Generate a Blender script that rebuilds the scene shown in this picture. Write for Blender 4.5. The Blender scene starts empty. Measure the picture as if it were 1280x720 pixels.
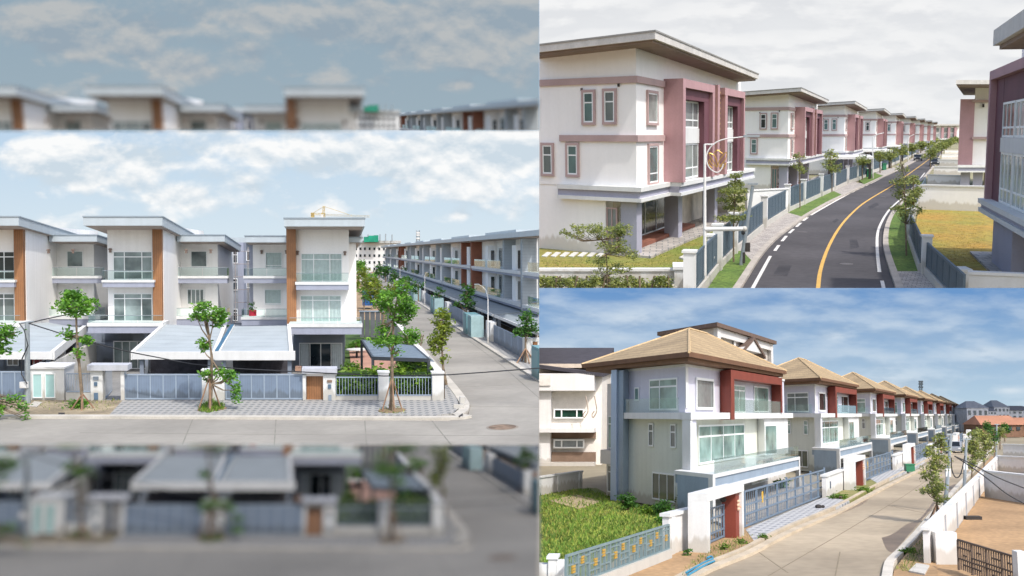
import bpy, bmesh, math, random
import numpy as np
from mathutils import Vector, Matrix

random.seed(7)
rng = np.random.default_rng(7)
D = bpy.data
SC = bpy.context.scene
COL = SC.collection

# ------------------------------------------------------------------ camera
F, U0, V0 = 1200.0, 830.0, 340.0            # focal length and principal point of the lens, in photo pixels
cam_data = D.cameras.new('camera')
cam_data.sensor_width = 36.0
cam_data.lens = 36.0 * F / 1280.0
cam_data.shift_x = (640.0 - U0) / 1280.0
cam_data.shift_y = (V0 - 360.0) / 1280.0
cam_data.clip_start = 0.1
cam_data.clip_end = 100000.0
cam_data.dof.use_dof = True
cam_data.dof.focus_distance = 60.0
cam_data.dof.aperture_fstop = 1.6
cam = D.objects.new('camera', cam_data)
cam.rotation_euler = (math.pi / 2, 0, 0)
COL.objects.link(cam)
SC.camera = cam

# ------------------------------------------------------------------ sky light, sun, exposure
SUN_AZ, SUN_EL = 142.0, 49.0                # azimuth clockwise from +Y (the view direction), elevation
world = D.worlds.new('World')
SC.world = world
world.use_nodes = True
wn = world.node_tree.nodes
sky = wn.new('ShaderNodeTexSky')
sky.sky_type = 'NISHITA'
sky.sun_disc = False
sky.sun_elevation = math.radians(SUN_EL)
sky.sun_rotation = math.radians(SUN_AZ)
sky.air_density = 1.0
sky.dust_density = 3.0
sky.ozone_density = 1.0
world.node_tree.links.new(sky.outputs[0], wn['Background'].inputs[0])
wn['Background'].inputs[1].default_value = 0.15
# below the horizon the world glows in ground colour, added as fill light
wl = world.node_tree.links
w_tc = wn.new('ShaderNodeTexCoord'); w_sp = wn.new('ShaderNodeSeparateXYZ'); w_mr = wn.new('ShaderNodeMapRange')
w_mr.inputs[1].default_value = -0.03; w_mr.inputs[2].default_value = 0.01
w_bg = wn.new('ShaderNodeBackground'); w_bg.inputs[0].default_value = (0.40, 0.37, 0.33, 1); w_bg.inputs[1].default_value = 0.75
w_mx = wn.new('ShaderNodeMixShader')
wl.new(w_tc.outputs['Generated'], w_sp.inputs[0]); wl.new(w_sp.outputs[2], w_mr.inputs[0]); wl.new(w_mr.outputs[0], w_mx.inputs[0])
wl.new(w_bg.outputs[0], w_mx.inputs[1]); wl.new(wn['Background'].outputs[0], w_mx.inputs[2])
wl.new(w_mx.outputs[0], wn['World Output'].inputs[0])
sun_data = D.lights.new('sun', 'SUN')
sun_data.energy = 2.0
sun_data.angle = math.radians(1.5)
sun_data.color = (1.0, 0.97, 0.94)
sun = D.objects.new('sun', sun_data)
az, el = math.radians(SUN_AZ), math.radians(SUN_EL)
sdir = Vector((math.sin(az) * math.cos(el), math.cos(az) * math.cos(el), math.sin(el)))
sun.rotation_euler = sdir.to_track_quat('Z', 'Y').to_euler()
COL.objects.link(sun)
SC.view_settings.view_transform = 'Standard'
SC.view_settings.look = 'None'
SC.view_settings.exposure = 0.80
SC.view_settings.gamma = 1.0
SC.cycles.max_bounces = 6
SC.cycles.transparent_max_bounces = 12
SC.cycles.caustics_reflective = False
SC.cycles.caustics_refractive = False

# ------------------------------------------------------------------ places
class Place:
    """One of the photographed places: its own level ground, eye height H metres, laid out about the viewpoint."""
    def __init__(s, name, horizon, H, k, clip, dim=0, voff=0):
        s.name, s.H, s.k, s.clip, s.dim, s.voff = name, H, k, clip, dim, voff
        p = math.atan((V0 - horizon) / F)
        s.R = Matrix.Rotation(p, 3, 'X')
        s.Ri = s.R.inverted()
        s.hor = horizon
        s.eul = s.R.to_euler()
    def world(s, P):
        return s.R @ ((Vector(P) - Vector((0, 0, s.H))) * s.k)
    def ray(s, u, v):
        return s.Ri @ Vector(((u - U0) / F, 1.0, (V0 - v - s.voff) / F))
    def g(s, u, v, z=0.0):                      # point at height z seen at pixel
        d = s.ray(u, v)
        t = (z - s.H) / d.z
        return Vector((d.x * t, d.y * t, z))
    def at(s, u, v, y):                         # point at depth y seen at pixel
        d = s.ray(u, v)
        t = y / d.y
        return Vector((d.x * t, y, s.H + d.z * t))
    def vp(s, u):                               # level direction towards a vanishing column
        d = Vector(((u - U0) / F, math.hypot(1.0, (V0 - s.hor) / F), 0.0))
        return d.normalized()

PL = None
PLACE_OF = {}
BASE = {}
NOFILL = set()

def use(p):
    global PL
    PL = p

class Pl:
    """A vertical plane: s runs along it, d outwards from it, z up."""
    def __init__(s, O, es, ed):
        s.O, s.es, s.ed = Vector((O[0], O[1], 0)), Vector(es), Vector(ed)
    def P(s, a, d, z):
        q = s.O + s.es * a + s.ed * d
        return (q.x, q.y, z)
    def px(s, u, v, d=0.0):
        r = PL.ray(u, v)
        o = s.O + s.ed * d
        # t*r.xy = o + a*es
        det = r.x * -s.es.y + r.y * s.es.x
        t = (o.x * -s.es.y + o.y * s.es.x) / det
        a = (r.x * o.y - r.y * o.x) / (r.y * s.es.x - r.x * s.es.y)
        return a, PL.H + r.z * t
    def rect(s, u0, v0, u1, v1, d=0.0):
        um, vm = (u0 + u1) / 2, (v0 + v1) / 2
        a0, a1 = s.px(u0, vm, d)[0], s.px(u1, vm, d)[0]
        z1, z0 = s.px(um, v0, d)[1], s.px(um, v1, d)[1]
        return min(a0, a1), max(a0, a1), min(z0, z1), max(z0, z1)
    def off(s, d):
        return Pl(s.O + s.ed * d, s.es, s.ed)

# ------------------------------------------------------------------ objects
def _xf(o, base):
    o.location = PL.world(base)
    o.rotation_euler = PL.eul
    o.scale = (PL.k, PL.k, PL.k)

def _props(o, label, cat, group, kind):
    if label: o['label'] = label
    if cat: o['category'] = cat
    if group: o['group'] = group
    if kind: o['kind'] = kind

def thing(name, label, cat, base, group=None):
    o = D.objects.new(name, None)
    o.empty_display_size = 0.2
    COL.objects.link(o)
    b = Vector((base[0], base[1], base[2] if len(base) > 2 else 0.0))
    _xf(o, b)
    BASE[o.name] = b
    PLACE_OF[o.name] = PL
    _props(o, label, cat, group, None)
    return o

class MB:
    def __init__(s):
        s.v, s.f = [], []
    def add(s, vs, fs):
        n = len(s.v)
        s.v.extend(tuple(p) for p in vs)
        s.f.extend(tuple(i + n for i in f) for f in fs)
        return s
    def hexa(s, p):
        return s.add(p, [(0, 3, 2, 1), (4, 5, 6, 7), (0, 1, 5, 4), (1, 2, 6, 5), (2, 3, 7, 6), (3, 0, 4, 7)])
    def box(s, pl, a0, a1, d0, d1, z0, z1):
        return s.hexa([pl.P(a0, d0, z0), pl.P(a1, d0, z0), pl.P(a1, d1, z0), pl.P(a0, d1, z0),
                       pl.P(a0, d0, z1), pl.P(a1, d0, z1), pl.P(a1, d1, z1), pl.P(a0, d1, z1)])
    def wb(s, x0, x1, y0, y1, z0, z1):
        return s.hexa([(x0, y0, z0), (x1, y0, z0), (x1, y1, z0), (x0, y1, z0),
                       (x0, y0, z1), (x1, y0, z1), (x1, y1, z1), (x0, y1, z1)])
    def prism(s, poly, z0, z1):
        """poly: list of points; z0/z1 numbers or lists."""
        n = len(poly)
        Z0 = z0 if isinstance(z0, (list, tuple)) else [z0] * n
        Z1 = z1 if isinstance(z1, (list, tuple)) else [z1] * n
        vs = [(p[0], p[1], a) for p, a in zip(poly, Z0)] + [(p[0], p[1], a) for p, a in zip(poly, Z1)]
        fs = [tuple(range(n - 1, -1, -1)), tuple(range(n, 2 * n))]
        fs += [(i, (i + 1) % n, n + (i + 1) % n, n + i) for i in range(n)]
        return s.add(vs, fs)
    def sheet(s, poly):
        return s.add(poly, [tuple(range(len(poly)))])
    def ribbon(s, A, B, z0, z1):
        """solid strip between two polylines"""
        n = len(A)
        for i in range(n - 1):
            s.prism([A[i], A[i + 1], B[i + 1], B[i]], z0, z1)
        return s
    def tube(s, pts, r, n=6, cap=True):
        pts = [Vector(p) for p in pts]
        rs = r if isinstance(r, (list, tuple)) else [r] * len(pts)
        rings = []
        for i, p in enumerate(pts):
            d = (pts[min(i + 1, len(pts) - 1)] - pts[max(i - 1, 0)])
            if d.length < 1e-9: d = Vector((0, 0, 1))
            d.normalize()
            x = d.cross(Vector((0, 0, 1)))
            if x.length < 0.05: x = d.cross(Vector((0, 1, 0)))
            x.normalize()
            y = d.cross(x)
            rings.append([p + (x * math.cos(2 * math.pi * j / n) + y * math.sin(2 * math.pi * j / n)) * rs[i] for j in range(n)])
        vs = [q for R in rings for q in R]
        fs = []
        for i in range(len(pts) - 1):
            for j in range(n):
                a, b = i * n + j, i * n + (j + 1) % n
                fs.append((a, b, b + n, a + n))
        if cap:
            fs.append(tuple(range(n - 1, -1, -1)))
            fs.append(tuple((len(pts) - 1) * n + j for j in range(n)))
        return s.add(vs, fs)
    def cyl(s, c, r, z0, z1, n=16):
        return s.prism([(c[0] + r * math.cos(2 * math.pi * i / n), c[1] + r * math.sin(2 * math.pi * i / n)) for i in range(n)], z0, z1)
    def ball(s, c, r, n=8, sz=1.0):
        vs, fs = [], []
        for i in range(1, n):
            t = math.pi * i / n
            for j in range(n):
                a = 2 * math.pi * j / n
                vs.append((c[0] + r * math.sin(t) * math.cos(a), c[1] + r * math.sin(t) * math.sin(a), c[2] + r * sz * math.cos(t)))
        for i in range(n - 2):
            for j in range(n):
                fs.append((i * n + j, i * n + (j + 1) % n, (i + 1) * n + (j + 1) % n, (i + 1) * n + j))
        m = len(vs)
        vs += [(c[0], c[1], c[2] + r * sz), (c[0], c[1], c[2] - r * sz)]
        for j in range(n):
            fs.append((m, (j + 1) % n, j)); fs.append((m + 1, (n - 2) * n + j, (n - 2) * n + (j + 1) % n))
        return s.add(vs, fs)
    def build(s, name, mat, parent=None, label=None, cat=None, group=None, kind=None, nofill=False, smooth=False):
        me = D.meshes.new(name)
        if parent is not None:
            b = BASE[parent.name]
        else:
            a = np.array(s.v)
            b = Vector((float(a[:, 0].mean()), float(a[:, 1].mean()), float(a[:, 2].min())))
        a = np.asarray(s.v, dtype=float) - np.array(b)
        me.from_pydata(a.tolist(), [], s.f)
        me.materials.append(mat)
        if smooth:
            me.polygons.foreach_set('use_smooth', [True] * len(me.polygons))
        o = D.objects.new(name, me)
        COL.objects.link(o)
        if parent is not None:
            o.parent = parent
        else:
            _xf(o, b)
        BASE[o.name] = b
        PLACE_OF[o.name] = PL
        if nofill: NOFILL.add(me.name)
        _props(o, label, cat, group, kind)
        return o

def dup(o, delta, label=None, parent=None, rot=0.0):
    c = o.copy()
    COL.objects.link(c)
    PLACE_OF[c.name] = PL
    if parent is None:
        b = BASE[o.name] + Vector(delta)
        c.location = PL.world(b)
        c.rotation_euler = (PL.R @ Matrix.Rotation(rot, 3, 'Z')).to_euler()
        BASE[c.name] = b
        if label: c['label'] = label
    else:
        c.parent = parent
        BASE[c.name] = BASE[parent.name]
    for ch in o.children:
        dup(ch, delta, None, c)
    return c

# ------------------------------------------------------------------ materials
def lin(h):
    h = h.lstrip('#')
    c = [int(h[i:i + 2], 16) / 255 for i in (0, 2, 4)]
    return tuple((x / 12.92 if x <= 0.04045 else ((x + 0.055) / 1.055) ** 2.4) for x in c)

MATS = {}
DIMF = 0.50
def _dimc(c):  # strip copies are dimmed by darkening every material colour, not by light
    if not (PL and PL.dim): return c
    g = 0.2126 * c[0] + 0.7152 * c[1] + 0.0722 * c[2]
    return tuple(PL.dim * (0.93 * x + 0.07 * g * t) for x, t in zip(c, (0.95, 1.0, 1.08)))

def _ramp(nt, fac, stops):
    r = nt.nodes.new('ShaderNodeValToRGB')
    el = r.color_ramp.elements
    while len(el) < len(stops): el.new(0.5)
    for e, (p, c) in zip(el, stops):
        e.position = p
        e.color = (*c, 1) if len(c) == 3 else c
    nt.links.new(fac, r.inputs[0])
    return r.outputs[0]

def mat(name, col, rough=0.8, vary=0.10, scale=1.2, fine=0.06, bump=0.15, metal=0.0, spec=0.5, streak=0.0, kind=None, col2=None, **kw):
    key = (name, PL.dim if PL else 0)
    if key in MATS: return MATS[key]
    c = lin(col) if isinstance(col, str) else col
    c = _dimc(c)
    m = D.materials.new(name)
    MATS[key] = m
    m.use_nodes = True
    nt = m.node_tree
    N, L = nt.nodes, nt.links
    b = N['Principled BSDF']
    b.inputs['Roughness'].default_value = rough
    b.inputs['Metallic'].default_value = metal
    b.inputs['Specular IOR Level'].default_value = spec
    tc = N.new('ShaderNodeTexCoord')
    oi = N.new('ShaderNodeObjectInfo')
    va = N.new('ShaderNodeVectorMath'); va.operation = 'ADD'
    L.new(tc.outputs['Object'], va.inputs[0])
    ml = N.new('ShaderNodeMath'); ml.operation = 'MULTIPLY'; ml.inputs[1].default_value = 37.0
    L.new(oi.outputs['Random'], ml.inputs[0]); L.new(ml.outputs[0], va.inputs[1])
    vec = va.outputs[0] if kind is None else tc.outputs['Object']
    n1 = N.new('ShaderNodeTexNoise'); n1.inputs['Scale'].default_value = scale; n1.inputs['Detail'].default_value = 5
    n2 = N.new('ShaderNodeTexNoise'); n2.inputs['Scale'].default_value = scale * 14; n2.inputs['Detail'].default_value = 3
    L.new(vec, n1.inputs['Vector']); L.new(vec, n2.inputs['Vector'])
    c2 = _dimc(lin(col2)) if col2 else None
    lo = c2 if c2 else tuple(max(0, x * (1 - vary * 1.6)) for x in c)
    hi = c if c2 else tuple(min(1, x * (1 + vary)) for x in c)
    base = _ramp(nt, n1.outputs[0], [(0.32, lo), (0.68, hi)])
    mx = N.new('ShaderNodeMix'); mx.data_type = 'RGBA'; mx.blend_type = 'MULTIPLY'
    mx.inputs[0].default_value = 1.0
    fr = _ramp(nt, n2.outputs[0], [(0.3, (1 - fine * 2.5,) * 3), (0.7, (1 + 0 * fine,) * 3)])
    L.new(base, mx.inputs[6]); L.new(fr, mx.inputs[7])
    out = mx.outputs[2]
    if streak:
        mp = N.new('ShaderNodeMapping'); mp.inputs['Scale'].default_value = (2.2, 2.2, 0.12)
        L.new(vec, mp.inputs[0])
        n3 = N.new('ShaderNodeTexNoise'); n3.inputs['Scale'].default_value = 1.3; n3.inputs['Detail'].default_value = 6
        L.new(mp.outputs[0], n3.inputs['Vector'])
        sr = _ramp(nt, n3.outputs[0], [(0.30, (1 - streak, 1 - streak, 1 - streak * 1.1)), (0.56, (1, 1, 1))])
        m2 = N.new('ShaderNodeMix'); m2.data_type = 'RGBA'; m2.blend_type = 'MULTIPLY'; m2.inputs[0].default_value = 1.0
        L.new(out, m2.inputs[6]); L.new(sr, m2.inputs[7])
        out = m2.outputs[2]
        # splash dirt along the foot of the wall, ragged by noise
        sz = N.new('ShaderNodeSeparateXYZ'); L.new(tc.outputs['Object'], sz.inputs[0])
        ns = N.new('ShaderNodeMath'); ns.operation = 'MULTIPLY_ADD'; ns.inputs[1].default_value = -1.1; L.new(n3.outputs[0], ns.inputs[0]); L.new(sz.outputs[2], ns.inputs[2])
        dr = _ramp(nt, ns.outputs[0], [(0.0, (0.74, 0.71, 0.66)), (0.22, (1, 1, 1))])
        m5 = N.new('ShaderNodeMix'); m5.data_type = 'RGBA'; m5.blend_type = 'MULTIPLY'; m5.inputs[0].default_value = 1.0
        L.new(out, m5.inputs[6]); L.new(dr, m5.inputs[7])
        out = m5.outputs[2]
    if kind == 'pavers':                     # brick laid footpath, joints and mixed greys
        br = N.new('ShaderNodeTexBrick')
        mp = N.new('ShaderNodeMapping'); mp.inputs['Rotation'].default_value = (0, 0, kw.get('rot', 0.0))
        mp.inputs['Scale'].default_value = kw.get('bs', (1, 1, 1))
        L.new(tc.outputs['Object'], mp.inputs[0]); L.new(mp.outputs[0], br.inputs['Vector'])
        br.inputs['Color1'].default_value = (*c, 1)
        br.inputs['Color2'].default_value = (*_dimc(lin(kw['dark'])), 1)
        br.inputs['Mortar'].default_value = (*_dimc(lin(kw.get('mortar', '#6f7478'))), 1)
        br.inputs['Scale'].default_value = kw.get('bscale', 2.0)
        br.inputs['Mortar Size'].default_value = 0.02
        br.inputs['Bias'].default_value = kw.get('bias', -0.2)
        br.inputs['Brick Width'].default_value = 0.5; br.inputs['Row Height'].default_value = 0.5
        src = br.outputs[0]
        if 'cell' in kw:                      # laid pattern: dark pavers in every second course, stepped sideways
            br.inputs['Color2'].default_value = (*(x * .88 for x in c), 1)
            s3 = N.new('ShaderNodeSeparateXYZ')
            L.new(mp.outputs[0], s3.inputs[0])
            def mm(op, x, y):
                q = N.new('ShaderNodeMath'); q.operation = op
                for i, s_ in enumerate((x, y)):
                    if isinstance(s_, (int, float)): q.inputs[i].default_value = s_
                    else: L.new(s_, q.inputs[i])
                return q.outputs[0]
            ci = mm('FLOOR', mm('DIVIDE', s3.outputs[0], kw['cell'][0]), 0); cj = mm('FLOOR', mm('DIVIDE', s3.outputs[1], kw['cell'][1]), 0)
            e = mm('LESS_THAN', mm('FLOORED_MODULO', cj, 2), .5)
            g = mm('LESS_THAN', mm('FLOORED_MODULO', mm('ADD', ci, mm('FLOOR', mm('DIVIDE', cj, 2), 0)), kw.get('period', 2)), .9)
            mk = N.new('ShaderNodeMix'); mk.data_type = 'RGBA'
            L.new(mm('MULTIPLY', e, g), mk.inputs[0]); L.new(src, mk.inputs[6]); mk.inputs[7].default_value = (*_dimc(lin(kw['dark'])), 1)
            src = mk.outputs[2]
        m3 = N.new('ShaderNodeMix'); m3.data_type = 'RGBA'; m3.blend_type = 'MULTIPLY'; m3.inputs[0].default_value = 1.0
        L.new(src, m3.inputs[6]); L.new(fr, m3.inputs[7])
        out = m3.outputs[2]
    if kind == 'wood':
        wv = N.new('ShaderNodeTexWave'); wv.bands_direction = 'X'
        wv.inputs['Scale'].default_value = kw.get('wscale', 2.2); wv.inputs['Distortion'].default_value = 1.5; wv.inputs['Detail'].default_value = 3
        L.new(tc.outputs['Object'], wv.inputs['Vector'])
        wr = _ramp(nt, wv.outputs[1], [(0.0, (0.72,) * 3), (0.35, (1,) * 3)])
        m3 = N.new('ShaderNodeMix'); m3.data_type = 'RGBA'; m3.blend_type = 'MULTIPLY'; m3.inputs[0].default_value = 1.0
        L.new(out, m3.inputs[6]); L.new(wr, m3.inputs[7])
        out = m3.outputs[2]
    if kind == 'grooves':                    # standing seams or roof battens across one axis
        sp = N.new('ShaderNodeSeparateXYZ'); L.new(tc.outputs['Object'], sp.inputs[0])
        mm = N.new('ShaderNodeMath'); mm.operation = 'MULTIPLY'; mm.inputs[1].default_value = kw.get('gs', 8.0)
        L.new(sp.outputs[kw.get('axis', 0)], mm.inputs[0])
        fc = N.new('ShaderNodeMath'); fc.operation = 'FRACT'; L.new(mm.outputs[0], fc.inputs[0])
        gr = _ramp(nt, fc.outputs[0], [(0.0, (kw.get('gc', 0.72),) * 3), (kw.get('gw', 0.16), (1,) * 3)])
        m3 = N.new('ShaderNodeMix'); m3.data_type = 'RGBA'; m3.blend_type = 'MULTIPLY'; m3.inputs[0].default_value = 1.0
        L.new(out, m3.inputs[6]); L.new(gr, m3.inputs[7])
        out = m3.outputs[2]
    if kind == 'leaf':
        ge = N.new('ShaderNodeNewGeometry')
        lr = _ramp(nt, ge.outputs['Random Per Island'], [(0.0, (0.6, 0.62, 0.6)), (0.5, (1, 1, 1)), (1.0, (1.7, 1.5, 0.95))])
        m3 = N.new('ShaderNodeMix'); m3.data_type = 'RGBA'; m3.blend_type = 'MULTIPLY'; m3.inputs[0].default_value = 1.0
        L.new(out, m3.inputs[6]); L.new(lr, m3.inputs[7])
        out = m3.outputs[2]
        tr = N.new('ShaderNodeBsdfTranslucent'); L.new(out, tr.inputs[0])
        ms = N.new('ShaderNodeMixShader'); ms.inputs[0].default_value = 0.42
        L.new(b.outputs[0], ms.inputs[1]); L.new(tr.outputs[0], ms.inputs[2])
        L.new(ms.outputs[0], N['Material Output'].inputs[0])
    if kind == 'clear':                      # thin glass one can see through
        tr = N.new('ShaderNodeBsdfTransparent')
        tr.inputs[0].default_value = (*kw.get('tint', (0.91, 0.965, 0.955)), 1)
        gl = N.new('ShaderNodeBsdfGlossy'); gl.inputs['Roughness'].default_value = 0.04
        gl.inputs[0].default_value = (*c, 1)
        lw = N.new('ShaderNodeLayerWeight'); lw.inputs[0].default_value = 0.5
        pw = N.new('ShaderNodeMath'); pw.operation = 'POWER'; pw.inputs[1].default_value = 4.0
        L.new(lw.outputs['Facing'], pw.inputs[0])
        ad = N.new('ShaderNodeMath'); ad.operation = 'ADD'; ad.inputs[1].default_value = kw.get('refl', 0.03)
        ad.use_clamp = True
        L.new(pw.outputs[0], ad.inputs[0])
        ms = N.new('ShaderNodeMixShader')
        L.new(ad.outputs[0], ms.inputs[0]); L.new(tr.outputs[0], ms.inputs[1]); L.new(gl.outputs[0], ms.inputs[2])
        L.new(ms.outputs[0], N['Material Output'].inputs[0])
        return m
    L.new(out, b.inputs['Base Color'])
    if bump:
        bp = N.new('ShaderNodeBump'); bp.inputs['Strength'].default_value = bump; bp.inputs['Distance'].default_value = 0.02
        L.new(n2.outputs[0], bp.inputs['Height']); L.new(bp.outputs[0], b.inputs['Normal'])
    return m

def m_white(): return mat('white_render', '#efeeeb', 0.85, 0.015, 0.5, 0.015, 0.1, streak=0.06)
def m_cream(): return mat('cream_render', '#eae3d4', 0.85, 0.03, 0.5, 0.02, 0.1, streak=0.08)
def m_trim(): return mat('white_trim', '#d6d7d5', 0.7, 0.03, 1, 0.02, 0.05, spec=.3, streak=0.06)
def m_frame(): return mat('white_window_frame', '#e8ebea', 0.45, 0.02, 1, 0.01, 0)
def m_lilac(): return mat('lilac_grey_paint', '#9a9fae', 0.8, 0.04, 0.8, 0.03, 0.1, streak=0.08)
def m_greyw(): return mat('slate_grey_paint', '#7f8894', 0.8, 0.05, 0.8, 0.03, 0.1, streak=0.1)
def m_glass(): return mat('teal_window_glass', '#93a3a2', 0.08, 0.35, 0.55, 0.0, 0, spec=0.8, col2='#3d4a4c')
def m_dglass(): return mat('dark_window_glass', '#26333a', 0.06, 0.4, 0.8, 0.0, 0, spec=0.8)
def m_clear(): return mat('clear_balcony_glass', (0.75, 0.85, 0.85), kind='clear')
def m_soil(): return mat('bare_soil', '#a58c6d', 0.95, 0.2, 0.35, 0.12, 0.6)
def m_steel(): return mat('galvanised_steel', '#9aa3a8', 0.5, 0.06, 2, 0.03, 0, metal=0.4)
def m_dark(): return mat('dark_shadowed_room', '#3b3735', 0.9, 0.2, 1.5, 0.1, 0.2)  # even dark grey-brown for lamps, drains and other small parts
def m_bark(): return mat('tree_bark', '#8a7a66', 0.95, 0.25, 5, 0.2, 0.6)

# ------------------------------------------------------------------ shared builders
def win(par, pl, r, d=0.0, cols=(), rows=(), fm=None, gm=None, fw=0.07, th=0.10, name='window', curtain=None, label=None, surround=None, sw=0.12):
    """window part (frame mesh) with pane sub-parts; r = (s0, s1, z0, z1)"""
    a0, a1, z0, z1 = r
    fm = fm or m_frame(); gm = gm or m_glass()
    m = MB()
    xs = [a0 + fw] + [a0 + (a1 - a0) * c for c in cols] + [a1 - fw]
    zs = [z0 + fw] + [z0 + (z1 - z0) * c for c in rows] + [z1 - fw]
    m.box(pl, a0, a1, d, d + th, z0, z0 + fw); m.box(pl, a0, a1, d, d + th, z1 - fw, z1)
    m.box(pl, a0, a0 + fw, d, d + th, z0 + fw, z1 - fw); m.box(pl, a1 - fw, a1, d, d + th, z0 + fw, z1 - fw)
    hw = fw * 0.45
    for x in xs[1:-1]: m.box(pl, x - hw, x + hw, d, d + th * 0.9, z0 + fw, z1 - fw)
    for z in zs[1:-1]: m.box(pl, a0 + fw, a1 - fw, d, d + th * 0.8, z - hw, z + hw)
    w = m.build(name, fm, par, label)
    if surround:
        q = MB(); s = sw
        q.box(pl, a0 - s, a1 + s, d, d + th * 1.3, z1, z1 + s); q.box(pl, a0 - s, a1 + s, d, d + th * 1.5, z0 - s, z0)
        q.box(pl, a0 - s, a0, d, d + th * 1.3, z0, z1); q.box(pl, a1, a1 + s, d, d + th * 1.3, z0, z1)
        q.build('window_surround', surround, w)
    if curtain:
        c = MB(); n = max(8, int((a1 - a0) / 0.14))
        pts = []
        for i in range(n + 1):
            x = a0 + fw + (a1 - a0 - 2 * fw) * i / n
            pts.append((x, d + 0.008 + (0.022 if i % 2 else 0.0)))
        for (xa, da), (xb, db) in zip(pts, pts[1:]):
            c.add([pl.P(xa, da, z0 + fw), pl.P(xb, db, z0 + fw), pl.P(xb, db, z1 - fw), pl.P(xa, da, z1 - fw)], [(0, 1, 2, 3)])
        c.build('curtain', curtain, w, nofill=True)
    for i in range(len(xs) - 1):
        for j in range(len(zs) - 1):
            p = MB().box(pl, xs[i] + (hw if i else 0), xs[i + 1] - (hw if i < len(xs) - 2 else 0), d + 0.05, d + 0.06,
                         zs[j] + (hw if j else 0), zs[j + 1] - (hw if j < len(zs) - 2 else 0))
            p.build('pane', gm, w)
    return w

def leaf_cloud(blobs, n, size, flat=0.5, hollow=0.35):
    """blobs: (cx,cy,cz,rx,ry,rz,weight) -> MB of small leaf quads"""
    B = np.array(blobs, float)
    w = B[:, 6] * B[:, 3] * B[:, 5]; w /= w.sum()
    idx = rng.choice(len(B), n, p=w)
    d = rng.normal(size=(n, 3)); d /= np.linalg.norm(d, axis=1)[:, None]
    r = (hollow + (1 - hollow) * rng.random(n)) ** 0.7
    # twig clumps inside each blob
    c = B[idx, :3] + d * r[:, None] * B[idx, 3:6]
    nc = max(6, n // 26)
    cc = c[rng.integers(0, n, nc)]
    k = rng.integers(0, nc, n)
    use_c = rng.random(n) < 0.72
    c[use_c] = cc[k[use_c]] + rng.normal(size=(use_c.sum(), 3)) * size * np.array([1.5, 1.5, 1.0])
    a = rng.normal(size=(n, 3)); a[:, 2] *= flat; a /= np.linalg.norm(a, axis=1)[:, None]
    b = np.cross(a, rng.normal(size=(n, 3))); b /= np.linalg.norm(b, axis=1)[:, None]
    s = size * (0.6 + 0.8 * rng.random(n))[:, None]
    P = np.stack([c - a * s, c + b * s * 0.45, c + a * s, c - b * s * 0.45], 1).reshape(-1, 3)
    m = MB(); m.v = [tuple(x) for x in P]
    m.f = [(4 * i, 4 * i + 1, 4 * i + 2, 4 * i + 3) for i in range(n)]
    return m

LEAF = {'fresh': ('#78ad3e', '#4b8230'), 'dark': ('#548739', '#356326'), 'yellow': ('#8fa03e', '#5f7a28'), 'olive': ('#a3ae6c', '#77874c'), 'hedge': ('#7a9c38', '#4b7423')}
def m_leaf(k): return mat('leaves_' + k, LEAF[k][0], 0.55, 0.1, 1.5, 0.1, 0, kind='leaf', col2=LEAF[k][1])

def tree(label, y, trunk, blobs, n=900, leaf=3.0, kind='fresh', tr=1.6, group='street trees', name='street_tree', limbs=4, stakes=False, cat='tree'):
    """trunk: pixel path at depth y from the ground up; blobs: (u,v,ru,rv)"""
    P = [PL.at(u, v, y) for u, v in trunk]
    px = y / F
    t = thing(name, label, cat, (P[0].x, P[0].y, P[0].z), group)
    m = MB()
    nn = len(P)
    m.tube(P, [tr * px * (1 - 0.65 * i / max(1, nn - 1)) for i in range(nn)], 7)
    bl = []
    for (u, v, ru, rv) in blobs:
        c = PL.at(u, v, y)
        bl.append((c.x, c.y + random.uniform(-.4, .4) * ru * px, c.z, ru * px, ru * px * 0.9, rv * px, 1.0))
    for b in bl:
        for q in range(limbs):
            j = random.randint(max(1, nn // 2), nn - 1) if nn > 2 else 1
            s = P[j] if abs(P[j].z - b[2]) < 3 * b[5] else min(P[1:], key=lambda p: abs(p.z - b[2] + b[5] * 0.6))
            e = Vector(b[:3]) + Vector((random.uniform(-.7, .7) * b[3], random.uniform(-.7, .7) * b[4], random.uniform(-.4, .7) * b[5]))
            mid = (s + e) / 2 + Vector((0, 0, -0.12 * (e - s).length))
            m.tube([s, mid, e], [tr * px * 0.42, tr * px * 0.28, tr * px * 0.1], 5)
    m.build('trunk', m_bark(), t)
    if stakes:
        for q in range(4):
            a = math.pi / 2 * q + 0.6
            b = Vector(P[0]) + Vector((math.cos(a) * 13 * px, math.sin(a) * 13 * px * 1.3, 0))
            e = PL.at(trunk[0][0], trunk[0][1] - stakes, y)
            MB().tube([b, e], 0.9 * px, 5).build('stake', mat('weathered_stake', '#8b6f58', 0.9, 0.2, 3), t)
    leaf_cloud(bl, int(n * 1.35), leaf * px * 0.53).build('crown', m_leaf(kind), t, nofill=True)
    return t

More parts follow.
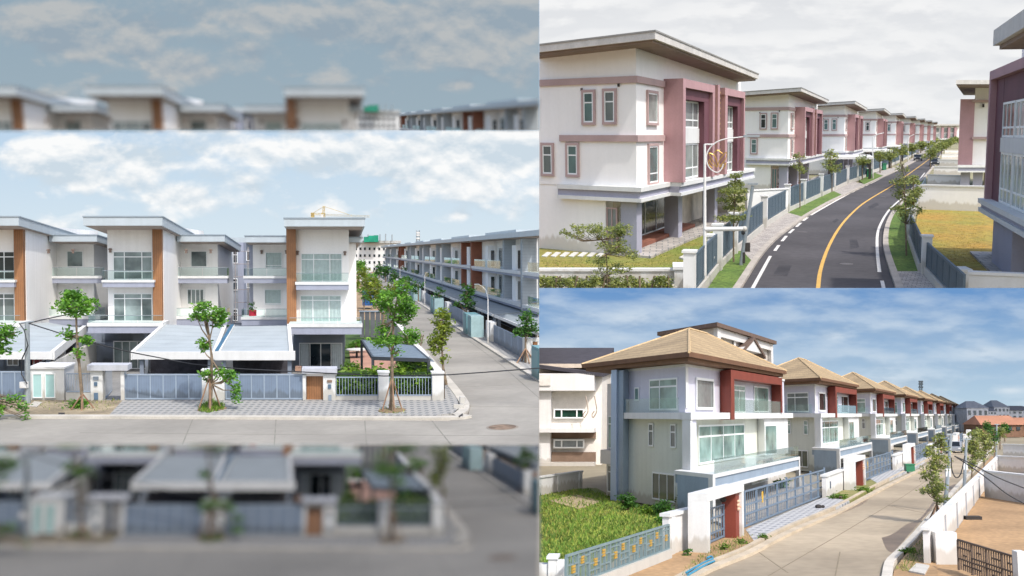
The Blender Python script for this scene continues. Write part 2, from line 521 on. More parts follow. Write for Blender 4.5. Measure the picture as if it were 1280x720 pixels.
def grass(poly_px, n, h, name, mat_, label, spread=0.04, kind='stuff', cat='grass'):
    """blades rooted inside a pixel polygon on the ground"""
    xs = [p[0] for p in poly_px]; ys = [p[1] for p in poly_px]
    def inside(x, y):
        c = False; j = len(poly_px) - 1
        for i in range(len(poly_px)):
            xi, yi = poly_px[i]; xj, yj = poly_px[j]
            if (yi > y) != (yj > y) and x < (xj - xi) * (y - yi) / (yj - yi) + xi: c = not c
            j = i
        return c
    m = MB(); k = 0
    while k < n:
        u, v = random.uniform(min(xs), max(xs)), random.uniform(min(ys), max(ys))
        if not inside(u, v): continue
        k += 1
        b = PL.g(u, v)
        hh = h * random.uniform(0.4, 1.3); a = random.uniform(0, 6.28); w = spread * random.uniform(.6, 1.4)
        lx, ly = random.gauss(0, .35) * hh, random.gauss(0, .35) * hh
        dx, dy = math.cos(a) * w, math.sin(a) * w
        m.add([(b.x - dx, b.y - dy, 0.01), (b.x + dx, b.y + dy, 0.01), (b.x + lx, b.y + ly, hh)], [(0, 1, 2)])
    return m.build(name, mat_, None, label, cat, None, kind, nofill=True)

def gpoly(pts, z=0.0):
    return [PL.g(u, v, 0.0) + Vector((0, 0, z)) for u, v in pts]

def ground_sheet(name, poly, z, mat_, kind='structure'):
    """a thin slab of paving or turf whose outline was read off the ground"""
    pts = gpoly(poly)
    return MB().prism(pts, z - 0.03, z).build(name, mat_, kind=kind)

def line_strip(pts_px, w, z0, z1):
    """solid strip of width w along a ground polyline"""
    P = [PL.g(u, v) for u, v in pts_px]
    A, B = [], []
    for i, p in enumerate(P):
        d = (P[min(i + 1, len(P) - 1)] - P[max(i - 1, 0)]); d.z = 0; d.normalize()
        nrm = Vector((-d.y, d.x, 0)) * (w / 2)
        A.append(p + nrm); B.append(p - nrm)
    return MB().ribbon(A, B, z0, z1)

def smooth_px(pts, n=6):
    """Catmull-Rom through pixel points"""
    out = []
    for i in range(len(pts) - 1):
        p0, p1, p2, p3 = pts[max(i - 1, 0)], pts[i], pts[i + 1], pts[min(i + 2, len(pts) - 1)]
        for k in range(n):
            t = k / n
            out.append(tuple(0.5 * (2 * b + (c - a) * t + (2 * a - 5 * b + 4 * c - d) * t * t + (-a + 3 * b - 3 * c + d) * t ** 3) for a, b, c, d in zip(p0, p1, p2, p3)))
    out.append(pts[-1])
    return out

def sky_backdrop(name, Y, u0, v0, u1, v1, zen, hor_c, cloud, shade, cs=3.0, cov=0.5, soft=0.08, seed=0.0, blobs=(), stretch=2.2, vtop=0, vbot=300, dark=0.5, rough=0.52, puff=0.0, bw=0.22):
    """distant sky: a curved sheet that gives off the sky's own light, clouds by noise"""
    n = 24
    vs, fs = [], []
    for j in range(2):
        for i in range(n + 1):
            u = u0 + (u1 - u0) * i / n
            p = PL.at(u, (v0, v1)[j], Y)
            vs.append(p)
    fs = [(i, i + 1, n + 2 + i, n + 1 + i) for i in range(n)]
    m = D.materials.new(name + '_air'); m.use_nodes = True
    nt = m.node_tree; N, L = nt.nodes, nt.links
    N.remove(N['Principled BSDF'])
    em = N.new('ShaderNodeEmission'); L.new(em.outputs[0], N['Material Output'].inputs[0])
    tc = N.new('ShaderNodeTexCoord')
    # sheet coordinates in photo-like units: 1 unit = 100 px at the sheet's distance
    sc = F / Y / 100.0
    mp = N.new('ShaderNodeMapping'); mp.inputs['Scale'].default_value = (sc, sc, sc)
    L.new(tc.outputs['Object'], mp.inputs[0])
    sp = N.new('ShaderNodeSeparateXYZ'); L.new(mp.outputs[0], sp.inputs[0])
    a = np.array([tuple(p) for p in vs])
    b = (a[:, 0].mean(), a[:, 1].mean(), a[:, 2].min())
    def loc(u, v):
        p = PL.at(u, v, Y)
        return ((p.x - b[0]) * sc, (p.z - b[2]) * sc)
    zt, zb = loc(0, vtop)[1], loc(0, vbot)[1]
    mr = N.new('ShaderNodeMapRange'); mr.inputs[1].default_value = zb; mr.inputs[2].default_value = zt
    L.new(sp.outputs[2], mr.inputs[0])
    grad = _ramp(nt, mr.outputs[0], [(0.0, lin(hor_c)), (1.0, lin(zen))])
    cv = N.new('ShaderNodeCombineXYZ')
    zs = N.new('ShaderNodeMath'); zs.operation = 'MULTIPLY'; zs.inputs[1].default_value = stretch
    L.new(sp.outputs[2], zs.inputs[0]); L.new(sp.outputs[0], cv.inputs[0]); L.new(zs.outputs[0], cv.inputs[2])
    cv.inputs[1].default_value = seed
    def noise(scale, detail, off=0.0, rough=0.55, dist=0.0):
        ad = N.new('ShaderNodeVectorMath'); ad.operation = 'ADD'; ad.inputs[1].default_value = (off, off * 2, off * 3.1)
        L.new(cv.outputs[0], ad.inputs[0])
        t = N.new('ShaderNodeTexNoise'); t.inputs['Scale'].default_value = scale; t.inputs['Detail'].default_value = detail
        t.inputs['Roughness'].default_value = rough; t.inputs['Distortion'].default_value = dist
        L.new(ad.outputs[0], t.inputs['Vector'])
        return t.outputs[0]
    def math_(op, x, y):
        q = N.new('ShaderNodeMath'); q.operation = op
        for i, s_ in enumerate((x, y)):
            if isinstance(s_, (int, float)): q.inputs[i].default_value = s_
            else: L.new(s_, q.inputs[i])
        return q.outputs[0]
    f = noise(cs * 0.45, 8, 0, rough, 0.1)
    vo = N.new('ShaderNodeTexVoronoi'); vo.feature = 'SMOOTH_F1'; vo.inputs['Scale'].default_value = cs * 0.9
    vo.inputs['Smoothness'].default_value = 0.6; vo.inputs['Detail'].default_value = 3.0; vo.inputs['Roughness'].default_value = 0.5
    wv = N.new('ShaderNodeTexNoise'); wv.inputs['Scale'].default_value = cs; wv.inputs['Detail'].default_value = 3
    L.new(cv.outputs[0], wv.inputs['Vector'])
    wa = N.new('ShaderNodeVectorMath'); wa.operation = 'SCALE'; wa.inputs[3].default_value = 0.35
    L.new(wv.outputs['Color'], wa.inputs[0])
    wb_ = N.new('ShaderNodeVectorMath'); wb_.operation = 'ADD'; L.new(cv.outputs[0], wb_.inputs[0]); L.new(wa.outputs[0], wb_.inputs[1])
    L.new(wb_.outputs[0], vo.inputs['Vector'])
    f = math_('ADD', f, math_('MULTIPLY', math_('SUBTRACT', 0.45, vo.outputs[0]), puff))
    if blobs:
        g = noise(cs * 1.4, 5, 5.0)
        wx = math_('MULTIPLY', math_('SUBTRACT', g, 0.5), 0.55)
        total = None
        for (u, v, ru, rv, wgt) in blobs:
            cx, cz = loc(u, v)
            dx = math_('DIVIDE', math_('SUBTRACT', sp.outputs[0], cx), ru / 100)
            dz = math_('DIVIDE', math_('SUBTRACT', sp.outputs[2], cz), rv / 100)
            r2 = math_('ADD', math_('MULTIPLY', dx, dx), math_('MULTIPLY', dz, dz))
            e = math_('MULTIPLY', math_('POWER', 2.718, math_('MULTIPLY', r2, -1.0)), wgt)
            total = e if total is None else math_('ADD', total, e)
        f = math_('ADD', f, math_('ADD', math_('MULTIPLY', total, bw), math_('MULTIPLY', wx, 0.25)))
    cl = _ramp(nt, f, [(max(0, cov - soft), (0, 0, 0)), (min(1, cov + soft), (1, 1, 1))])
    # undersides: density a little higher up minus density here
    a2 = N.new('ShaderNodeVectorMath'); a2.operation = 'ADD'; a2.inputs[1].default_value = (0.0, 0, 0.2 * stretch / 1.9)
    L.new(cv.outputs[0], a2.inputs[0])
    t2 = N.new('ShaderNodeTexNoise'); t2.inputs['Scale'].default_value = cs * 0.45; t2.inputs['Detail'].default_value = 6
    t2.inputs['Roughness'].default_value = rough; t2.inputs['Distortion'].default_value = 0.1
    L.new(a2.outputs[0], t2.inputs['Vector'])
    f0 = noise(cs * 0.45, 6, 0, rough, 0.1)
    lit = math_('ADD', math_('MULTIPLY', math_('SUBTRACT', f0, t2.outputs[0]), 1.6), 0.5)
    ls = _ramp(nt, lit, [(dark - 0.12, lin(shade)), (dark + 0.12, lin(cloud))])
    mx = N.new('ShaderNodeMix'); mx.data_type = 'RGBA'
    L.new(cl, mx.inputs[0]); L.new(grad, mx.inputs[6]); L.new(ls, mx.inputs[7])
    L.new(mx.outputs[2], em.inputs[0])
    em.inputs[1].default_value = 1.0 / (2 ** SC.view_settings.exposure)
    mb = MB(); mb.v = [tuple(p) for p in vs]; mb.f = fs
    return mb.build(name, m, None, kind='structure', nofill=True)
# ================================================================== the white villas on the corner (and its two darkened copies)
ORD = ['first', 'second', 'third', 'fourth', 'fifth', 'sixth', 'seventh', 'eighth', 'ninth', 'tenth', 'eleventh', 'twelfth']

def build_left(place, pre, tail, detail=True):
    """pre/tail: wording that sets this copy of the street apart"""
    use(place)
    LB = lambda s: ' '.join((pre + s + tail).split())
    e2 = PL.vp(420); e2 = e2 / e2.y
    ex = Vector((1, 0, 0))
    def FP(y): return Pl(e2 * y, ex, -e2)
    def rb(m, y, u0, v0, u1, v1, back, front=0.0):
        pl = FP(y); r = pl.rect(u0, v0, u1, v1)
        m.box(pl, r[0], r[1], -back, front, r[2], r[3]); return r
    def z_at(v, y, u=400): return PL.at(u, v, y).z
    GR = PL.name
    W, T, LG, GW = m_white(), m_trim(), m_lilac(), m_greyw()
    wood = mat('brown_wood_cladding', '#9b6d48', 0.6, 0.12, 0.8, 0.05, 0.1, kind='wood')
    roofm = mat('white_metal_fascia', '#b0babf', 0.45, 0.03, 1, 0.02, 0, streak=0.06)
    soffit = mat('taupe_soffit', '#a89a90', 0.8, 0.05, 1, 0.03, 0)
    curtain = mat('pale_curtain', '#c3cccd', 0.9, 0.06, 4, 0.02, 0)
    lightm = mat('bronze_wall_lamp', '#7b6a60', 0.5, 0.1, 2, 0.02, 0)
    clr, gl, dg = m_clear(), m_glass(), m_dglass()
    cgl = mat('clear_pane', (0.8, 0.85, 0.85), kind='clear', tint=(.95, .98, .97))
    cdeck = mat('carport_sheet_roof', '#a2abaf', 0.85, 0.05, .6, 0.03, 0, spec=.2, gc=.82, kind='grooves', axis=1, gs=0.75)
    gatem = mat('steel_blue_gate', '#76869a', 0.6, 0.05, 2, 0.03, 0, streak=0.05, kind='grooves', axis=0, gs=7.0)
    gatef = mat('gate_frame_paint', '#93a1b0', 0.5, 0.04, 2, 0.02, 0)
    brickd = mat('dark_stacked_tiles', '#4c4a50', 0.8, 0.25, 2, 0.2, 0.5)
    # ---------------------------------------------------------------- ground
    pave = mat('patterned_footpath', '#a3a19b', 0.9, 0.1, 1, 0.1, 0.2, kind='pavers', dark='#77797b', bscale=2.0, cell=(.20, .36), mortar='#a5a9aa')
    conc = mat('concrete_road', '#938f86', 0.9, 0.13, 0.16, 0.04, 0.3, streak=0.0)
    conc2 = mat('kerb_concrete', '#bdb8ad', 0.9, 0.1, 0.8, 0.06, 0.3)
    MB().wb(-400, 500, 40, 2900 if PL.k == 1 else 330, -0.4, -0.10).build('ground', m_soil(), kind='structure')
    rp = [PL.g(-160, 600), PL.g(820, 600), PL.g(820, 505), PL.g(674, 476), PL.g(566, 406), PL.g(520, 376), PL.g(450, 332), PL.g(438, 332),
          PL.g(487, 391), PL.g(506, 410), PL.g(530, 440), PL.g(575, 490), PL.g(588, 507), PL.g(585, 520), PL.g(560, 526), PL.g(140, 523), PL.g(-160, 522)]
    MB().prism(rp, -0.1, 0.0).build('road', conc, kind='structure')
    # expansion joints cut into the slab, a dark filler strip standing 6 mm proud
    jm = mat('joint_filler', '#858279', 0.9, 0.1, 1, 0.1, 0)
    joints = [[(-60, 523), (-95, 570)], [(241, 524), (222, 570)], [(345, 524), (342, 570)], [(456, 526), (459, 570)], [(540, 526), (575, 570)],
              [(565, 410), (625, 455), (700, 520)], [(556, 508), (674, 509)], [(545, 485), (640, 481)], [(566, 468), (655, 462)],
              [(560, 443), (615, 440)], [(100, 541), (330, 543), (700, 545)], [(535, 420), (590, 418)], [(520, 398), (560, 396)]]
    for j in joints:
        m = line_strip([(a, min(b, 575)) for a, b in j], 0.055, -0.05, 0.006)
        m.build('expansion_joint', jm, kind='structure')
    # footpath in front of the villas and round the corner
    front = [(-160, 522), (140, 522.5), (552, 523.5), (575, 520), (585, 510), (580, 498), (556, 466), (528, 436), (512, 417), (505, 420), (555, 503), (-160, 502)]
    MB().prism(gpoly([(-160, 521), (137, 521), (155, 503), (-160, 501)]), -0.1, 0.12).build('verge', mat('sandy_verge', '#a09278', 0.95, 0.25, 0.5, 0.15, 0.5), kind='structure')
    MB().prism(gpoly([(137, 521), (545, 522), (566, 519), (574, 512), (572, 503), (556, 480), (556, 501), (155, 501)]), -0.1, 0.125).build('footpath', pave, kind='structure')
    MB().prism(gpoly([(556, 480), (572, 503), (566, 490), (520, 428), (500, 405), (496, 405), (512, 424)]), -0.1, 0.115).build('footpath', pave, kind='structure')
    kp = smooth_px([(-160, 522), (140, 522.5), (545, 524), (572, 520), (581, 510), (574, 496), (555, 472), (520, 431), (490, 399), (450, 350)], 4)
    line_strip(kp, 0.55, -0.1, 0.14).build('kerb', conc2, kind='structure')
    kr = smooth_px([(740, 519), (674, 476), (620, 441), (566, 406), (520, 376.5), (470, 345)], 3)
    line_strip(kr, 0.4, -0.1, 0.14).build('kerb', conc2, kind='structure')
    MB().prism(gpoly([(740, 519), (674, 475), (566, 405), (470, 344), (478, 344), (590, 405), (700, 458), (800, 508)]), -0.1, 0.12).build('footpath', pave, kind='structure')
    # garden ground
    lawn = mat('mown_lawn', '#5d7a35', 0.95, 0.2, 0.8, 0.2, 0.5, col2='#3f5a26')
    MB().prism([PL.g(417, 503), PL.g(552, 503), PL.g(490, 400), PL.g(440, 400), PL.g(425, 430)], -0.05, 0.02).build('lawn', lawn, kind='structure')
    MB().prism([PL.g(-80, 502), PL.g(417, 502), PL.g(432, 430), PL.g(430, 395), PL.g(180, 395), PL.g(-50, 400)], -0.05, 0.02).build('driveway', mat('driveway_concrete', '#8f8f8d', 0.85, 0.1, 0.5, 0.1, 0.2), kind='structure')
    pat = mat('terracotta_patio', '#b98f7d', 0.85, 0.1, 0.8, 0.08, 0.2)
    MB().prism([PL.g(440, 466), PL.g(500, 466), PL.g(490, 440), PL.g(436, 436)], 0.02, 0.06).build('patio', pat, kind='structure')
    # ---------------------------------------------------------------- villas
    def lamps(par, pts, y):
        for (u, v) in pts:
            pl = FP(y); a, z = pl.px(u, v)
            m = MB(); m.box(pl, a - .08, a + .08, 0, .12, z - .16, z + .16); m.box(pl, a - .13, a + .13, 0, .16, z + .05, z + .12)
            m.build('wall_lamp', lightm, par)
    def balcony(par, y, u0, u1, v0, vm, v1, back, proj, rail_v, side=None):
        """slab: white rim v0..vm, grey band vm..v1; glass rail up to rail_v at its front edge"""
        pl = FP(y); a0, a1, zr, zt = pl.rect(u0, v0, u1, vm); _, _, zb, _ = pl.rect(u0, vm, u1, v1)
        m = MB(); m.box(pl, a0 - .06, a1 + .06, -back, .06, zr, zt); s = m.build('balcony_slab', T, par)
        MB().box(pl, a0, a1, -back, 0, zb, zr - .003).build('balcony_band', LG, s)
        _, _, _, ztop = pl.rect(u0, rail_v, u1, v0)
        n = max(2, int((a1 - a0) / 1.4)); g = None
        rail = MB().box(pl, a0, a1, -.08, -.03, ztop - .04, ztop).build('balustrade_rail', m_steel(), par)
        for i in range(n):
            MB().box(pl, a0 + (a1 - a0) * i / n + .03, a0 + (a1 - a0) * (i + 1) / n - .03, -.065, -.045, zt, ztop - .04).build('glass_panel', clr, rail)
        for e in (side or ()):
            aa = a0 if e == 'l' else a1
            MB().box(pl, aa - .02 if e == 'r' else aa, aa if e == 'r' else aa + .02, -back * .8, -.1, zt, ztop - .04).build('glass_panel', clr, rail)
        return s
    def wn_(par, y, u0, v0, u1, v1, cols, rows, gm=gl, cur=None, **k):
        pl = FP(y); return win(par, pl, pl.rect(u0, v0, u1, v1), 0.0, cols, rows, gm=(cgl if cur else gm), curtain=cur, **k)

    def slab_roof(par, y, u0, v0, u1, v1, back, rise=0.0, name='roof'):
        """flat roof with a deep white fascia; soffit below, standing seams above"""
        pl = FP(y); a0, a1, z0, z1 = pl.rect(u0, v0, u1, v1)
        m = MB()
        P = [pl.P(a0, 0, 0), pl.P(a1, 0, 0), pl.P(a1, -back, 0), pl.P(a0, -back, 0)]
        m.prism(P, [z0, z0, z0 + rise, z0 + rise], [z1, z1, z1 + rise, z1 + rise])
        r = m.build(name, roofm, par)
        c = MB(); P2 = [pl.P(a0 - .05, .05, 0), pl.P(a1 + .05, .05, 0), pl.P(a1 + .05, -back, 0), pl.P(a0 - .05, -back, 0)]
        c.prism(P2, [z1 - .02, z1 - .02, z1 + rise - .02, z1 + rise - .02], [z1 + .07, z1 + .07, z1 + .07 + rise, z1 + .07 + rise]).build('roof_edge_trim', mat('grey_roof_trim', '#8e9aa2', 0.5, 0.05, 1, 0.02, 0), r)
        s = MB(); P3 = [pl.P(a0 + .15, -.15, 0), pl.P(a1 - .15, -.15, 0), pl.P(a1 - .15, -back, 0), pl.P(a0 + .15, -back, 0)]
        s.prism(P3, [z0 - .05, z0 - .05, z0 + rise - .05, z0 + rise - .05], [z0 + .01, z0 + .01, z0 + rise + .01, z0 + rise + .01]).build('soffit', soffit, r)
        return r

    def villa_A(label):
        """tall block on the left, low block on the right"""
        y = 72.0; b = FP(y).P(FP(y).px(170, 400)[0], 0, 0)
        t = thing('villa', label, 'house', b, 'white villas' + tail)
        m = MB(); pl = FP(y); a0, a1, _, zt = pl.rect(134, 281, 204, 300)
        m.box(pl, a0, a1, -22, 0, 2.9, zt)
        m.build('wall', W, t)
        pl = FP(80); c0, c1, _, zt2 = pl.rect(213, 302, 272, 320)
        MB().box(pl, c0, c1, -12, 0, 2.9, zt2).build('wall', W, t)
        pl = FP(y)
        f0, f1, _, _ = pl.rect(192, 300, 201, 320)
        MB().box(pl, f0, f1 + .15, -.3, .5, z_at(405, y), zt - .003).build('wood_fin', wood, t)
        slab_roof(t, y - 3.0, 104, 271, 203, 282, 24, -1.6)
        slab_roof(t, 77.5, 221, 294, 281, 302, 13, -0.8, 'low_roof')
        wn_(t, y, 141.5, 314, 191, 349.5, (0.29, .73), (.28, .80))
        wn_(t, y, 142, 366.5, 191, 403.5, (0.29, .72), (.82,))
        balcony(t, y - 1.0, 128, 192, 350, 353, 359, 1.0, 0, 338)
        balcony(t, y - 2.6, 110, 203, 403.5, 408, 416.5, 2.6, 0, 394, ('l',))
        wn_(t, 80, 238.5, 313.5, 259, 334, (), (), name='window')
        wn_(t, 80, 234, 361, 255.5, 380.5, (.25, .5, .75), ())
        balcony(t, 78.6, 222, 284, 345, 348, 354, 1.4, 0, 334, ('r',))
        balcony(t, 77.6, 218, 284, 395, 399, 407, 2.4, 0, 385, ('r',))
        lamps(t, [(233, 314), (263.5, 314), (138, 313)], y); 
        # ground floor
        g0, g1, _, _ = FP(73.2).rect(137, 420, 188, 460)
        MB().box(FP(73.2), g0 - .6, g1 + 9, -10, 0, -.02, z_at(416, 73)).build('ground_floor_wall', GW, t)
        wn_(t, 73.2, 142, 426, 183, 461, (.27, .5, .74), (), gm=dg if False else gl)
        c = FP(70.0); x0, x1, _, _ = c.rect(181, 420, 185, 460)
        MB().box(c, x0, x1, -.4, 0, 0, z_at(417, 70)).build('column', GW, t)
        # carport
        carport(t, [(166, 441), (268, 441), (281, 408.5), (206, 405)], 166, 269, 449)
        return t

    def carport(t, quad, u0, u1, vb):
        yf = 61.0
        zf = z_at(quad[0][1], yf); yb = 70.5
        P = [PL.at(quad[0][0], quad[0][1], yf), PL.at(quad[1][0], quad[1][1], yf), PL.at(quad[2][0], quad[2][1], yb), PL.at(quad[3][0], quad[3][1], yb)]
        zs = [p.z for p in P]
        r = MB().prism(P, [z - .14 for z in zs], [z - .02 for z in zs]).build('carport_roof', cdeck, t)
        # fascia and side edges
        z1, z0 = zf + .06, z_at(vb, yf)
        pl = FP(yf); a0, a1, _, _ = pl.rect(u0, quad[0][1], u1, vb)
        MB().box(pl, a0, a1, -.15, .12, z0, z1).build('fascia', T, r)
        for (p, q) in ((P[0], P[3]), (P[1], P[2])):
            d = (q - p).normalized(); nrm = Vector((d.y, -d.x, 0)).normalized() * .12
            m = MB(); m.prism([p - nrm, p + nrm, q + nrm, q - nrm], [p.z - .45, p.z - .45, q.z - .45, q.z - .45], [p.z + .10, p.z + .10, q.z + .10, q.z + .10])
            m.build('side_gutter', T, r)
        for a in (a0 + .4, a1 - .5):
            MB().box(pl, a, a + .25, -.4, -.15, 0, z0).build('carport_post', GW, t)
        # back wall of the carport, dark stacked tiles
        pb = FP(70.4); b0, b1, _, _ = pb.rect(u0 + 22, 440, u1 - 4, 455)
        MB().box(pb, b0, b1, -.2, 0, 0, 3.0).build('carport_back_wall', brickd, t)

    def villa_B(label):
        """low block on the left, tall block on the right"""
        y = 72.0; b = FP(y).P(FP(y).px(400, 400)[0], 0, 0)
        t = thing('villa', label, 'house', b, 'white villas' + tail)
        pl = FP(y); a0, a1, _, zt = pl.rect(363, 283, 436, 300)
        MB().box(pl, a0, a1, -22, 0, 2.9, zt).build('wall', W, t)
        s0, s1, _, _ = FP(73).rect(436, 300, 445, 320)
        MB().box(FP(73), s0 - .003, s1, -20, 0, 2.9, z_at(303, 73)).build('side_wing_wall', W, t)
        slab_roof(t, 72.6, 435, 297, 453, 303, 18, -.4, 'wing_roof')
        pl8 = FP(80); c0, c1, _, zt2 = pl8.rect(316, 303, 368, 320)
        MB().box(pl8, c0, c1, -12, 0, 2.9, zt2).build('wall', W, t)
        MB().box(pl8, c0 - .35, c0 + .01, -11, -.6, 2.9, zt2 - .1).build('side_wall', LG, t)
        f0, f1, _, _ = pl.rect(362.5, 300, 370, 320)
        MB().box(pl, f0 - .25, f1, -.3, .5, z_at(406, y), zt - .003).build('wood_fin', wood, t)
        slab_roof(t, y - 3.0, 355, 273, 456, 283, 24, -1.0)
        slab_roof(t, 77.5, 306, 295, 363, 303, 13, -.6, 'low_roof')
        wn_(t, y, 376, 316.5, 428, 352, (0.31, .70), (.78,), cur=curtain)
        wn_(t, y, 375, 369, 427, 404, (0.31, .70), (.82,), cur=curtain)
        balcony(t, y - 1.0, 370, 436, 352.5, 356, 362.5, 1.0, 0, 341)
        balcony(t, y - 2.6, 362, 452, 404.5, 409, 418, 2.6, 0, 397, ('r',))
        wn_(t, 80, 331.5, 315, 353, 335.5, (), (.18,), cur=curtain)
        wn_(t, 80, 330.5, 361.5, 352, 381.5, (), (.10,), cur=curtain)
        balcony(t, 78.6, 305, 362, 345, 348, 354, 1.4, 0, 335, ('l',))
        balcony(t, 77.6, 302, 362, 396.5, 399.5, 407, 2.4, 0, 386, ('l',))
        lamps(t, [(327, 315), (358, 315)], 80); lamps(t, [(372, 316), (431, 316.5)], y)
        g0, g1, _, _ = FP(73.2).rect(367, 420, 431, 460)
        MB().box(FP(73.2), g0, g1, -18, 0, -.02, z_at(417, 73)).build('ground_floor_wall', GW, t)
        wn_(t, 73.2, 374, 428.5, 428, 462, (.25, .5, .74), (), gm=dg)
        q = FP(73.2); r = q.rect(375, 430, 388, 461)
        for uu in ((375.5, 386), (415, 427)):
            r = q.rect(uu[0], 430, uu[1], 461)
            m = MB(); n = 10
            for i in range(n):
                xa, xb = r[0] + (r[1] - r[0]) * i / n, r[0] + (r[1] - r[0]) * (i + 1) / n
                m.add([q.P(xa, .065 + .02 * (i % 2), r[2]), q.P(xb, .065 + .02 * ((i + 1) % 2), r[2]), q.P(xb, .065 + .02 * ((i + 1) % 2), r[3]), q.P(xa, .065 + .02 * (i % 2), r[3])], [(0, 1, 2, 3)])
            m.build('curtain', curtain, t, nofill=True)
        carport(t, [(273, 440), (364, 440), (361, 406.5), (291, 407.5)], 269, 369, 450)
        # blue drain channel down the carport's left edge
        P = [PL.at(271, 440.5, 60.95), PL.at(290.5, 407.8, 70.4)]
        d = (P[1] - P[0]).normalized(); nn = Vector((d.y, -d.x, 0)).normalized() * .11
        MB().prism([P[0] - nn, P[0] + nn, P[1] + nn, P[1] - nn], [P[0].z, P[0].z, P[1].z, P[1].z], [P[0].z + .14, P[0].z + .14, P[1].z + .14, P[1].z + .14]).build('drain_channel', mat('blue_drain_channel', '#3f6a86', 0.6), t)
        return t

    vA = villa_A(LB('white villa with tall left block, brown fin and empty rooms'))
    vB = villa_B(LB('white villa with pale curtains beside the corner garden'))
    dup(vA, ex * (-172 * 72.0 / F), LB('white villa cut off by the left picture edge'))
    # narrow dark windows in the return walls, the back building between the villas
    # red pot on the balcony
    p = PL.at(316, 394, 76.2)
    m = MB(); m.cyl(p, .28, p.z - .05, p.z + .42, 12)
    t = thing('potted_plant', LB('small red flower pot on the lower balcony of the curtained villa'), 'plant', p)
    m.build('pot', mat('red_pot', '#b3263a', 0.5), t)
    leaf_cloud([(p.x, p.y, p.z + .75, .25, .25, .35, 1)], 60, .1).build('foliage', m_leaf('dark'), t, nofill=True)
    # rear block with scaffold seen in the gap between the two villas
    t = thing('rear_building', LB('grey unfinished block with small windows in the gap between two villas'), 'building', PL.at(300, 400, 120))
    rear = mat('grey_unpainted_render', '#8d9298', 0.9, 0.12, 0.6, 0.08, 0.2)
    m = MB(); rb(m, 105, 284, 300, 318, 470, 40); m.build('wall', rear, t)
    m = MB(); rb(m, 104.5, 286, 297, 322, 303, 40); m.build('roof', roofm, t)
    m = MB(); rb(m, 98, 298, 303, 305, 470, 3); m.build('stair_tower', m_lilac(), t)
    for v0 in (314, 348, 386):
        wn_(t, 105, 291, v0, 297, v0 + 15, (), (.7,), gm=dg)
        wn_(t, 105, 308, v0, 313, v0 + 12, (), (), gm=dg)
    # scaffold
    t = thing('scaffold', LB('thin scaffold tubes standing in the gap between the two villas'), 'scaffold', PL.at(295, 400, 96))
    sc = mat('rusty_scaffold_tube', '#a39a96', 0.7)
    for u in (289, 294, 310, 314):
        a = PL.at(u, 405, 94); b = PL.at(u, 308 + (u % 3), 94)
        MB().tube([(a.x, a.y, 0), b], .035, 5).build('upright', sc, t)
    for v in (314, 330, 346, 362, 378, 394):
        MB().tube([PL.at(287, v, 94), PL.at(316, v, 94)], .03, 5).build('ledger', sc, t)
    # ---------------------------------------------------------------- front boundary, y of the gates
    YG = 57.1
    def gate(u0, u1, v0, v1, n, label):
        pl = FP(YG); a0, a1, z0, z1 = pl.rect(u0, v0, u1, v1)
        z0 = 0.16
        t = thing('sliding_gate', label, 'gate', pl.P(a0, 0, 0), 'driveway gates' + tail)
        w = (a1 - a0) / n
        for i in range(n):
            MB().box(pl, a0 + w * i + .035, a0 + w * (i + 1) - .035, -.05, 0, z0 + .09, z1 - .09).build('slatted_panel', gatem, t)
        for i in range(n + 1):
            MB().box(pl, a0 + w * i - .035, a0 + w * i + .035, -.08, .03, z0, z1).build('gate_post', gatef, t)
        m = MB(); m.box(pl, a0, a1, -.09, .025, z1 - .085, z1 - .003); m.box(pl, a0, a1, -.09, .025, z0, z0 + .085)
        m.build('rail', gatef, t)
        return t
    gate(156, 252, 467.5, 502, 6, LB('steel-blue sliding gate before the villa with the tall left block'))
    gate(282.5, 378, 467.5, 502, 6, LB('steel-blue sliding gate between the white gate pillar and the brown door'))
    gate(-30, 35, 464, 499, 4, LB('pale grey gate at the left edge beside the meter cabinet'))
    def pillar(u0, u1, v0, v1, label, par=None, y=YG, dep=.5, cap=True, name='gate_pillar', front=.15):
        pl = FP(y); a0, a1, z0, z1 = pl.rect(u0, v0, u1, v1)
        m = MB(); m.box(pl, a0, a1, -dep, front, 0.0, z1)
        if cap: m.box(pl, a0 - .05, a1 + .05, -dep - .05, front + .05, z1 + .003, z1 + .09)
        if par: return m.build(name, T, par)
        return m.build(name, T, None, label, 'pillar')
    pillar(253, 281, 463.5, 504, LB('wide white gate pillar between the two blue gates'))
    # entrance portal of the curtained villa
    t = thing('entrance_portal', LB('white entrance portal with grey canopy slab and brown wooden door'), 'gateway', FP(YG).P(FP(YG).px(400, 480)[0], 0, 0))
    pillar(404, 419.5, 466, 505, None, t, cap=False); pillar(378.5, 382.5, 468, 505, None, t, cap=False)
    m = MB(); rb(m, YG, 377.5, 460, 421.5, 466, .9, .35); m.build('canopy', mat('pale_grey_canopy', '#b9bcc3', 0.8, 0.05, 1, .03, 0, streak=.1), t)
    pl = FP(YG); r = pl.rect(383, 471, 404.5, 504)
    MB().box(pl, r[0], r[1], -.3, -.2, .1, r[3]).build('door', wood, t)
    for (u0, v0, u1, v1, c, nme) in ((409, 474.5, 415, 477.5, 'bronze', 'house_number_plate'), (410, 480, 414, 485, 'blue', 'intercom'), (410.5, 493, 414.5, 501, 'grey', 'letter_box')):
        rr = pl.rect(u0, v0, u1, v1)
        MB().box(pl, rr[0], rr[1], .15, .21, rr[2], rr[3]).build(nme, mat('plate_' + c, {'bronze': '#8b7361', 'blue': '#5a7187', 'grey': '#8b97a3'}[c], 0.4), t)
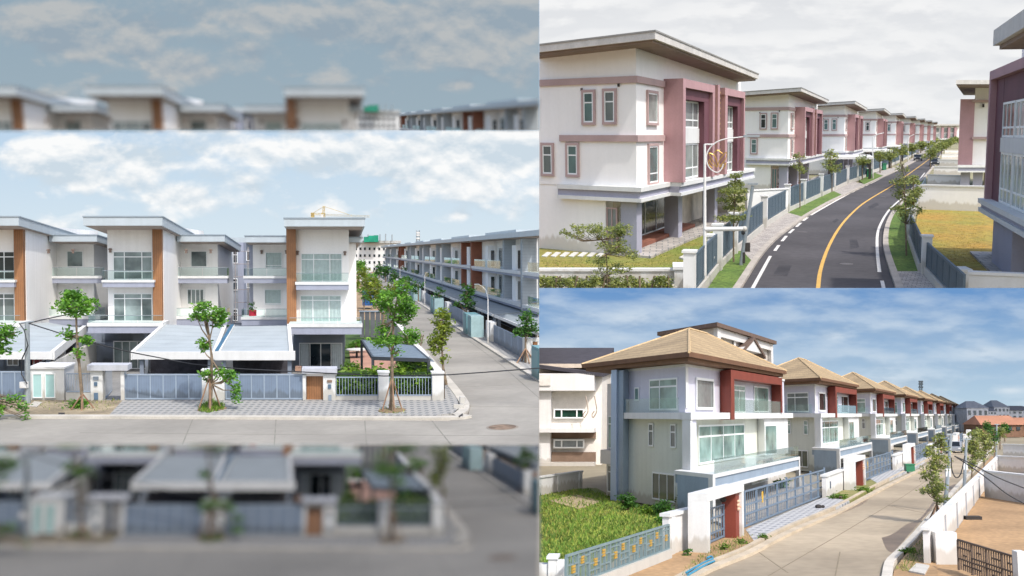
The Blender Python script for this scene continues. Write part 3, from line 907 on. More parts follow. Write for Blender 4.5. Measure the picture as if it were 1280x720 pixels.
    # stack of stone caps on the canopy's left end
    m = MB(); rb(m, YG - .2, 369, 458.5, 376.5, 465.5, .5); m.build('stone_stack', mat('brown_stone', '#9a7a66', 0.9, 0.3, 4), None, LB('small brown stone block beside the canopy of the brown door'), 'stone')
    # entrance portal of the other villa
    t = thing('entrance_portal', LB('white entrance portal with grey canopy and an open steel gate'), 'gateway', FP(YG).P(FP(YG).px(135, 480)[0], 0, 0))
    pillar(114, 129, 463, 503, None, t, cap=False); pillar(151.5, 156, 464, 503, None, t, cap=False)
    m = MB(); rb(m, YG, 110.5, 455.5, 161, 462.5, .9, .35); m.build('canopy', mat('pale_grey_canopy', '#b9bcc3'), t)
    for (u0, v0, u1, v1, c, nme) in ((118.5, 477, 122.5, 482, 'blue', 'intercom'), (118.5, 490.5, 123.5, 499, 'blue', 'letter_box'), (117.5, 470, 124, 474.5, 'grey', 'house_number_plate')):
        rr = pl.rect(u0, v0, u1, v1)
        MB().box(pl, rr[0], rr[1], .15, .21, rr[2], rr[3]).build(nme, mat('plate_' + c, '#5a7187', 0.4), t)
    a = PL.g(130, 502); b = PL.g(140, 490)
    m = MB(); n = 8
    q = Pl(a, (b - a).normalized(), Vector((0, -1, 0))); Lg = (b - a).length
    for i in range(n + 1): m.box(q, Lg * i / n - .02, Lg * i / n + .02, -.02, .02, .1, 1.85)
    m.build('bars', gatef, t, kind='stuff')
    m = MB(); m.box(q, 0, Lg, -.03, .03, .08, .14); m.box(q, 0, Lg, -.03, .03, 1.8, 1.87); m.build('gate_leaf_frame', gatef, t)
    # white double-door meter cabinet
    t = thing('meter_cabinet', LB('white walled cabinet with two pale green glass doors'), 'cabinet', FP(YG).P(FP(YG).px(60, 480)[0], 0, 0))
    m = MB(); r = rb(m, YG, 36.5, 461, 71.5, 503, .1, .0); m.build('front_wall', T, t)
    m = MB(); r2 = FP(YG).rect(71.5, 461, 81, 503); m.box(FP(YG), r2[0], r2[1] - .03, -2.2, .02, 0, r2[3]); m.build('side_wall', T, t)
    m = MB(); m.box(FP(YG), r[0] - .05, r2[1] + .05, -2.3, .1, r[3] + .003, r[3] + .12); m.build('roof_slab', T, t)
    gd = mat('pale_green_glass', '#a3c6c4', 0.15, 0.08, 1, 0, 0)
    for (u0, u1) in ((41, 53.5), (56.5, 69.5)):
        rr = FP(YG).rect(u0, 466.5, u1, 502)
        win(t, FP(YG), (rr[0], rr[1], .25, rr[3]), 0.0, (), (), gm=gd, name='door', fw=.06)
    # railing between cabinet and portal
    t = thing('railing', LB('grey bar railing on low wall between meter cabinet and portal'), 'railing', FP(YG).P(FP(YG).px(98, 480)[0], 0, 0))
    fence_bars(t, FP(YG), FP(YG).rect(83, 466.5, 114, 490), 15, gatef)
    m = MB(); rb(m, YG, 82, 490.5, 114, 503, .25); m.build('low_wall', T, t)
    # fence along the corner garden
    t = thing('garden_fence', LB('white pillared garden wall with grey bars in front of the hedge'), 'fence', FP(YG).P(FP(YG).px(490, 480)[0], 0, 0))
    fence_bars(t, FP(YG), FP(YG).rect(420, 471, 473, 494.5), 14, gatef)
    fence_bars(t, FP(YG), FP(YG).rect(486, 471, 540, 494.5), 14, gatef)
    m = MB(); rb(m, YG, 419, 495, 541, 507, .3); m.build('low_wall', T, t)
    pillar(473, 486, 466, 506, None, t, name='pillar'); pillar(540, 554.5, 466.5, 507, None, t, name='pillar')
    # side wall running back from the corner
    side = Pl(FP(YG).P(FP(YG).px(549, 480)[0], 0, 0), e2.normalized(), Vector((1, 0, 0)))
    m = MB(); zt = z_at(466, YG); m.box(side, .6, 42, -.15, .15, 0, zt); m.box(side, .6, 42, -.22, .22, zt + .003, zt + .1)
    m.build('side_wall', T, t)
    # hedge
    t = thing('hedge', LB('clipped green hedge behind the bars of the corner garden fence'), 'hedge', FP(YG + 1).P(FP(YG).px(490, 480)[0], 0, 0))
    pl = FP(YG + .8); r = pl.rect(421, 463, 541, 500)
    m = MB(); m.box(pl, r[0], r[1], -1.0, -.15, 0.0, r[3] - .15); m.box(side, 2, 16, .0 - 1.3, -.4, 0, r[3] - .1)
    m.build('inner_core', mat('hedge_shade', '#2f4a1e', 0.95, 0.3, 2), t)  # solid box; the hedge's inner shade is put into its dark green
    bl = []
    for i in range(26):
        x = r[0] + (r[1] - r[0]) * (i + .5) / 26; q = pl.P(x, -.5, 0); bl.append((q[0], q[1], r[3] * .5, .35, .75, r[3] * .52, 1))
    for i in range(14):
        q = side.P(2 + i, -.85, 0); bl.append((q[0], q[1], r[3] * .5, .7, .6, r[3] * .55, 1))
    leaf_cloud(bl, 7000 if detail else 2500, .16, hollow=.75).build('leaves', m_leaf('hedge'), t, nofill=True)
    # pergola
    t = thing('pergola', LB('grey louvred pergola on dark posts in the corner garden'), 'pergola', PL.g(495, 460))
    zt = 2.45
    Q = [PL.g(452, 424.5, zt), PL.g(517, 432, zt), PL.g(536, 448.5, zt), PL.g(466, 446, zt)]
    n = 12
    sl = mat('grey_louvre', '#76838d', 0.5, 0.08, 2)
    for i in range(n):
        f0, f1 = (i + .08) / n, (i + .92) / n
        A, B = Q[3].lerp(Q[0], f0), Q[3].lerp(Q[0], f1); C_, D_ = Q[2].lerp(Q[1], f1), Q[2].lerp(Q[1], f0)
        MB().prism([A, B, C_, D_], zt - .06, zt).build('slat', sl, t)
    m = MB()
    for a, b in ((0, 1), (1, 2), (2, 3), (3, 0)):
        d = (Q[b] - Q[a]).normalized(); nn = Vector((d.y, -d.x, 0)) * .06
        m.prism([Q[a] - nn, Q[a] + nn, Q[b] + nn, Q[b] - nn], zt - .2, zt + .02)
    dk = mat('dark_post_paint', '#3c4147', 0.5)
    m.build('frame', dk, t)
    for q in Q: MB().wb(q.x - .07, q.x + .07, q.y - .07, q.y + .07, 0, zt - .1).build('post', dk, t)
    # garden table with parasol-like round top
    p = PL.g(446, 448); t = thing('round_table', LB('round white garden table beside the pergola'), 'table', p)
    MB().cyl(p, .9, .72, .8, 20).build('tabletop', T, t); MB().cyl(p, .09, .05, .72, 8).build('leg', dk, t); MB().cyl(p, .35, .02, .06, 14).build('foot', dk, t)
    # bushes in the garden
    def bush(label, u, v, y, ru, rv, n, kind, leaf=3.0):
        c = PL.at(u, v, y); px = y / F
        t = thing('bush', label, 'bush', (c.x, c.y, max(0, c.z - rv * px)), 'garden bushes' + tail)
        m = MB()
        for q in range(6):
            a = random.uniform(0, 6.28)
            m.tube([(c.x, c.y, 0), (c.x + math.cos(a) * ru * px * .6, c.y + math.sin(a) * ru * px * .6, c.z + rv * px * .3)], .05, 5)
        m.build('stem', m_bark(), t)
        bl = [(c.x + random.uniform(-.5, .5) * ru * px, c.y + random.uniform(-.5, .5) * ru * px, c.z + random.uniform(-.4, .5) * rv * px, ru * px * .6, ru * px * .6, rv * px * .6, 1) for _ in range(6)]
        leaf_cloud(bl, n, leaf * px * .62).build('crown', m_leaf(kind), t, nofill=True)
        return t
    k = 1.0 if detail else .5
    bush(LB('rounded dark green bush behind the pergola by the side street'), 518, 423, 74, 19, 14, int(900 * k), 'fresh')
    bush(LB('low shrub under the near corner of the pergola'), 508, 462, 60, 14, 12, int(600 * k), 'fresh')
    bush(LB('dark shrub between the curtained villa and the pergola'), 447, 430, 84, 12, 7, int(500 * k), 'fresh')
    bush(LB('clipped green shrub left of the round white table'), 441, 460, 64, 10, 9, int(500 * k), 'hedge')
    # manhole, corner box, drain
    p = PL.g(628, 534)
    t = thing('manhole_cover', LB('round rusty brown manhole cover set in the concrete road'), 'manhole cover', p)
    MB().cyl(p, .82, -.02, .012, 24).build('rim', mat('manhole_rim', '#8c8378', 0.8), t)
    MB().cyl(p, .7, 0, .022, 24).build('lid', mat('rusty_lid', '#7d6a58', 0.8, 0.3, 3), t)
    m = MB(); r = rb(m, 55.0, 575.3, 496.5, 581.5, 504.5, .35); m.build('marker_block', T, None, LB('small white marker block on the corner footpath'), 'marker')
    m = MB(); rb(m, 54.0, 567, 505.5, 580, 511, .1); m.build('kerb_sign', T, None, LB('low white board leaning beside the marker block on the corner'), 'board')
    MB().prism(gpoly([(573, 523.5), (578, 520), (579, 522), (574, 525)]), .12, .15).build('drain_grate', m_dark(), None, LB('dark drain slot in the kerb at the street corner'), 'drain')
    MB().prism(gpoly([(73, 519), (81, 519), (81, 521), (73, 521)]), .12, .15).build('drain_grate', m_dark(), None, LB('dark drain slot in the kerb near the meter cabinet'), 'drain')
    MB().prism(gpoly([(36, 511), (43, 505), (53, 506), (46, 512)]), .12, .17).build('stepping_slab', conc2, None, LB('pale concrete slab on the verge before the meter cabinet'), 'slab')
    # ---------------------------------------------------------------- left neighbour
    t = thing('neighbour_carport', LB('neighbour carport with wide grey roof and red white trimmed eave'), 'carport', PL.g(20, 470))
    P = [PL.at(-60, 441, 62), PL.at(42, 441, 62), PL.at(98, 410, 74), PL.at(60, 403, 74), PL.at(0, 412, 70), PL.at(-60, 412, 70)]
    MB().prism([P[0], P[1], P[2], P[3], P[5]], [P[0].z - .1, P[1].z - .1, P[2].z - .1, P[3].z - .1, P[5].z - .1], [P[i].z for i in (0, 1, 2, 3, 5)]).build('carport_roof', cdeck, t)
    d = (P[2] - P[1]); n = 11
    red = mat('red_eave_trim', '#a03a3c', 0.6)
    for i in range(n):
        a, b = P[1] + d * (i / n), P[1] + d * ((i + .75) / n)
        nn = Vector((d.y, -d.x, 0)).normalized() * .09
        MB().prism([a - nn, a + nn, b + nn, b - nn], [a.z - .75, a.z - .75, b.z - .75, b.z - .75], [a.z + .05, a.z + .05, b.z + .05, b.z + .05]).build('red_trim_block', red, t)
    nn = Vector((d.y, -d.x, 0)).normalized() * .05
    MB().prism([P[1] - nn, P[1] + nn, P[2] + nn, P[2] - nn], [P[1].z - .9, P[1].z - .9, P[2].z - .9, P[2].z - .9], [P[1].z + .1, P[1].z + .1, P[2].z + .1, P[2].z + .1]).build('eave_board', T, t)
    m = MB(); rb(m, 70, -40, 440, 36, 470, 1); m.build('ground_floor_wall', GW, t)
    wn_(t, 70, 9, 441, 24, 457, (.5,), ())
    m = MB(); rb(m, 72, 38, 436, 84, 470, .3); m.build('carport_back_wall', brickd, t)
    m = MB(); rb(m, 69, 74, 430, 80, 470, .5); m.build('post', T, t)
    # raking boundary wall
    a, b = PL.at(51, 459, 58.5), PL.at(138, 417, 79)
    d = (b - a); d.z = 0; nn = Vector((d.y, -d.x, 0)).normalized() * .12
    MB().prism([a - nn, a + nn, b + nn, b - nn], 0, [a.z, a.z, b.z, b.z]).build('boundary_wall', mat('weathered_white_wall', '#d9d8d2', 0.9, 0.08, 0.5, 0.05, 0.1, streak=.15), None, LB('long white boundary wall climbing back between the two left villas'), 'wall')
    # utility pole
    t = thing('utility_pole', LB('grey utility pole with looping cables near the left edge'), 'pole', PL.at(34.5, 500, 56))
    a = PL.at(34.5, 497, 56); b = PL.at(34, 402.5, 56)
    MB().tube([(a.x, a.y, 0), b], [.16, .12], 8).build('pole', m_steel(), t)
    c = PL.at(30, 481, 55.8); MB().wb(c.x - .2, c.x + .2, c.y - .1, c.y + .1, c.z - .18, c.z + .18).build('junction_box', T, t)
    MB().tube([PL.at(26, 404, 56), PL.at(42, 402, 56)], .05, 5).build('cross_arm', m_steel(), t)
    cab = mat('black_cable', '#22252a', 0.6)
    def cable(pts, label, y, r=.035):
        MB().tube([PL.at(u, v, y if not isinstance(y, list) else y[i]) for i, (u, v) in enumerate(pts)], r, 5).build('cable', cab, None, label, 'cable', 'overhead cables' + tail)
    cable([(36, 404), (100, 424.5), (165, 440.5), (240, 455), (300, 461), (380, 465), (480, 470), (560, 468.5), (610, 465), (700, 458), (760, 452)], LB('long black overhead cable sagging across the whole street'), 55.5)
    cable([(36, 404), (52, 400), (80, 394), (120, 384)], LB('short black cable rising right from the utility pole'), 58)
    cable([(24, 404), (30, 412), (35, 432), (27, 450), (27, 468), (34, 480)], LB('black cable looping down the side of the utility pole'), 55.6)
    # ---------------------------------------------------------------- far street left side: grey wall, blue bin, small trees
    t = thing('site_fence', LB('dark grey sheet fence behind the corner garden'), 'fence', PL.at(470, 390, 105))
    pl = FP(100); r = pl.rect(449, 390, 496, 412); n = 7
    for i in range(n):
        w = (r[1] - r[0]) / n
        MB().box(pl, r[0] + w * i + .05, r[0] + w * (i + 1) - .05, -.1, 0, 0, r[3]).build('fence_panel', mat('dark_sheet_metal', '#6a6d72', 0.6, 0.1, 1), t)
    MB().box(pl, r[0], r[1], -.05, .08, r[3], r[3] + .15).build('top_rail', gatef, t)
    m = MB(); rb(m, 150, 453.5, 364, 467, 382, 3); 
    m.build('water_tank', mat('blue_container', '#2f5f9c', 0.5), None, LB('bright blue container half hidden by trees beside the side street'), 'container')
    # apartment block at the far end
    yA = 420 if PL.k == 1 else 110
    kA = yA / 420
    t = thing('apartment_block', LB('white apartment block with small dark windows at the street end'), 'building', PL.at(470, 360, yA))
    pl = FP(yA); r = pl.rect(438, 304, 500, 352)
    wall = MB().box(pl, r[0], r[1], -30 * kA, 0, 0, r[3]).build('wall', m_trim(), t)
    MB().box(pl, r[0] - .5 * kA, r[1] + .5 * kA, -31 * kA, .8 * kA, r[3] + .01, r[3] + 1.1 * kA).build('roof', mat('pale_parapet', '#b9bcbb', 0.8), t)
    wproto = None
    for v in (311, 319.5, 328, 336, 344):
        for u in (445, 450.5, 456, 462, 468, 474, 480, 486, 492):
            rr = pl.rect(u - 1.2, v - 1.6, u + 1.2, v + 1.6)
            MB().box(pl, rr[0], rr[1], 0, .15, rr[2], rr[3]).build('window', dg, t)
    net = mat('green_safety_net', '#1e8f72', 0.9, 0.2, 0.2)
    t2 = thing('safety_netting', LB('green safety netting on the apartment block roof'), 'netting', PL.at(463, 300, yA - 5 * kA))
    for (u0, u1, v0) in ((455, 461, 296), (461, 468, 294.5), (468, 473, 294)):
        m = MB(); rb(m, yA - 5 * kA, u0, v0, u1, 302.5, 4 * kA); m.build('net_panel', net, t2)
    for u in (445, 452, 460, 468, 475, 482, 490):
        m = MB(); a = PL.at(u, 302, yA - 2 * kA); b = PL.at(u, 294 - (u % 3), yA - 2 * kA); m.tube([a, b], .25 * kA, 5); m.build('rooftop_rod', m_steel(), t2)
    # crane
    t = thing('tower_crane', LB('yellow tower crane jib above the roof of the curtained villa'), 'crane', PL.at(404, 330, 600))
    ye = mat('crane_yellow', '#c2ae72', 0.6)
    yc = 600
    a = PL.at(404, 330, yc)
    lattice(t, PL.at(404, 330, yc), PL.at(404, 266, yc), 1.4, 12, ye, 'mast')
    lattice(t, PL.at(404, 268.5, yc), PL.at(462, 270.5, yc), .8, 14, mat('pale_jib', '#c9c7b4', 0.6), 'jib')
    lattice(t, PL.at(404, 268, yc), PL.at(389, 267, yc), .9, 4, ye, 'counter_jib')
    lattice(t, PL.at(404, 268, yc), PL.at(405, 257.5, yc), .8, 3, ye, 'tower_head')
    MB().tube([PL.at(405, 258, yc), PL.at(440, 269.5, yc)], .12, 4).build('tie_rod', ye, t)
    MB().tube([PL.at(405, 258, yc), PL.at(390, 267, yc)], .12, 4).build('tie_rod', ye, t)
    m = MB(); rb(m, yc, 388.5, 266, 393, 272, 2); m.build('counterweight', ye, t)
    m = MB(); rb(m, yc - 1, 401, 268, 404, 272, 2); m.build('operator_cab', T, t)
    # telecom mast
    t = thing('telecom_mast', LB('small grey telecom mast above the far right roofs'), 'mast', PL.at(522, 320, 500))
    lattice(t, PL.at(522.5, 320, 500), PL.at(522.5, 288, 500), 1.1, 8, m_steel(), 'mast')
    for v in (290, 293, 297):
        m = MB(); rb(m, 499, 520.5, v, 524.5, v + 2, 1); m.build('antenna', T, t)
    # ---------------------------------------------------------------- row of townhouses along the side street
    aR = 20.5
    Rw = Pl(e2 * 0 + ex * aR, e2, -ex)        # s = depth y, d outwards to the street
    y0, PIT = 98.0, 36.8
    paintc = mat('cream_panel_paint', '#ddd6c6', 0.85, 0.05, 1, .03, 0)
    slate = mat('grey_louvre_panel', '#a0a8ac', 0.7, 0.06, 0.7, 0.03, 0, kind='grooves', axis=2, gs=3.0)
    brick = mat('brown_fin_cladding', '#8a5238', 0.7, 0.1, 1, .05, 0)
    def row_house(label, fin, first=False):
        t = thing('townhouse', label, 'house', Rw.P(y0, 0, 0), 'townhouses along the side street' + tail)
        L_ = PIT - .4
        MB().box(Rw, y0, y0 + L_, -14, 0, 0, 10.4).build('wall', W, t)
        # roof with fascia towards the street, slight steps
        m = MB(); m.box(Rw, y0 - .3, y0 + L_ + .3, -14, 2.2, 10.42, 10.95); r = m.build('roof', roofm, t)
        MB().box(Rw, y0 + 6, y0 + L_ - 9, -13, 1.0, 10.96, 11.35).build('roof_upstand', roofm, r)
        MB().box(Rw, y0 + .2, y0 + L_ - .2, -13.8, 1.9, 10.33, 10.41).build('soffit', soffit, r)
        # fins: one at each party line and one mid-house
        MB().box(Rw, y0, y0 + .9, 0, 1.5, 2.9, 10.3).build('fin', fin, t)
        MB().box(Rw, y0 + 11.5, y0 + 12.4, 0, 1.35, 2.9, 10.3).build('fin', slate if fin is not brick else brick, t)
        for (z0, z1) in ((6.35, 6.95), (3.0, 3.6)):
            MB().box(Rw, y0 + 1.0, y0 + L_, 0, 1.6, z0 + .25, z1).build('balcony_slab', T, t)
            MB().box(Rw, y0 + 1.0, y0 + L_, 0, 1.5, z0, z0 + .247).build('balcony_band', LG, t)
            for a in (13.2, 24.5):
                MB().box(Rw, y0 + a, y0 + a + 9.5, 1.45, 1.5, z1, z1 + .95).build('glass_panel', clr, t)
            # cream and louvred panels between openings
            MB().box(Rw, y0 + 2.0, y0 + 6, 0, .5, z1, z1 + 2.6).build('cream_panel', paintc, t)
            MB().box(Rw, y0 + 24.2, y0 + 26.2, 0, 1.2, z1, z1 + 2.75).build('bay_wall', W, t)
            MB().box(Rw, y0 + 6.2, y0 + 8.4, .01, 1.0, z1, z1 + 2.7).build('bay_wall', W, t)
            for yy in (24.2, 6.2):                      # slim dark window in each bay's end
                e_ = Pl(Rw.P(y0 + yy, 0, 0), -ex, -e2); w0 = .3
                win(t, e_, (w0, w0 + .55, z1 + .1, z1 + 2.2), 0.0, (), (), gm=dg, fw=.05)
            win(t, Rw, (y0 + 7.0, y0 + 11, z1 + .05, z1 + 2.5), .02, (.5,), (), gm=gl)
            win(t, Rw, (y0 + 14, y0 + 22.5, z1 + .05, z1 + 2.5), .02, (.33, .66), (), gm=gl)
            win(t, Rw, (y0 + 27.5, y0 + 33.5, z1 + .05, z1 + 2.5), .02, (.5,), (), gm=gl)
        # ground floor: dark panel as garage shade, carport roof to the fence line
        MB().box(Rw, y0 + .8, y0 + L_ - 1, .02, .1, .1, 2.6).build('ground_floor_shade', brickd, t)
        m = MB(); P = [Rw.P(y0 + .3, 0.1, 0), Rw.P(y0 + L_ - .3, .1, 0), Rw.P(y0 + L_ - .3, 4.4, 0), Rw.P(y0 + .3, 4.4, 0)]
        m.prism(P, [2.75, 2.75, 2.35, 2.35], [2.9, 2.9, 2.5, 2.5]).build('carport_roof', mat('carport_sheet_light', '#8b9396', 0.85, 0.05, 1, .02, 0, kind='grooves', axis=1, gs=.4), t)
        MB().box(Rw, y0 + .3, y0 + L_ - .3, 4.4, 4.5, 2.3, 2.56).build('fascia', T, t)
        for a in (1, 12, 24, 35):
            MB().box(Rw, y0 + a, y0 + a + .3, 4.0, 4.3, 0, 2.35).build('carport_post', GW, t)
        return t
    rA = row_house(LB('first right row townhouse, grey louvred fins, at the picture edge'), slate)
    rB = row_house(LB('second townhouse of the right row with tall brown fins'), brick)
    dlt = lambda n: e2 * PIT * n
    # rB was built on top of rA: move it one pitch along
    for n_, o in ((1, rB),):
        b = BASE[o.name] + dlt(1); o.location = PL.world(b)
        BASE[o.name] = b
    names = ['third', 'fourth', 'fifth', 'sixth', 'seventh', 'eighth']
    for i in range(2, 8):
        if i == 5:
            c = dup(rB, dlt(i - 1), LB('%s right row townhouse, brown fins, far down the street' % names[i - 2]))
        else:
            c = dup(rA, dlt(i), LB('%s townhouse of the right row from the picture edge, grey fins' % names[i - 2]))
    dup(rA, dlt(-1), LB('townhouse before the first of the right row, mostly outside the picture'))
    # street front of the row: gates, walls, teal cabinets
    aF = 15.4
    Fw = Pl(ex * aF, e2, -ex)
    idx = 0
    for i in range(-1, 7):
        s = y0 - 20 + PIT * i
        t = thing('street_gate', LB('blue-grey street gate before the %s right row townhouse' % (['nearest', 'first', 'second', 'third', 'fourth', 'fifth', 'sixth', 'seventh'][i + 1])), 'gate', Fw.P(s, 0, 0), 'gates of the right row' + tail)
        for j in range(5):
            MB().box(Fw, s + j * 3.2 + .1, s + j * 3.2 + 3.1, -.05, .03, .15, 1.8).build('slatted_panel', gatem, t)
        MB().box(Fw, s - 1.2, s - .1, -.3, .3, 0, 2.0).build('pillar', T, t)
        MB().box(Fw, s + 16.1, s + 19.0, -.3, .3, 0, 2.0).build('pillar', T, t)
        if i < 4:
            tm = mat('teal_cabinet_paint', '#6f9aa0', 0.5, 0.05, 1, 0.02, 0, streak=.06)
            tt = thing('utility_cabinet', LB('%s pale teal utility cabinet along the right footpath' % ORD[i + 1]), 'cabinet', Fw.P(s + 22, .6, 0), 'utility cabinets' + tail)
            for j in (0, 3.6):
                MB().box(Fw, s + 21 + j, s + 23.6 + j, 0.2, 1.5, .1, 2.3).build('cabinet_box', tm if j else mat('teal_cabinet_light', '#9db9bb', 0.5), tt)
                MB().box(Fw, s + 21.2 + j, s + 23.4 + j, 1.5, 1.55, .3, 2.1).build('cabinet_door', tm, tt)
    # brown door portal near right edge
    p = PL.g(671, 453)
    t = thing('entrance_portal', LB('small white portal with brown side at the right street edge'), 'gateway', p)
    m = MB(); rb(m, 78, 663, 423, 684, 427, .8); m.build('canopy', T, t)
    m = MB(); rb(m, 78, 666, 427.5, 671.5, 452, .4); m.build('door', wood, t)
    m = MB(); rb(m, 78, 672, 427.5, 684, 452, .4); m.build('pillar', T, t)
    # street lamps on the right footpath
    def lamp(label, u, vb, vt, y, arm):
        b = PL.g(u, vb); y = b.y
        t = thing('street_lamp', label, 'street lamp', b, 'street lamps' + tail)
        tp = PL.at(u, vt, y)
        MB().tube([(b.x, b.y, 0), tp], [.07, .04], 8).build('pole', m_trim(), t)
        pts = [tp] + [PL.at(a, c, y) for a, c in arm]
        MB().tube(pts, .022, 6).build('arm', m_trim(), t)
        e = pts[-1]; MB().wb(e.x - .3, e.x + .15, e.y - .12, e.y + .12, e.z - .05, e.z + .02).build('lamp_head', m_steel(), t)
    lamp(LB('tall white street lamp with left arm beside the teal cabinets'), 610, 431, 373, 0, [(608, 364), (603, 358), (597, 355)])
    lamp(LB('thinner white street lamp further down the right footpath'), 531, 382, 344, 0, [(534, 340), (538, 337)])
    lamp(LB('far white street lamp among the small trees of the side street'), 500, 362, 335, 0, [(503, 332), (507, 331)])
    # ---------------------------------------------------------------- trees
    k = 1.0 if detail else 0.55
    gt = 'street trees' + tail
    T_ = lambda *a, **kw: tree(*a, group=gt, **kw)
    T_(LB('slim leaning street tree with big leaves before the cabinet'), PL.g(103, 514).y, [(103, 514), (102, 490), (99, 455), (96, 420), (95, 385)],
       [(95, 382, 22, 15), (86, 420, 8, 6), (105, 425, 9, 7), (98, 440, 6, 5), (92, 368, 9, 5)], int(1100 * k), 5.0, 'fresh', 2.4, stakes=22)
    T_(LB('slim forked street tree with hanging branch before the wide white pillar'), PL.g(262, 515).y, [(262, 515), (264, 480), (265, 450), (262, 425), (258, 395)],
       [(260, 390, 18, 14), (274, 404, 9, 6), (256, 431, 6, 7), (243, 395, 7, 7), (272, 465, 14, 4), (287, 470, 8, 6), (295, 490, 5, 14), (258, 470, 6, 8), (275, 392, 9, 7)], int(1300 * k), 4.6, 'fresh', 2.6, stakes=45)
    T_(LB('young staked tree with rounded crown before the garden fence pillar'), PL.g(490, 516).y, [(490, 516), (490, 480), (490, 440), (492, 400), (497, 370)],
       [(494, 375, 22, 17), (505, 355, 9, 8), (484, 425, 17, 9), (500, 395, 18, 12), (513, 385, 11, 13), (496, 440, 10, 6), (478, 410, 10, 8)], int(2400 * k), 4.2, 'fresh', 2.6, stakes=45)
    T_(LB('narrow upright tree on stakes at the side street corner'), 62, [(558, 481), (554, 460), (552, 430), (551, 400)],
       [(551, 400, 12, 17), (547, 430, 9, 14), (556, 415, 8, 10), (554, 450, 4, 5)], int(1100 * k), 4.2, 'yellow', 2.0)
    T_(LB('bushy tree behind the corner garden beside the side street'), 95, [(478, 412), (480, 395), (482, 375)],
       [(478, 372, 18, 14), (470, 362, 14, 12), (492, 362, 10, 10), (463, 352, 10, 8)], int(1300 * k), 3.6, 'yellow', 2.0)
    T_(LB('small dark street tree by the right picture edge'), PL.g(657, 455).y, [(657, 455), (657, 430), (657, 405)],
       [(658, 398, 10, 10), (652, 413, 9, 6), (663, 410, 8, 8)], int(550 * k), 4.0, 'dark', 1.8, stakes=20)
    T_(LB('dark street tree on the right footpath before the teal cabinets'), PL.g(583, 411).y, [(583, 411), (583, 390), (582, 370)],
       [(584, 366, 10, 11), (577, 378, 8, 8), (588, 378, 7, 8)], int(500 * k), 3.6, 'dark', 1.6)
    far = [(549, 393, 365, 7), (523, 378, 355, 7), (508, 369, 350, 6), (493, 360, 343, 6), (482, 353, 339, 5), (474, 348, 335, 5)]
    for i, (u, vb, vt, r) in enumerate(far):
        y = PL.g(u, vb).y
        T_(LB('small street tree, %s going away on the right footpath of the side street' % ORD[i]), y, [(u, vb), (u, (vb + vt) / 2), (u, vt)],
           [(u, vt, r, r * 1.1), (u - r * .5, vt + r, r * .7, r * .7)], int(200 * k), 2.8, 'dark', 1.0, limbs=2)
    far2 = [(448, 356, 334, 8), (456, 362, 340, 7), (466, 372, 348, 7), (444, 375, 352, 8), (455, 388, 366, 7), (444, 345, 331, 4), (452, 347, 333, 4)]
    for i, (u, vb, vt, r) in enumerate(far2):
        y = PL.g(u, vb).y
        T_(LB('loose green tree, %s of the cluster left of the side street' % ORD[i]), y, [(u, vb), (u, (vb + vt) / 2), (u, vt)],
           [(u, vt, r, r * 1.1), (u + r * .5, vt + r, r * .8, r * .7)], int(240 * k), 2.8, 'yellow' if i % 2 else 'fresh', 1.0, limbs=2)
    # near tree whose branches hang in from the left
    T_(LB('near tree whose drooping branches hang in at the left edge'), 51, [(-45, 516), (-42, 470), (-36, 430), (-22, 410)],
       [(6, 414, 16, 9), (2, 430, 9, 18), (16, 418, 6, 5), (6, 497, 12, 4), (18, 500, 8, 5), (28, 508, 6, 7), (34, 521, 3.5, 12), (1, 512, 3, 10), (-35, 420, 25, 20)], int(1300 * k), 4.6, 'fresh', 3.0)
    # shrubs and grass at tree bases
    bush(LB('low leafy shrub at the foot of the leaning tree'), 96, 506, PL.g(96, 512).y, 12, 9, int(350 * k), 'fresh', 4)
    grass([(250, 512), (262, 504), (278, 508), (280, 515), (262, 519), (250, 517)], int(900 * k), .35, 'grass_tuft', m_leaf('hedge'), None, cat=None)
    grass([(474, 514), (490, 508), (506, 514), (505, 520), (476, 520)], int(350 * k), .2, 'grass_tuft', m_leaf('olive'), None, cat=None)
    grass([(40, 505), (150, 500), (140, 517), (60, 515)], int(500 * k), .2, 'weeds', m_leaf('olive'), None, cat=None)
    for (u0, v0, u1, v1) in ((474, 511, 506, 521), (250, 509, 281, 519)):
        c = PL.g((u0 + u1) / 2, (v0 + v1) / 2)
        MB().cyl(c, .75, .1, .16, 14).build('tree_pit_soil', m_soil(), kind='structure')

def fence_bars(par, pl, r, n, m_):
    a0, a1, z0, z1 = r
    m = MB(); m.box(pl, a0, a1, -.05, .03, z1 - .06, z1); m.box(pl, a0, a1, -.05, .03, z0, z0 + .06)
    m.build('rail', m_, par)
    m = MB()
    for i in range(n + 1):
        a = a0 + .03 + (a1 - a0 - .06) * i / n
        m.box(pl, a - .016, a + .016, -.02, .01, z0 + .06, z1 - .06)
    m.build('bars', m_, par, kind='stuff')

def lattice(par, a, b, w, n, m_, name):
    d = (b - a); L_ = d.length; d.normalize()
    x = d.cross(Vector((0, 1, 0)));
    if x.length < .1: x = Vector((1, 0, 0))
    x.normalize(); y = d.cross(x).normalized()
    m = MB(); cs = [x * w + y * w, x * w - y * w, -x * w - y * w, -x * w + y * w]
    for c in cs: m.tube([a + c * .6, b + c * .6], w * .13, 4)
    for i in range(n):
        p, q = a + d * (L_ * i / n), a + d * (L_ * (i + 1) / n)
        for j in range(4):
            m.tube([p + cs[j] * .6, q + cs[(j + 1) % 4] * .6], w * .09, 3, cap=False)
    m.build(name, m_, par)
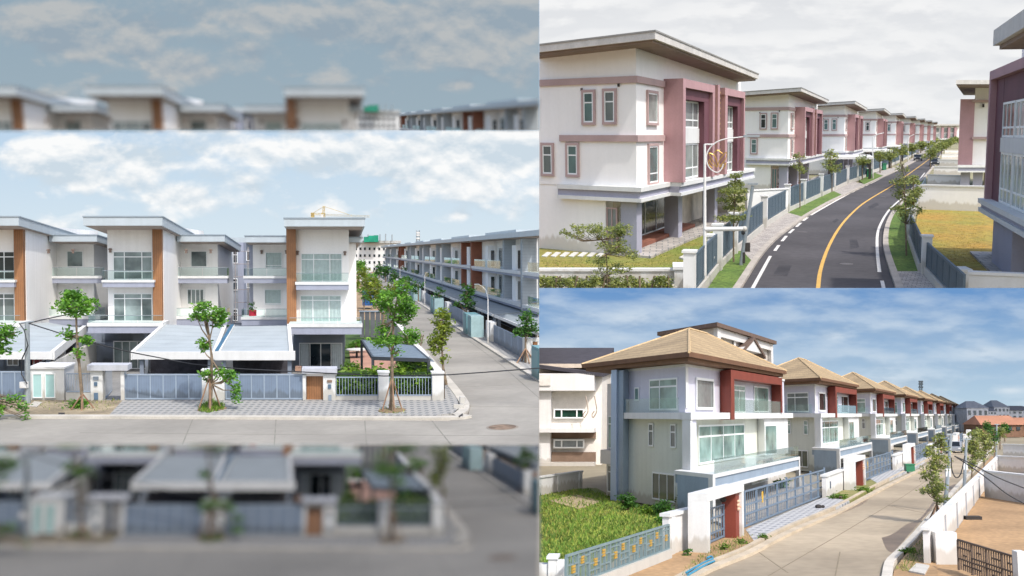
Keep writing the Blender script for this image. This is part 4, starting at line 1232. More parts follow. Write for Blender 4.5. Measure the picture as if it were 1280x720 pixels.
# ================================================================== the cream and mauve townhouses by the curving road
def build_top(place):
    use(place)
    C = mat('warm_cream_render', '#efedea', 0.85, 0.02, 0.4, 0.01, 0.1, streak=.03)
    T = m_trim()
    MV = mat('mauve_paint', '#b08c8f', 0.8, 0.05, 0.7, 0.03, 0.15, streak=.06)
    MR = mat('maroon_paint', '#684049', 0.75, 0.08, 0.8, 0.05, 0.15)
    PK = mat('dusty_pink_trim', '#b29a97', 0.8, 0.05, 1, 0.03, 0)
    LC = mat('lavender_column_paint', '#a3a3b2', 0.8, 0.04, 0.8, 0.03, 0.1)
    BR = mat('brown_soffit', '#86756a', 0.85, 0.1, 1, 0.05, 0)
    FA = mat('concrete_fascia', '#cac7c2', 0.8, 0.06, 1, 0.05, 0, streak=.12)
    GLS = mat('grey_green_glass', '#a8b0ab', 0.1, 0.3, 0.5, 0, 0, spec=.8, col2='#5d6764')
    TG = mat('small_teal_glass', '#54706e', 0.1, 0.2, 0.8, 0, 0, spec=.8)
    deck = mat('brick_brown_step', '#8c5a48', 0.8, 0.1, 1, .05, .1)
    stone = mat('pale_porch_paving', '#b9b2aa', 0.85, 0.12, 1.2, 0.1, .2, kind='pavers', dark='#8f8a84', bscale=.8)
    gold = mat('gold_lattice', '#b79a63', 0.5, 0.1, 2)
    asph = mat('asphalt', '#4c494a', 0.9, 0.16, 0.22, 0.10, 0.5)
    lawn = mat('patchy_lawn', '#7d8a3a', 0.95, 0.2, 0.35, 0.2, 0.6, col2='#9a8a42')
    lawn2 = mat('yellowed_lawn', '#b08a3c', 0.95, 0.2, 0.22, 0.2, 0.6, col2='#97923f')
    verge = mat('green_verge', '#71893a', 0.95, 0.2, 0.5, 0.25, 0.6, col2='#5b7a2e')
    pav = mat('pale_block_paving', '#bdb5ac', 0.9, 0.1, 1, 0.15, .3, kind='pavers', dark='#98918b', bscale=1.6, rot=.3)
    kerb = mat('kerb_stone', '#b3aba0', 0.9, 0.1, 1, .1, .2)
    wp = mat('white_road_paint', '#dcd9d2', 0.8, 0.05, 2, .08, 0)
    yp = mat('yellow_road_paint', '#d3a856', 0.8, 0.06, 2, .08, 0)
    fblue = mat('slate_blue_fence', '#52636f', 0.6, 0.06, 2, .04, 0)
    # ---------------------------------------------------------------- ground
    MB().wb(-900, 900, 36, 1480, -.5, -.12).build('ground', mat('far_ground', '#8f8a6a', 0.95, .2, .05), kind='structure')
    Lk = smooth_px([(895, 400), (923, 360), (946, 324), (966.5, 301), (987, 285), (1010, 269), (1037.5, 253), (1060.5, 242), (1095, 225.5), (1120, 214), (1138, 205), (1158, 193), (1172, 183), (1182, 176)], 3)
    Rk = smooth_px([(1137, 400), (1123.5, 360), (1111, 324), (1107, 305), (1109, 285), (1115.5, 269), (1126, 256), (1136, 244), (1148, 230), (1158, 219), (1166, 209), (1173, 198), (1180, 187), (1187, 176)], 3)
    A = [PL.g(*p) for p in Lk]; B = [PL.g(*p) for p in Rk]
    MB().ribbon(A, B, -.1, 0).build('road', asph, kind='structure')
    for K, w in ((Lk, .3), (Rk, .3)):
        line_strip(K, w, -.1, .13).build('kerb', kerb, kind='structure')
    def paint(pts, w, m_, nm='road_marking'):
        line_strip(pts, w, -.02, .006).build(nm, m_, kind='structure')
    paint(smooth_px([(1018, 400), (1022.6, 360), (1025.6, 337.5), (1035, 310), (1049, 285), (1065, 266.5), (1083, 251.6), (1115.5, 232), (1138, 216), (1156, 203), (1172, 190), (1184, 177)], 4), .17, yp)
    paint([(912, 400), (941, 360), (963, 320)], .15, wp)
    for a, b in (((968.5, 313.5), (973.5, 306.5)), ((977.5, 301.5), (983, 295)), ((986.5, 291.5), (992, 286.5)), ((995.5, 283.5), (1001, 278.5)), ((1004, 276), (1009.5, 272))):
        paint([a, b], .17, wp)
    paint(smooth_px([(1013.5, 269), (1036, 256), (1061.6, 242)], 3), .16, wp)
    for a, b in (((1065, 240.6), (1068, 239)), ((1071, 237.5), (1074, 236)), ((1076.5, 235), (1079.5, 233.4)), ((1082, 232.4), (1085, 231))):
        paint([a, b], .17, wp)
    paint(smooth_px([(1088, 229.6), (1113, 217), (1140, 203.5), (1160, 191)], 3), .16, wp)
    paint([(1110, 384), (1105, 362), (1102.5, 351)], .15, wp)
    paint(smooth_px([(1099.4, 340), (1096.7, 314.6), (1097, 291.7), (1103, 275.6), (1113, 260.7), (1127, 248), (1142, 233), (1156, 216)], 4), .16, wp)
    # tar repairs, drain covers and worn patches on the asphalt
    tar = mat('tar_patch', '#3f3c3d', .8, .2, 1.2, .15, .3)
    for pts in ([(975, 330), (990, 331), (984, 345), (966, 344)], [(1062, 300), (1071, 299), (1074, 309), (1063, 311)], [(1085, 258), (1096, 253), (1099, 256), (1088, 262)], [(1040, 277), (1046, 273), (1049, 275), (1043, 279)]):
        MB().prism(gpoly(pts), -.01, .004).build('asphalt_patch', tar, kind='structure')
    for (u, v) in ((1058, 330), (1104, 246), (1003, 290)):
        c = PL.g(u, v); MB().cyl(c, .32, -.01, .008, 18).build('drain_cover', mat('iron_cover', '#5c5856', .7), None, 'round iron cover in the asphalt, %s' % {1058: 'nearest the bottom edge', 1104: 'farthest up the road', 1003: 'close to the left white dashes'}[u], 'drain cover')
    # verges, paving and lots
    def flat(nm, pts, z, m_):
        MB().prism(gpoly(pts), -.12, z).build(nm, m_, kind='structure')
    flat('verge', [(860, 400), (893, 400), (921, 361), (941, 330), (928, 316), (918, 316), (897, 345)], .10, verge)
    flat('footpath', [(941, 330), (944, 325), (966, 300.5), (986.5, 284.5), (1003, 272.8), (983, 266.8), (955, 285), (918, 316), (928, 316)], .105, pav)
    flat('verge', [(1003, 272.8), (1037, 252.8), (1053, 245), (1042, 240), (1025, 247), (983, 266.8)], .10, verge)
    flat('footpath', [(1053, 245), (1060, 241.7), (1080, 231), (1066, 228), (1058, 231), (1042, 240)], .105, pav)
    flat('verge', [(1080, 231.5), (1094, 225), (1104, 220), (1094, 216), (1083, 222), (1074, 226)], .10, verge)
    flat('footpath', [(1104, 220.5), (1138, 204.5), (1172, 182.5), (1165, 181), (1129, 206), (1094, 217)], .105, pav)
    flat('verge', [(1112, 323), (1108, 305), (1110, 285), (1116, 270), (1128, 256), (1150, 229), (1156, 225), (1142, 262), (1137, 300), (1149, 342), (1117, 342)], .10, verge)
    flat('footpath', [(1117, 342), (1125, 362), (1136, 395), (1190, 395), (1158, 345), (1149, 342)], .105, pav)
    flat('lot_lawn', [(1139, 300), (1150, 258), (1240, 262), (1400, 300), (1400, 345), (1155, 343)], .03, lawn2)
    flat('lawn', [(560, 400), (560, 300), (760, 300), (900, 270), (955, 282), (915, 322), (897, 338), (850, 400)], .03, lawn)
    flat('yard_lawn', [(930, 243), (1000, 225), (1040, 241), (1025, 247), (955, 283), (935, 262)], .03, lawn)
    flat('yard_paving', [(1000, 228), (1110, 190), (1130, 200), (1083, 221), (1040, 240)], .035, stone)
    # ---------------------------------------------------------------- the townhouse
    O = PL.g(796, 322)
    e1, e2 = PL.vp(1165), PL.vp(-900)
    e2 = -(-e2)                                        # runs back along the end wall, away to the left
    P1 = Pl(O, e1, -e2)                                # road front
    P2 = Pl(O, e2, -e1)                                # end wall towards the camera

    def house(O, label, near=True):
        t = thing('townhouse', label, 'house', O, 'cream and mauve townhouses of the left row')
        sE = P1.px(925, 200)[0]                        # end of the house along the road
        zt = P1.px(800, 72)[1]
        zs0, zs1 = P2.px(793, 252)[1], P2.px(793, 235)[1]
        tL = 16.0
        # upper body
        MB().box(P1, 0, sE, -tL, 0, zs1 + .01, zt).build('wall', C, t)
        # ground storey: solid part set to the left, recessed glazed wall, columns
        tg = P2.px(779, 290)[0]; tw = P2.px(757, 290)[0]
        MB().box(P1, 0.05, sE, -tL, -tw, 0, zs1).build('ground_floor_wall', C, t)
        MB().box(P1, 1.2, sE, -tw, -tw + .0 - .2 if False else -tw + .02, 0, zs0).build('porch_back_wall', mat('porch_wall', '#d8cfc0', .85), t)
        # porch floor and steps
        MB().box(P1, -.1, sE + .5, -tw, 0.9, .0, .14).build('porch_floor', stone, t)
        MB().box(P1, 1.0, sE * .55, -tw + .0, -tw + 1.3, .14, .34).build('porch_step', deck, t)
        MB().box(P1, sE - .3, sE, -tw, -1.0, .14, zs0).build('porch_end_wall', C, t)
        wc = .8
        cols = []
        for uu, vv in ((798, 321), (853, 304), (897, 280)):
            s_ = P1.px(uu, vv - 5)[0] if uu != 798 else .05
            cols.append(s_)
        for s_ in cols:
            s0 = max(.02, s_ - (.9 if s_ > 1 else 0)); 
            MB().box(P1, s0, s0 + .9, -1.0, -.02, 0, zs0).build('column', LC, t)
        # sliding windows of the ground floor, set back
        pb = P1.off(-tw + .03)
        win(t, pb, (2.0, cols[1] + 4.6, .36, zs0 - .5), 0.0, (.2, .4, .6, .8), (), gm=mat('dark_room_glass', '#5b6463', .1, .3, .6, 0, 0, spec=.8), fm=m_frame())
        win(t, P2, (tg + .35, tw - .1, .25, zs0 - .35), 0.0, (.5,), (), gm=TG, fm=PK)
        # slab band round the first floor
        sp = P1.px(830, 243)[0]
        prj = 1.0
        for (nm, za, zb, o, mm) in (('slab_band', zs0 + .18, zs1 - .16, 0.0, LC), ('slab_lip', zs1 - .16, zs1 + .06, .14, T), ('slab_lip', zs0, zs0 + .18, .12, T)):
            m = MB()
            m.box(P1, -.30 - o, sp, 0, .30 + o, za, zb)
            m.box(P1, sp, sE + .9, 0, prj + o, za, zb)
            t1 = P2.px(700, 239)[0]
            m.box(P2, .002, t1, 0.0, .30 + o, za, zb)
            m.build(nm, mm, t)
        MB().box(P1, 0, sE + .8, -tw, 0, zs0 + .02, zs0 + .10).build('porch_ceiling', T, t)
        # pink string courses
        for v, (ua, ub), vr in ((99.5, (560, 829), 95), (173, (699, 829), 175)):
            m = MB(); z = P1.px(797, v)[1]
            a1 = P1.px(829, 100)[0]; b1 = P2.px(ua, 100)[0] if ua > 600 else tL
            m.box(P1, -.14, a1, 0, .14, z - .16, z + .16); m.box(P2, .002, b1, 0, .14, z - .16, z + .16)
            m.build('string_course', PK, t)
        # end-wall windows, pink surrounds
        for (u0, v0, u1, v1) in ((730, 115.5, 742, 153), (756, 114, 768.5, 152.5), (679, 181.5, 690.5, 217), (710, 181.5, 722, 218)):
            win(t, P2, P2.rect(u0, v0, u1, v1), .0, (), (.66,), gm=TG, surround=PK, sw=.13)
        # road-front narrow windows
        win(t, P1, P1.rect(808.5, 116.5, 820, 153.5), 0, (), (), gm=GLS, surround=PK, sw=.13)
        win(t, P1, P1.rect(810, 182.5, 820.5, 228), 0, (), (.25,), gm=TG, surround=PK, sw=.13)
        # mauve frame block
        dp = 1.25
        a0 = P1.px(829, 160, 0)[0]; 
        fr0 = P1.px(853, 165, dp)[0]; fr1 = P1.px(931, 165, dp)[0]
        zt2 = P1.px(853, 97.5, dp)[1]; zb2 = zs1 + .06
        fr0 = max(fr0, a0 + .1)
        MB().box(P1, fr0, fr0 + .55, 0.003, dp, zb2, zt2).build('mauve_frame', MV, t)
        MB().box(P1, a0, fr0 - .002, 0.003, dp - .003, zb2, zt2 - .003).build('mauve_side_block', MV, t) if fr0 - a0 > .1 else None
        def sx(u, v=160, d=dp): return P1.px(u, v, d)[0]
        # frame bays: two openings
        b1s, b1e = fr0 + .55, sx(891)
        m1s, m1e = sx(891), sx(907)
        b2s, b2e = sx(911), sx(929)
        m = MB()
        m.box(P1, fr0 + .55, sx(893.5), .003, dp - .003, zt2 - .45, zt2 - .01); m.box(P1, sx(906), fr1, .003, dp - .003, zt2 - .45, zt2 - .01)
        m.box(P1, sx(891), sx(893.5), .003, dp - .004, zb2, zt2 - .46); m.box(P1, sx(906.5), sx(909.5), .003, dp - .004, zb2, zt2 - .46)
        m.box(P1, fr1 - .4, fr1, .003, dp - .004, zb2, zt2 - .46)
        m.build('frame_border', MV, t)
        for (a, b) in ((fr0 + .56, sx(891) - .01), (sx(909.5) + .01, fr1 - .41)):
            m = MB()
            zv = zt2 - (zt2 - zb2) * .19
            m.box(P1, a, b, .004, dp - .25, zv, zt2 - .46)
            w_ = (b - a) * .2
            m.box(P1, b - w_, b, .004, dp - .252, zb2, zv - .01)
            m.build('maroon_reveal', MR, t)
            wp = dp - .75
            MB().box(P1, a, b - w_ - .01, .004, wp, zb2, zv - .01).build('bay_wall', C, t)
            mid = zb2 + (zt2 - zb2) * .45
            MB().box(P1, a, b - w_ - .01, wp + .002, wp + .16, mid - .42, mid + .42).build('spandrel', T, t)
            win(t, P1, (a, b - w_ - .02, mid + .43, zv - .02), wp, (.25, .75), (.3,), gm=GLS, fw=.09)
            win(t, P1, (a, b - w_ - .02, zb2 + .05, mid - .43), wp, (.25, .75), (.3,), gm=GLS, fw=.09)
        # gold lattice strips between the bays
        ga, gb = sx(893.5) + .02, sx(906.5) - .02
        MB().box(P1, ga, gb, .004, .1, zb2, zt2 - .2).build('lattice_backing', C, t)
        m = MB(); n = 16
        for i in range(n):
            z0 = zb2 + (zt2 - zb2 - .3) * i / n; h = (zt2 - zb2 - .3) / n
            for (a, b) in ((ga + .1, ga + (gb - ga) * .38), (ga + (gb - ga) * .62, gb - .1)):
                m.tube([P1.P(a, dp * .7, z0), P1.P(b, dp * .7, z0 + h)], .06, 4); m.tube([P1.P(b, dp * .7, z0), P1.P(a, dp * .7, z0 + h)], .06, 4)
        m.build('lattice', gold, t, kind='stuff')
        MB().box(P1, ga + (gb - ga) * .4, ga + (gb - ga) * .6, .1, dp - .1, zb2, zt2 + .1).build('lattice_post', MV, t)
        # balcony ledge under the bays with plants left off
        # roof, set by its own corners: highest at the near road corner
        R0 = (-1.6, 1.5); s1 = P1.px(945, 104, 1.5)[0]
        zc = P1.off(1.5)
        z_c = None
        cpt = Vector(P1.P(-1.6, 1.7, 0))
        def zpix(u, v, pt):
            r = PL.ray(u, v); k_ = math.hypot(pt.x, pt.y) / math.hypot(r.x, r.y); return PL.H + r.z * k_
        # world corner positions
        c_near = Vector(P1.P(-1.7, 1.7, 0)); c_far = Vector(P1.P(s1, 1.7, 0)); c_left = Vector(P1.P(-1.7, -tL, 0)); c_back = Vector(P1.P(s1, -tL, 0))
        zn = zt + .9; zf = zt + .55; zl = zt + .25; zk = zt + .1
        P = [c_near, c_far, c_back, c_left]
        Z1 = [zn, zf, zk, zl]
        r = MB().prism(P, [z - .32 for z in Z1], Z1).build('roof', FA, t)
        ins = [Vector(P1.P(-1.5, 1.5, 0)), Vector(P1.P(s1 - .2, 1.5, 0)), Vector(P1.P(s1 - .2, -tL + .1, 0)), Vector(P1.P(-1.5, -tL + .1, 0))]
        MB().prism(ins, [z - .44 for z in Z1], [z - .315 for z in Z1]).build('soffit', BR, r)
        m = MB(); m.prism([Vector(P1.P(-1.74, 1.74, 0)), Vector(P1.P(s1 + .04, 1.74, 0)), Vector(P1.P(s1 + .04, -tL, 0)), Vector(P1.P(-1.74, -tL, 0))], [z + .002 for z in Z1], [z + .08 for z in Z1]).build('roof_edge_trim', mat('roof_edge_grey', '#8e8c88', .7), r)
        # wall up to the sloping soffit
        MB().prism([Vector(P1.P(0.01, -.01, 0)), Vector(P1.P(sE - .01, -.01, 0)), Vector(P1.P(sE - .01, -tL + .2, 0)), Vector(P1.P(.01, -tL + .2, 0))], zt - .02, [z - .4 for z in Z1]).build('upper_wall', C, t)
        for uu, vv in ((727.5, 112), (773.5, 106.5)):
            a, z = P2.px(uu, vv); MB().box(P2, a - .05, a + .05, 0, .12, z - .07, z + .07).build('wall_lamp', m_dark(), t)
        return t
    h1 = house(O, 'nearest cream townhouse with mauve frame and sliding doors open to the porch')
    # copies along the row
    r0 = PL.at(819, 53.6, PL.g(796, 322).y * .97)
    def corner(u, v, ref=113.0):
        y = 45.6 * ref / (167.0 - v)
        return Vector(((u - U0) / F * y, y, 0))
    c1 = corner(818.6, 53.6)
    spots = [(996.8, 115.3)]
    base2 = corner(996.8, 115.3)
    step = Vector((13.4, 40.5, 0))
    names = ['second cream and mauve townhouse, beyond the low garden wall', 'third townhouse of the mauve row with a carport canopy at its foot',
             'fourth townhouse of the long mauve row', 'fifth townhouse of the long mauve row', 'sixth townhouse of the long mauve row', 'seventh townhouse of the long mauve row',
             'eighth townhouse of the long mauve row', 'ninth townhouse of the long mauve row, smallest and farthest']
    def z0(v): return Vector((v.x, v.y, 0))
    for i, nm in enumerate(names):
        b = base2 + step * i - c1
        dup(h1, z0(b), nm)
    # far building closing the street
    t = thing('end_building', 'cream and mauve building facing down the street at its far end', 'building', PL.g(1181, 176))
    yE = PL.g(1181, 176.5).y
    q = Pl((0, yE, 0), (1, 0, 0), (0, -1, 0))
    def qb(u0, v0, u1, v1, b=-20, f=0):
        r = q.rect(u0, v0, u1, v1); return MB().box(q, r[0], r[1], b, f, r[2], r[3])
    qb(1161, 157, 1199, 177).build('wall', C, t)
    qb(1160, 155, 1200, 157, -21, 3).build('roof', FA, t)
    for u in (1166, 1176, 1184, 1192): qb(u, 159, u + 3, 173, 0, 2).build('mauve_fin', MV, t)
    for u in (1169.5, 1179.5, 1187.5):
        for v in (160, 167): qb(u, v, u + 4, v + 5, 0, .5).build('window', GLS, t)
    qb(1161, 173, 1199, 174.5, 0, 4).build('slab', T, t)
    # ---------------------------------------------------------------- right side houses
    eR = PL.vp(1058); OR = PL.g(1238, 332)
    PR = Pl(OR, eR, Vector((-eR.y, eR.x, 0)))          # s negative comes towards the camera; d outwards = to the road (left)
    t = thing('townhouse', 'near right townhouse cut by the picture edge, maroon frame and big windows', 'house', OR)
    sA = PR.px(1234, 180)[0]
    zf = PR.px(1236, 90)[1]
    zsl1, zsl0 = PR.px(1234, 251)[1], PR.px(1234, 267)[1]
    sN = -11.0; dp = 1.3
    zR = zf + .2
    MB().box(PR, sN, sA - .5, -16, -dp, zsl1, zR + 1.4).build('wall', C, t)
    sF = PR.px(1233.5, 170)[0]
    m = MB(); m.box(PR, sF - .42, sF, -dp, 0, zsl1 + .02, zf); m.build('mauve_frame', MV, t)
    m = MB(); m.box(PR, sN, sF - .43, -dp, -.003, zf - .42, zf + .0); m.build('frame_border', MV, t)
    m = MB(); a = PR.px(1252, 170, -.3)[0]; m.box(PR, a, sF - .43, -dp, -.3, zsl1 + .02, zf - .43); m.box(PR, sN, a - .01, -dp, -.31, zf - 1.55, zf - .43); m.build('maroon_reveal', MR, t)
    GLS = mat('pale_room_glass', '#a9b3b0', .1, .25, .4, 0, 0, spec=.8)
    W2 = PR.off(-.5)
    MB().box(PR, sN, a - .02, -dp, -.5, zsl1 + .02, zf - 1.56).build('bay_wall', C, t)
    zc1, zc0 = W2.px(1256, 172, .1)[1], W2.px(1256, 190, .1)[1]
    MB().box(W2, sN, a - .03, .002, .25, zc0, zc1).build('spandrel', T, t)
    for (x0, x1) in ((a - 3.2, a - .03), (a - 6.6, a - 3.4)):
        win(t, W2, (x0, x1, zc1 + .01, zf - 1.56), .1, (.34, .67), (.28,), gm=GLS, fw=.1)
        win(t, W2, (x0, x1, zsl1 + .05, zc0 - .01), .1, (.34, .67), (.28,), gm=GLS, fw=.1)
    for (nm, za, zb, o, mm) in (('slab_band', zsl0 + .2, zsl1 - .18, 0.0, LC), ('slab_lip', zsl1 - .18, zsl1 + .04, .15, T), ('slab_lip', zsl0, zsl0 + .2, .12, T)):
        MB().box(PR, sN, sF + .1 + o, -dp - .5, .1 + o, za, zb).build(nm, mm, t)
    MB().box(PR, sN, sF, -16, -dp - .5, zsl0 + .05, zsl1 - .03).build('porch_ceiling', T, t)
    sc0, sc1 = PR.px(1238, 300)[0], PR.px(1262, 300)[0]
    MB().box(PR, sc1, sc0, -1.2, -.1, 0, zsl0).build('column', LC, t)
    cA = PR.px(1233, 300, -1.0)[0]
    MB().box(PR, sF - .25, sF - .02, -1.6, -.5, 0, zsl0).build('column', LC, t)
    MB().box(PR, sN, sF - .5, -16, -9, 0, zsl0).build('ground_floor_wall', C, t)
    MB().box(PR, sN, sF + 1.2, -9, .4, 0, .14).build('porch_floor', stone, t)
    MB().box(PR, sN, sF - 2, -9, -6.6, .14, .34).build('porch_step', deck, t)
    # roof of the near right house
    zr = PR.px(1243, 45, 1.6)[1]
    sr = PR.px(1242, 40, 1.6)[0]
    P = [Vector(PR.P(sr, 1.6, 0)), Vector(PR.P(-20, 1.6, 0)), Vector(PR.P(-20, -16, 0)), Vector(PR.P(sr, -16, 0))]
    zz = PR.px(1242, 38, 1.6)[1]
    r = MB().prism(P, zz - .55, zz).build('roof', FA, t)
    P = [Vector(PR.P(sr - .2, 1.4, 0)), Vector(PR.P(-20, 1.4, 0)), Vector(PR.P(-20, -16, 0)), Vector(PR.P(sr - .2, -16, 0))]
    MB().prism(P, zz - .7, zz - .545).build('soffit', BR, r)
    MB().box(PR, sN, sF - 1.6, -15, -dp + .0, zR + 1.39, zz - .69).build('upper_wall', C, t)
    # second right house
    y2 = PL.g(1206, 236).y
    q2 = Pl((0, y2, 0), (1, 0, 0), -PL.vp(1240))
    t = thing('townhouse', 'second right townhouse showing its mauve block and narrow cream end wall', 'house', PL.g(1206, 236))
    def b2(u0, v0, u1, v1, b=-18, f=0.0):
        r = q2.rect(u0, v0, u1, v1); return MB().box(q2, r[0], r[1], b, f, r[2], r[3])
    b2(1217, 109, 1300, 208).build('wall', C, t)
    b2(1199, 124, 1217, 206, -14, .3).build('mauve_block', MV, t)
    r = b2(1197, 103, 1300, 108, -22, 5).build('roof', FA, t)
    b2(1198, 108, 1300, 110, -21, 4.8).build('soffit', BR, r)
    b2(1215, 125, 1300, 128, 0, .5).build('string_course', PK, t); b2(1215, 171, 1300, 174, 0, .5).build('string_course', PK, t)
    b2(1197.5, 206, 1300, 209, -14, 1.0).build('slab_lip', T, t); b2(1198, 209.1, 1300, 213, -14, .8).build('slab_band', LC, t); b2(1197.5, 213.1, 1300, 215, -14, 1.0).build('slab_lip', T, t)
    b2(1200.5, 215, 1212, 236, -2, 0).build('column', LC, t); b2(1216, 215, 1228, 237, -2, 0).build('column', LC, t)
    b2(1229, 215, 1300, 238, -16, -4).build('ground_floor_wall', mat('porch_wall', '#d8cfc0'), t)
    m = MB(); r = q2.rect(1228, 130, 1230.5, 134); m.box(q2, r[0], r[1], 0, .6, r[2], r[3]); m.build('wall_lamp', m_dark(), t)
    # dividing walls of the right-hand lots
    dv = [((1147, 262), (1232, 265), 232.5, 'long cream dividing wall behind the yellowed lot'), ((1159, 233.5), (1204, 235), 219.5, 'cream dividing wall second beyond the yellowed lot'),
          ((1167, 219), (1200, 219.5), 209, 'cream dividing wall third beyond the yellowed lot'), ((1172, 208), (1199, 208.5), 200, 'cream dividing wall fourth beyond the yellowed lot'),
          ((1177, 200), (1199, 200), 193.5, 'cream dividing wall fifth beyond the yellowed lot'), ((1181, 193), (1199, 193), 188, 'small cream dividing wall sixth beyond the yellowed lot')]
    for (a, b, vt, lb) in dv:
        A_, B_ = PL.g(*a), PL.g(*b)
        zt_ = PL.at(a[0], vt, A_.y).z
        d = (B_ - A_).normalized(); w = Pl(A_, d, Vector((d.y, -d.x, 0))); Lw = (B_ - A_).length
        t = thing('dividing_wall', lb, 'wall', A_, 'dividing walls of the right lots')
        MB().box(w, 0, Lw, -.25, 0, 0, zt_).build('wall', C, t)
        MB().box(w, -.05, Lw, -.32, .07, zt_ + .003, zt_ + .14).build('coping', T, t)
    # a long front wall of further right lots, along the road
    # ---------------------------------------------------------------- fences along the left of the road
    def slat_fence(pts, h, label, hw=None, npan=1, post=.42, grp='slatted fences by the curving road', low=.42, colr=fblue, px0=None, posts=True):
        """posts in white, slatted dark panels between"""
        t = thing('slatted_fence', label, 'fence', PL.g(*pts[0]), grp)
        W_ = [PL.g(*p) for p in pts]
        for i in range(len(W_) - 1):
            A_, B_ = W_[i], W_[i + 1]
            d = (B_ - A_); Lw = d.length; d.normalize()
            w = Pl(A_, d, Vector((d.y, -d.x, 0)))
            hh = h[i] if isinstance(h, list) else h
            m = MB(); m.box(w, post / 2, Lw - post / 2, -.12, .12, 0, low); m.build('low_wall', T, t)
            n = max(1, int(Lw / 1.6))
            pw = (Lw - post) / n
            for k in range(n):
                a, b = post / 2 + pw * k, post / 2 + pw * (k + 1)
                m = MB(); m.box(w, a + .03, b - .03, -.04, .04, hh - .10, hh); m.box(w, a + .03, b - .03, -.04, .04, low + .04, low + .12)
                m.box(w, a + .03, a + .1, -.04, .04, low + .12, hh - .1); m.box(w, b - .1, b - .03, -.04, .04, low + .12, hh - .1)
                f_ = m.build('fence_panel', colr, t)
                m = MB(); ns = 7
                for j in range(ns):
                    x = a + .1 + (b - a - .2) * (j + .2) / ns
                    m.box(w, x, x + (b - a - .2) / ns * .68, -.02, .02, low + .12, hh - .1)
                m.build('slats', colr, f_, kind='stuff')
            if posts:
                MB().box(w, -post / 2, post / 2, -.2, .2, 0, hh + .22).build('post', T, t)
                MB().box(w, -post / 2 - .05, post / 2 + .05, -.25, .25, hh + .222, hh + .3).build('post_cap', T, t)
        return t
    slat_fence([(862, 385), (896, 341)], 1.75, 'slate blue slatted fence nearest the camera beside the grass verge')
    slat_fence([(897, 340), (917, 319), (953, 288)], 1.85, 'slate blue driveway gate fence behind the small layered tree')
    slat_fence([(955, 286), (983.5, 267)], 1.85, 'slate blue fence panel right of the white post at the paved crossing')
    slat_fence([(984, 266.5), (1004, 257), (1025, 247)], 1.95, 'two slate blue fence panels above the long green verge')
    slat_fence([(1026, 246.5), (1042, 239), (1058, 231)], 1.95, 'slate blue fence panels beside the second verge with the thin tree')
    slat_fence([(1059, 230.5), (1071, 226), (1083, 221.5)], 1.95, 'slate blue fence before the canopy of the third townhouse')
    slat_fence([(1088, 217), (1100, 212.5), (1112, 207.5), (1124, 202.5), (1135, 197.5), (1145, 192.5)], 2.3, 'receding dark fence with white posts along the far left pavement')
    # garden walls
    def gwall(a, b, vt, label, th=.25, h=None):
        A_, B_ = PL.g(*a), PL.g(*b); d = (B_ - A_).normalized(); w = Pl(A_, d, Vector((d.y, -d.x, 0)))
        zt_ = h if h else PL.at(a[0], vt, A_.y).z
        t = thing('garden_wall', label, 'wall', A_)
        MB().box(w, 0, (B_ - A_).length, -th, 0, 0, zt_).build('wall', T, t)
        MB().box(w, -.04, (B_ - A_).length, -th - .06, .06, zt_ + .003, zt_ + .1).build('coping', T, t)
    gwall((600, 362), (846, 362), 339, 'low white garden wall across the bottom under the leafy shrubs')
    gwall((934, 272), (985, 268), 222, 'cream garden wall between the first and second townhouse', h=1.9)
    gwall((1030, 243), (1080, 236), 222, 'low cream wall in the yard below the second townhouse', h=1.7) if False else None
    p = PL.g(855, 372)
    t = thing('gate_pillar', 'thick white gate pillar at the bottom beside the slate fence', 'pillar', p)
    q3 = Pl((0, PL.g(856, 366).y, 0), (1, 0, 0), (0, -1, 0)); r = q3.rect(843, 337, 867, 366)
    MB().box(q3, r[0], r[1] - .1, -1.2, 0, 0, r[3]).build('shaft', T, t)
    MB().box(q3, r[0] - .06, r[1] - .04, -1.26, .06, r[3] + .002, r[3] + .12).build('cap', T, t)
    q3 = Pl((0, PL.g(886, 346).y, 0), (1, 0, 0), (0, -1, 0)); r = q3.rect(880, 323, 892, 346)
    t = thing('meter_box', 'pale square meter box between the lamp pole and the fence post', 'box', PL.g(886, 346))
    MB().box(q3, r[0], r[1], -.5, 0, 0, r[3]).build('box', mat('meter_box_grey', '#c9c4ba', .8), t); MB().box(q3, r[0] - .04, r[1] + .04, -.55, .04, r[3] + .002, r[3] + .08).build('cap', T, t)
    r = q3.rect(885, 298, 893.5, 345)
    t = thing('gate_pillar', 'tall white gate post behind the pale meter box', 'pillar', PL.g(889, 344))
    MB().box(q3, r[0], r[1], -1.1, -.6, 0, r[3]).build('shaft', T, t); MB().box(q3, r[0] - .05, r[1] + .05, -1.15, -.55, r[3] + .002, r[3] + .1).build('cap', T, t)
    # right-hand fence
    slat_fence([(1137, 302), (1151, 343)], 1.6, 'slate blue fence panel between white posts beside the right verge')
    slat_fence([(1157, 345), (1205, 400)], 1.48, 'slate blue fence running down to the bottom of the yellowed lot')
    slat_fence([(1138, 300), (1141, 270), (1157, 236)], 1.3, 'low fence line behind the right-hand tree')
    gwall((1209, 390), (1400, 400), 343, 'white wall at the bottom right corner before the porch')
    q3 = Pl((0, PL.g(1206, 372).y, 0), (1, 0, 0), (0, -1, 0)); r = q3.rect(1200, 340, 1213, 372)
    t = thing('gate_pillar', 'white pillar at the bottom of the right slatted fence', 'pillar', PL.g(1206, 372))
    MB().box(q3, r[0], r[1], -.8, 0, 0, r[3]).build('shaft', T, t); MB().box(q3, r[0] - .05, r[1] + .05, -.85, .05, r[3] + .002, r[3] + .1).build('cap', T, t)
